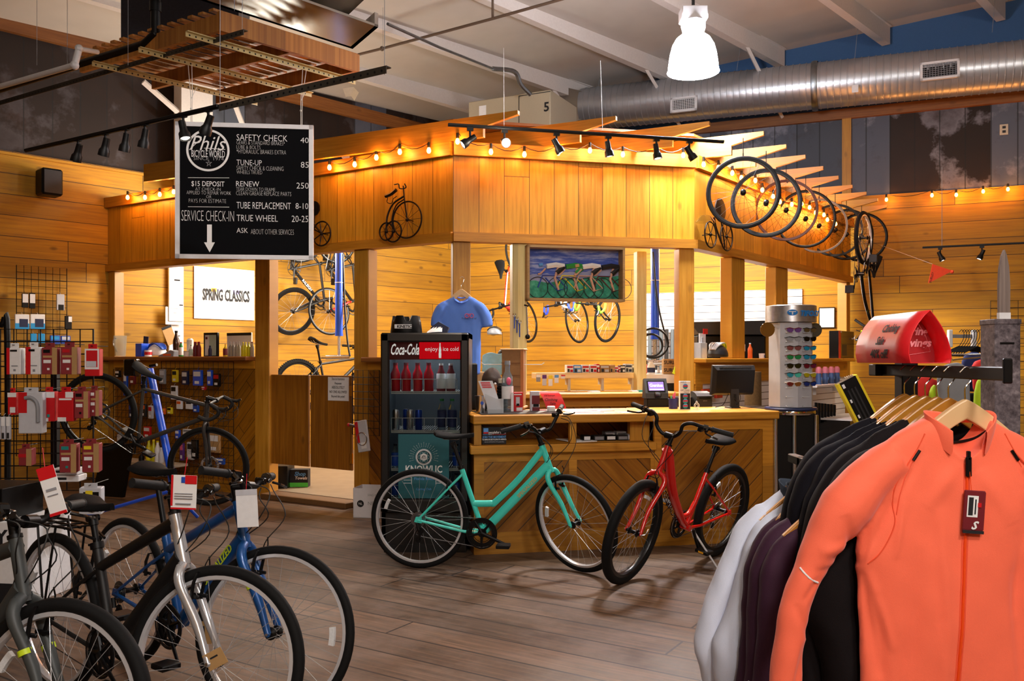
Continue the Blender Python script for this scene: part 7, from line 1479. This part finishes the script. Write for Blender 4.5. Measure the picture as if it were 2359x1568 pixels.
# wrenches, pump on the squared post; helmet and small items
fx=hx(FBC,1197,650); 
for i,(px,y0,y1) in enumerate(((1185,722,756),(1191,730,766),(1197,738,776))):
    x,z=FBC.hit(px,y0,-.01); s=FBC.depth(px,y0)/F0; H=(y1-y0)*s; t=thing('wrench','blue-handled wrench on the squared post, %s of three'%w_[i].replace('leftmost','leftmost'),'wrench',FBC.mat(x,-.012,z),'wrenches on the squared post'); m=MB(); m.tube([(0,0,-.03),(0,0,-H)],.009,6,flat=.6); obj('handle',m,'blue',t); m=MB(); m.ring((0,0,-.012),.014,.005,'y',12,5,a0=R(120),a1=R(420)); m.tube([(0,0,-.02),(0,0,-.05)],.006,6); obj('jaw',m,'steel',t)
x,z=FBC.hit(1212,705,-.01); t=thing('floor_pump_handle','slim silver pump hanging on the right of the squared post','pump',FBC.mat(x,-.02,z)); m=MB(); m.tube([(0,0,0),(.012,0,-.26)],.008,8); obj('barrel',m,'steel',t); m=MB(); m.ball((.012,0,-.28),.024,10,8); m.tube([(-.02,0,.01),(.02,0,.0)],.008,6); obj('head',m,'black',t)
tt=helmet(facing(1139,772,12.4),'small silver helmet hanging from the red bicycle handlebar','silver_neon2','black',.8); plain('silver_neon2','6a7078',.4)
m=MB(); m.tube([(-.04,0,.1),(0,0,.25),(.04,0,.1)],.003,4); tag(obj('helmet_strap',m,'black',None,facing(1139,772,12.4)),'thin strap carrying the hanging silver helmet','strap')
t=thing('work_cloth','light blue shop cloth bunched on a dark saddle behind the counter','cloth',facing(1150,835,9.2)); m=MB(); rng=random.Random(4); rows=[]
for i in range(7): rows.append([(-.18+.06*j+.01*math.sin(i*3+j), -.03*math.sin(j*2+i), .10-.035*i-.02*math.cos(j*2.2)*(1+i*.3)) for j in range(6)])
m.grid(rows); o=obj('cloth',m,'cloth_blue',t); md=o.modifiers.new('s','SUBSURF'); md.levels=2; md.render_levels=2; md=o.modifiers.new('s','SOLIDIFY'); md.thickness=.006; m=MB(); m.ball((.08,.04,.10),.06,12,8,(1.6,1,.9)); obj('saddle_shape',m,'dark_grey',t)
# back shelf with packets
s0=FBC.hit(1235,866,.45); x0=s0[0]; x1=FBC.hit(1467,868,.45)[0]; zs=FBC.hit(1440,858,.45)[1]
t=thing('pine_shelf','pale pine shelf on white brackets above the rear worktop','shelf',FBC.mat(x0,.45,0)); m=MB(); m.box(0,x1-x0,0,.18,zs-.055,zs,.003); obj('board',m,'pine',t)
for px in (1313,1390,1460): x=FBC.hit(px,880,.45)[0]-x0; m=MB(); m.box(x-.012,x+.012,.02,.05,1.13,zs-.055); m.box(x-.006,x+.006,.05,.15,zs-.12,zs-.055); obj('bracket',m,'cream',t)
its=[(1313,16,18,'white','brandred'),(1330,18,18,'lightblue','white'),(1349,17,18,'white','brandred'),(1367,17,18,'white','brandred'),(1377,8,20,'brandred','white'),(1393,22,18,'kraft','lightgrey'),(1411,12,18,'tan','kraft'),(1420,9,14,'white','brandred'),(1426,6,14,'brandred','white'),(1434,12,17,'dark_grey','white'),(1448,17,20,'lightgrey','navy'),(1460,9,19,'grey','white')]
nm12=('first','second','third','fourth','fifth','sixth','seventh','eighth','ninth','tenth','eleventh','last')
for i,(px,w,h,a,b) in enumerate(its):
    x,_=FBC.hit(px,850,.5); s=FBC.depth(px,850,.5)/F0; card('small_part_box','small %s and %s parts packet on the pine shelf, %s from the left'%({'lightblue':'light blue','brandred':'red','lightgrey':'light grey','dark_grey':'dark grey'}.get(a,a),{'lightblue':'light blue','brandred':'red','lightgrey':'light grey','dark_grey':'dark grey'}.get(b,b),nm12[i]),'packet',FBC.mat(x,.53,zs),w*s,h*s,.08,[a,b,'dark_grey'],[(.05,.9,.62,.85,1),(.5,.9,.1,.4,1),(.1,.4,.1,.5,2)],'packets on the pine shelf')
for i,(px,y0,y1,a,b) in enumerate(((1240,863,879,'white','grey'),(1254,863,888,'purple','lightgrey'),(1268,864,889,'yellow','white'),(1282,863,882,'lightblue','white'),(1297,863,872,'brandred','white'))):
    x,z=FBC.hit(px,y1,.40); s=FBC.depth(px,y1,.4)/F0; card('blister_card','small %s blister card hanging under the pine shelf'%{'lightblue':'blue','brandred':'red'}.get(a,a),'card',FBC.mat(x,.40,z),10*s,(y1-y0)*s,.01,[b,a],[(0,1,.65,1,1)],'cards hanging under the pine shelf')
for i,(px,w) in enumerate(((1250,24),(1368,22),(1465,28))):
    x=FBC.hit(px,900,.1)[0]; m=MB(); m.box(-w*.002,w*.002,-.06,.06,0,.012); tag(obj('paper_pad',m,'paper',None,FBC.mat(x,.10,1.13)),'white paper pad lying on the rear worktop, %s'%('left one','middle one','right one by the corner post')[i],'paper')
m=MB(); m.box(-.06,.06,-.02,.03,0,.018); tag(obj('teal_glasses_case',m,'teal_edge',None,FBC.mat(FBC.hit(1484,897,.05)[0],.05,1.13)),'small teal object at the right end of the rear worktop','case')
# slat wall goods in the workshop behind the right posts
for k in range(6):
    px=1497+k*13; x,z=RW.hit(px,758,-.12); m=MB(); m.cyl((0,0,-.62),(0,0,0),.028,8); m.cyl((0,0,0),(0,.1,.0),.006,5); tag(obj('rolled_tube',m,'dark_grey' if k%2 else 'grey2',None,RW.mat(x,-.12,z)),'dark rolled tyre hanging on the white slatwall, %s from the left'%('first','second','third','fourth','fifth','sixth')[k],'tyre','tyres on the slatwall')
plain('grey2','5a6670',.5)
for i,(px,py,w,h) in enumerate(((1543,827,33,18),(1543,844,33,17))):
    d=8.9; s=d/F0; p=P(px,py+h*.5,d); o=card('kraft_box','brown kraft box with black lettering, %s of the stack behind the corner post'%('upper','lower')[i],'box',Matrix.Translation((p.x,p.y,P(0,861,d).z+(.0775 if i==0 else 0))),w*s,.0765,.12,['kraft'],[]); text('box_lettering','SURLY',.05,'ink',o,T_(0,-.063,.024),bold=.001)
d=8.9; p=P(1535,866,d); t=thing('white_cabinet','white cabinet with papers behind the payment terminal','cabinet',Matrix.Translation((p.x,p.y-.05,0))); m=MB(); m.box(-.25,.17,-.1,.4,.06,P(0,861,d).z-.002,.004); obj('carcass',m,'white',t); m=MB(); m.box(-.22,.15,-.105,-.1,1.12,1.2); obj('open_slot',m,'black',t)
p=P(1555,848,8.4); o=card('neon_tag','neon yellow tag hanging beside the corner post','tag',Matrix.Translation((p.x,8.4,p.z-.06))@Rm('Y',R(20)),.06,.11,.01,['neon','ink'],[(.4,.6,.5,.65,1)])
t=thing('spray_bottle','pink spray bottle hanging in the workshop by the coiled hose','bottle',facing(1487,858,9.3)); m=MB(); m.lathe([(0,-.04),(.04,-.04),(.04,.05),(.015,.09),(0,.09)],16); obj('body',m,'pink',t); m=MB(); m.box(-.05,.02,-.015,.015,.09,.13,.004); obj('trigger',m,'black',t)
t=thing('spray_bottle','white bottle with dark label standing on the white cabinet','bottle',Matrix.Translation((P(1500,861,8.9).x,8.9,P(0,861,8.9).z))); m=MB(); m.lathe([(0,0),(.04,0),(.04,.08),(.02,.11),(.02,.13),(0,.13)],16); obj('body',m,'white',t); m=MB(); m.lathe([(.041,.015),(.041,.065)],16); obj('label_band',m,'navy',t)
# red gadgets in the low wall slat panel
for i,(px,py,mt,lab) in enumerate(((1648,880,'brandred','red pack hanging behind the monitor on the slat panel'),(1655,905,'wire_red','red wire basket behind the monitor'),(1625,908,'wire_red','dark and red chain pack left of the monitor on the slat panel'))):
    x,z=FCD.hit(px,py,-.05); card('hanging_pack',lab,'pack',FCD.mat(x,-.05,z-.05),.14 if i else .09,.10,.03,[mt,'white','black'],[(.1,.9,.3,.6,1 if i==0 else 2)])
plain('wire_red','b83018',.5)
# ---------------------------------------------------------------- saloon notice, shop towels, carton, small grid
x,z=FAB.hit(755,922,.02); x1,_=FAB.hit(803,922,.02); o=card('door_notice','white insurance notice taped on the right saloon door','notice',FAB.mat((x+x1)/2,.024,z),x1-x,FAB.hit(755,868,.02)[1]-z,.004,['paper'])
for i,(s_,sz) in enumerate((('Due to Insurance',.034),('Purposes',.034),('ABSOLUTELY',.040),('NO ONE ALLOWED',.036),('Beyond this point!',.034))): text('notice_lettering',s_,sz,'ink',o,T_(0,-.0035,.205-.043*i),sx=.72)
M,s=spot(690,1120,.06,0); o=card('shop_towel_pack','dark box reading shop towels with a green band under the saloon doors','box',M,.21,.19,.12,['ink','green_band','lightblue'],[(0,1,.02,.26,1)]); plain('green_band','50c840',.5)
text('box_lettering','Shop',.06,'lightblue',o,T_(.02,-.063,.125),shear=.2,bold=.002); text('box_lettering','Towels',.045,'white',o,T_(.03,-.063,.085),shear=.2,bold=.001)
M,s=spot(644,1125,.06,0); m=MB(); m.box(-.10,.085,0,.3,0,.24,.004); tag(obj('black_bin',m,'black',None,M),'plain black bin under the left saloon door','bin')
M=floorM(845,1193,R(-10)); d=CH*F0/(1188-825); t=thing('white_carton','white cardboard carton with black writing beside the cooler','carton',M); m=MB(); s=d/F0
m.box(-.13,.13,0,.004,0,.27);m.box(-.13,.13,.236,.24,0,.27);m.box(-.13,-.126,0,.24,0,.27);m.box(.126,.13,0,.24,0,.27);m.box(-.13,.13,0,.24,0,.006); cb_=obj('carton_body',m,'carton_white',t); plain('carton_white','d4d2d8',.7,var=.05)
m=MB(); m.lathe([(0,-.0025),(.032,-.0025),(.032,-.001),(0,-.001)],20,(-.06,0,.13),'y',False); obj('round_logo',m,'ink',cb_); text('carton_lettering','5065 NL',.03,'grey',cb_,T_(.06,-.001,.20)); text('carton_lettering','NEW',.045,'grey',cb_,T_(.06,-.001,.12)); text('carton_lettering','NL',.03,'white',cb_,T_(-.06,-.003,.12))
xa_,z1_=FAB.hit(812,852,-.14); xb_,_=FAB.hit(874,852,-.14); z0_=FAB.hit(812,1000,-.14)[1]; gridwall(FAB,xa_,xb_,z0_,z1_,-.14,'small black wire grid beside the drinks cooler',sp=.065)
x,z=FAB.hit(840,1040,-.25); o=card('mirror_pack','grey and red packed bicycle mirror hanging on the small grid','pack',FAB.mat(x,-.25,z)@Rm('Y',R(-10)),.14,.29,.02,['lightgrey','brandred','white'],[(0,.28,.3,.98,1),(.35,.8,.1,.3,2)]); m=MB(); m.tube([(-.04,0,.24),(-.14,0,.27)],.012,8); m.m=1; m.ball((-.15,0,.27),.018,8,6); m.m=0; m.ring((.0,-.015,.12),.06,.005,'y',18,5); obj('mirror_arm',m,['steel','red'],o)
# ---------------------------------------------------------------- grid on the left low wall with packs
xg0,zg1=FAB.hit(372,832,-.06); xg1,_=FAB.hit(538,832,-.06); gridwall(FAB,xg0,xg1,.1,zg1,-.06,'black wire grid under the left ledge carrying small packs',sp=.0762,r=.0028)
xg2,zg2=FAB.hit(262,850,-.06); gridwall(FAB,xg2,xg0-.03,.35,zg2,-.06,'black wire grid under the left ledge behind the gravel bicycle',sp=.0762,r=.0028)
PK=[(375,850,16,34,'grey','lightgrey','clear grey cap pack'),(404,852,15,28,'yellow','ink','yellow and black fork-shaped pack'),(402,888,17,32,'white','black','white and black arrow pack'),(427,854,18,32,'navy','white','dark blue pack'),(456,852,26,36,'stand_blue','white','large blue pouch'),(484,852,13,36,'stand_blue','white','narrow blue pouch'),(500,860,18,30,'black','red','black pack with red lettering'),
 (290,855,10,56,'blue','white','tall blue and white tool pack'),(306,855,16,30,'maroon','orange','red and orange pack'),(332,860,14,45,'blue','lightblue','blue pump pack'),(272,853,14,16,'black','white','small black label pack'),(414,922,15,20,'white','orange','white tag pack with black print'),(437,922,19,20,'white','ink','second white tag pack'),(452,925,14,24,'blue','navy','blue pouch under the white tags'),
 (392,938,13,15,'yellow','black','small yellow and black pack'),(378,940,7,14,'orange','yellow','tiny orange pack'),(305,930,18,32,'navy','blue','dark blue net bag'),(330,930,20,30,'dark_grey','orange','tool pack with orange handles'),(348,934,12,30,'lightgrey','red','slim pack with a red handle'),(340,982,20,26,'brandred','white','red and white pack'),(410,990,12,20,'stand_blue','white','short blue tool row pack'),(432,988,24,16,'white','grey','white label pack low on the grid'),
 (440,1018,20,40,'lightgrey','ink','white pack with a black ornate print'),(420,1020,10,40,'purple','pink','slim purple pack'),(449,1012,18,44,'black','dark_grey','black book-like pack'),(494,998,34,44,'kraft','white','kraft and white flat box'),(508,1055,24,14,'blue','white','small blue bag low on the grid'),(470,890,10,8,'red','white','tiny red round reflector'),(276,1000,12,66,'lightgrey','white','long leaning white pack')]
for i,(px,py,w,h,a,b,lab) in enumerate(PK):
    off=-.11; x,z=FAB.hit(px,py+h,off); s=FAB.depth(px,py,off)/F0
    card('hanging_pack',lab+' on the grid under the left ledge','pack',FAB.mat(x,off,z),w*s*1.15,h*s,.03,[a,b,'white'],[(.1,.9,.6,.9,1),(.25,.75,.12,.3,2)],'packs on the grid under the left ledge',hook=.03)
xq,zq=FAB.hit(270,1056,-.22); xr,_=FAB.hit(408,1070,-.22); m=MB(); m.box(xq,xr,-.34,-.08,zq-.03,zq); tag(obj('wire_grid_shelf',m,'cream',None,FAB.M),'pale shelf board low on the left grid holding bottles','shelf')
for i,(px,h,mt,cap) in enumerate(((343,.25,'oil_yellow','yellow'),(354,.25,'oil_yellow','yellow'),(363,.24,'white','yellow'),(372,.17,'lightgrey','white'),(326,.08,'black','dark_grey'))):
    x=FAB.hit(px,1050,-.2)[0]; bottle('lube_bottle','%s on the pale shelf under the ledge'%('yellow lubricant bottle, left one','yellow lubricant bottle, right one','tall white spray bottle','short white bottle','small black jar')[i],FAB.mat(x,-.2,zq),mt,h,.032,cap,lab=None if i else 'yellow',neck=.4,group='lubricants on the pale shelf')
# ---------------------------------------------------------------- accessory grids far left
x0,z1=LW.hit(38,610,-.06); x1,_=LW.hit(154,616,-.06); gridwall(LW,x0,x1,.35,z1,-.06,'tall black wire grid on the left board wall',sp=.0762,r=.003)
G2=Fr(P(0,0,5.6).x,5.6,R(2)); gx=lambda px:G2.hit(px,800)[0]
gridwall(G2,gx(-60),gx(215),G2.hit(0,1130)[1],G2.hit(0,758)[1],0,'black wire accessory grid at the far left hung with red and white packs',sp=.0762,r=.004)
t=thing('grid_stand','black tubular stand of the accessory grid at the left edge','stand',V(0,0,0)); p=P(10,760,5.75)
m=MB(); m.tube(curve([(p.x-.15,5.75,1.66),(p.x-.02,5.75,1.67),(p.x+.02,5.75,1.60),(p.x+.02,5.75,.02)],5),.02,10); obj('tube',m,'black',t); m=MB(); q=P(131,900,5.7); m.box(q.x-.02,q.x+.02,5.66,5.7,.0,1.5); obj('upright',m,'black',t); m=MB(); m.box(p.x-.1,q.x+.25,5.68,5.72,0.0,.03); obj('foot',m,'black',t)
def gp(px0,py0,px1,py1,off,label,mats,art,group,name='accessory_pack'):
    x0,z1=G2.hit(px0,py0,off); x1,_=G2.hit(px1,py0,off); z0=G2.hit(px0,py1,off)[1]
    t=thing(name,label,'pack',G2.mat((x0+x1)/2,off,z0),group); W=x1-x0; H=z1-z0
    for k in range(3):
        card('card_box' ,None,None,None,W,H-.03,.028,mats,art if k==0 else (),parent=t).location=(-.008*k,.032*k,0)
    m=MB(); m.box(-W*.3,W*.3,-.003,.0,H-.031,H,.001); obj('hang_tab',m,mats[0],t)
    m=MB(); m.tube([(0,-.03,H-.012),(0,-off-.002,H-.012)],.0025,5); obj('peg',m,'black',t); return t
g='accessory packs on the far left grid'
A1=[(0,.22,.0,1,1),(.25,.75,.86,.93,2),(.35,.8,.30,.34,3),(.5,.66,.12,.20,3)]
MR=['maroon_pack','kraft','paper','black','teal_edge','yellow','red']; plain('maroon_pack','8a2a30',.5)
def mr(lab,stripe,dot): return [(.68,1,0,1,1),(.1,.68,.62,.7,1),(.12,.55,.8,.92,stripe),(.14,.60,.42,.54,2),(.38,.52,.16,.24,dot)]
gp(18,790,50,862,-.2,'white pack with pink edge, first in the upper row of the far left grid',['white','brandred','black','grey'],A1,g)
gp(62,788,95,862,-.2,'white pack with red wedge, second in the upper row of the far left grid',['white','brandred','black','grey'],[(0,.34,0,1,1),(.2,.62,.84,.92,2),(.35,.8,.3,.34,3),(.5,.66,.1,.19,3)],g)
gp(98,789,134,862,-.2,'maroon and kraft box with black stripe, third in the upper row of the grid',MR,mr('',3,2),g); gp(142,788,180,862,-.2,'maroon and kraft box with red stripe, fourth in the upper row of the grid',MR,mr('',6,2),g)
t=gp(197,792,231,866,-.22,'red pack with white-framed window and white saddle parts, end of upper row',['brandred','white','lightgrey'],[(.02,.98,.25,1,1),(.12,.88,.33,.94,0),(.14,.8,.34,.55,2)],g)
gp(20,893,40,955,-.16,'small red and white pack, first in the second row of the grid',['brandred','white'],[(0,1,.8,1,1),(.3,.9,.1,.35,1)],g)
t=gp(45,892,100,998,-.24,'large white pack with a curved grey tube, second row of the grid',['lightgrey','brandred','grey'],[(0,.36,.5,1,1)],g); m=MB(); m.tube(curve([(-.03,-.02,.22),(.01,-.02,.22),(.045,-.02,.18),(.05,-.02,.07)],6),.012,8); obj('curved_tube',m,'grey',t)
gp(100,891,128,970,-.16,'red pack with teal dot and white wedge, middle of the second row',['brandred','white','teal_edge'],[(.3,1,.8,1,1),(.0,.5,0,.12,1),(.4,.62,.14,.24,2)],g)
gp(135,891,171,970,-.2,'bright red pack with white corners, second row of the grid',['brandred','white','maroon'],[(.5,1,.8,1,1),(.0,.55,0,.14,1),(.1,.9,.72,.78,1)],g)
gp(173,890,205,963,-.2,'maroon and kraft box with black stripe, second row of the grid',MR,mr('',3,3),g); gp(206,888,230,958,-.14,'maroon and kraft box with white dot, end of the second row',MR,mr('',2,2),g)
gp(139,1011,178,1088,-.2,'maroon and kraft box with teal stripe, lower row of the grid',MR,mr('',4,4),g); gp(191,1010,230,1087,-.2,'maroon and kraft box with yellow stripe, lower row of the grid',MR,mr('',5,2),g)
gp(45,1022,75,1072,-.14,'maroon and kraft box behind the charcoal handlebar, lower left of grid',MR,[(.6,1,0,1,1),(0,.6,.5,.7,6)],g)
t=gp(184,1112,235,1184,-.25,'white box with yellow corner label, lowest right on the grid',['lightgrey','black','yellow','red','white'],[(.2,.9,.1,.85,1),(.3,.62,.6,.9,2),(.45,.8,.55,.62,3),(.45,.85,.25,.38,4)],g)
for k in range(2): M,_s=onledge(G2,165+k*14,-.05,G2.hit(160,1105)[1]); card('white_flat_box','white flat box with dark print stacked low behind the red packs, %s'%('lower','upper')[k],'box',G2.mat(gx(172)-.01*k,-.05,G2.hit(160,1104)[1]+.045*k),.15,.04,.12,['white','ink'],[(.1,.5,.3,.7,1)])
for k in range(4): card('clear_tube','slim clear tube pack with white top, %s of four on the far left grid'%w_[k],'tube',G2.mat(gx(40+k*11),-.27,G2.hit(40,1003)[1]),.022,.14,.022,['lightgrey','white','dark_grey'],[(0,1,.6,1,1),(.2,.8,.05,.3,2)],'clear tube packs',hook=.02)
# cards high on the left wall grid
def lp(px0,py0,px1,py1,off,label,mats,art,name='hanging_card',gr='cards on the tall left wall grid'):
    x0,z1=LW.hit(px0,py0,off); x1,_=LW.hit(px1,py0,off); z0=LW.hit(px0,py1,off)[1]; card(name,label,'pack',LW.mat((x0+x1)/2,off,z0),abs(x1-x0),z1-z0,.02,mats,art,gr,hook=.02)
lp(34,723,67,757,-.2,'white and blue card with black gadget, left of two on the wall grid',['white','lightblue2','navy'],[(0,1,0,.38,1),(.3,.9,.12,.68,2)]); lp(70,723,103,757,-.2,'white and blue card with black gadget, right of two on the wall grid',['white','lightblue2','navy'],[(0,1,0,.38,1),(.3,.9,.12,.68,2)]); plain('lightblue2','1c96d8',.5)
lp(50,675,65,708,-.15,'small white tag over a black part, left of a pair',['black','white','red'],[(.1,.95,.35,.95,1)]); lp(67,675,81,710,-.15,'small white tag over a black part, right of a pair',['black','white','red'],[(.1,.95,.35,.95,1)])
lp(130,677,148,714,-.15,'clear bag with a white insert high on the wall grid',['lightgrey','black'],[(.2,.9,0,.35,1)]); lp(149,727,165,758,-.15,'dark card with a white corner at the right of the wall grid',['black','white','maroon'],[(.5,1,.55,.95,1)])
lp(115,772,138,792,-.1,'blue packet behind the accessory grid, left one',['blue','lightblue2'],[(.1,.9,.5,.9,1)]); lp(140,773,162,792,-.1,'blue packet behind the accessory grid, right one',['blue','lightgrey'],[(.1,.9,.5,.9,1)]); lp(70,768,84,790,-.3,'bright blue packet under the white and blue cards, left one',['lightblue2'],[]); lp(88,768,103,790,-.3,'bright blue packet under the white and blue cards, right one',['lightblue2'],[])
# boxes on the floor at the left
t=thing('rack_box','tall white box with large black letters behind the charcoal bicycle','box',Matrix.Translation((P(40,0,5.3).x,5.3,0))@Rm('Z',R(-8))); m=MB(); m.box(-.42,.22,-.2,.2,0,.49,.004); w1=obj('carton',m,'white',t); text('box_lettering','BURLEY',.12,'ink',w1,T_(-.12,-.202,.36),bold=.003); text('box_lettering','More Fun',.07,'yellow',w1,T_(-.05,-.202,.05),bold=.002); m=MB(); m.box(-.42,.22,-.203,-.2,.0,.13); obj('black_band',m,'ink',w1)
t=thing('black_box_with_lettering','black box with white lettering stacked on the white box at the left','box',Matrix.Translation((P(20,0,5.3).x,5.3,.492))@Rm('Z',R(-8))); m=MB(); m.box(-.4,.10,-.18,.18,0,.19,.004); w1=obj('carton',m,'black',t); text('box_lettering','TOPEAK',.05,'white',w1,T_(-.03,-.182,.11),bold=.002); text('box_lettering','joe blow',.03,'grey',w1,T_(-.03,-.182,.06))
m=MB(); m.prism([(-.2,0),(.2,0),(.32,.55),(-.05,.55)],-.02,.02); p=P(250,1100,9.0); tag(obj('black_board',m,'black',None,Matrix.Translation((p.x,9.0,.02))@Rm('Z',R(-20))),'black chalk board leaning at the foot of the left wall','board')
# ---------------------------------------------------------------- tags on the bicycles
def tagcard(px,py,d,w,h,rot,label,mats,art,name='price_tag'): 
    o=card(name,label,'tag',facing(px,py,d)@Rm('Y',R(rot))@T_(0,0,-h),w,h,.003,mats,art); m=MB(); m.tube([(0,0,h),(.0,.02,h+.06)],.0015,4); obj('tag_string',m,'red',o); return o
o=tagcard(425,1094,3.0,.088,.118,2,'large white and red star-edged price tag on the black bicycle',['paper','brandred','blue','grey'],[(0,1,0,.05,1),(0,.08,.1,1,1),(.55,1,.75,1,1),(.4,.55,.78,.95,2),(.15,.85,.45,.47,3),(.15,.85,.38,.40,3),(.15,.85,.31,.33,3),(.2,.8,.15,.18,3)])
tagcard(103,1075,2.7,.055,.155,-17,'long white and red tag hanging on the charcoal bicycle',['paper','brandred','grey'],[(0,1,.75,1,1),(0,1,0,.06,1),(.2,.8,.5,.55,2),(.2,.8,.4,.42,2)])
o=tagcard(567,1127,3.45,.085,.15,-3,'clear sleeve with white card hanging on the dark blue bicycle',['white','lightgrey'],[(0,1,.85,1,1)])
card('kraft_tag','kraft paper tag on the front hub of the black bicycle, tilted','tag',facing(505,1535,3.12)@Rm('Y',R(-28)),.075,.062,.003,['kraft','ink'],[(.3,.7,.6,.7,1)]); card('kraft_tag','upright kraft paper tag on the blue bicycle hub, left of the silver fork','tag',facing(473,1483,3.35)@Rm('Y',R(-2)),.048,.088,.003,['kraft','ink'],[(.2,.5,.2,.8,1)])
p=ri['T']@V(0,0,0)
FIN()
# ceiling lamps of the hall (high bays out of view, plus one low fill added for the jackets)
for (x,y,z,e) in ((-2.6,.2,4.0,65),(1.5,-.4,4.0,270),(5.5,4.5,4.3,60),(.6,-.8,3.0,170),(1.2,-4.0,4.2,90)):
    light('POINT',(x,y,z),e,(1,.96,.92),.25)
# work lights inside the workshop (fluorescent strips under its deck)
for (x,y,e) in ((-3.0,10.7,85),(-.9,10.8,160),(.9,11.6,190),(2.6,11.2,170)):
    light('POINT',(x,y,2.95),e*1.75,(1,.93,.80),.35)
for p in SB: light('POINT',p+V(0,-.045,-.0),3.6,(1,.38,.08),.02,name='string_bulb_light')
for (px,tx,ty,tz) in ((1083,.2,6.6,0),(1282,.6,7.2,1),(1401,1.2,7.3,1),(1512,1.4,6.6,0),(1588,2.2,7.6,1)):
    p=TR.at(TR.hit(px,320)[0],-.02,zT-.2); o=light('SPOT',p,55,(1,.86,.68),.03,spot=R(75),blend=.6); aim(o,(tx,ty,tz))
p=TR.at(TR.hit(1162,320)[0],-.1,zT-.12); o=light('POINT',p,14,(1,.86,.68),.04)
for px,t in ((334,(-4.4,7.2,0)),(422,(-2.6,7.6,0))):
    p=LT(px)-V(0,0,.25); o=light('SPOT',p,60,(1,.86,.68),.03,spot=R(60),blend=.6); aim(o,t)
for px in (2166,2262):
    x=RW.hit(px,568,-.9)[0]; p=RW.at(x,-.95,z_rt-.2); o=light('SPOT',p,30,(1,.84,.62),.03,spot=R(90),blend=.7); aim(o,RW.at(x-.3,-.2,.8))
o=light('AREA',(-.65,6.60,1.595),5,(.9,.95,1),.5,(R(20),0,0),sizey=.03)
o=light('SPOT',(-.6,1.6,4.7),260,(1,.97,.95),.1,spot=R(24),blend=.5); aim(o,(-2.25,7.2,2.7))  # added unseen spot that brightens the chalkboard
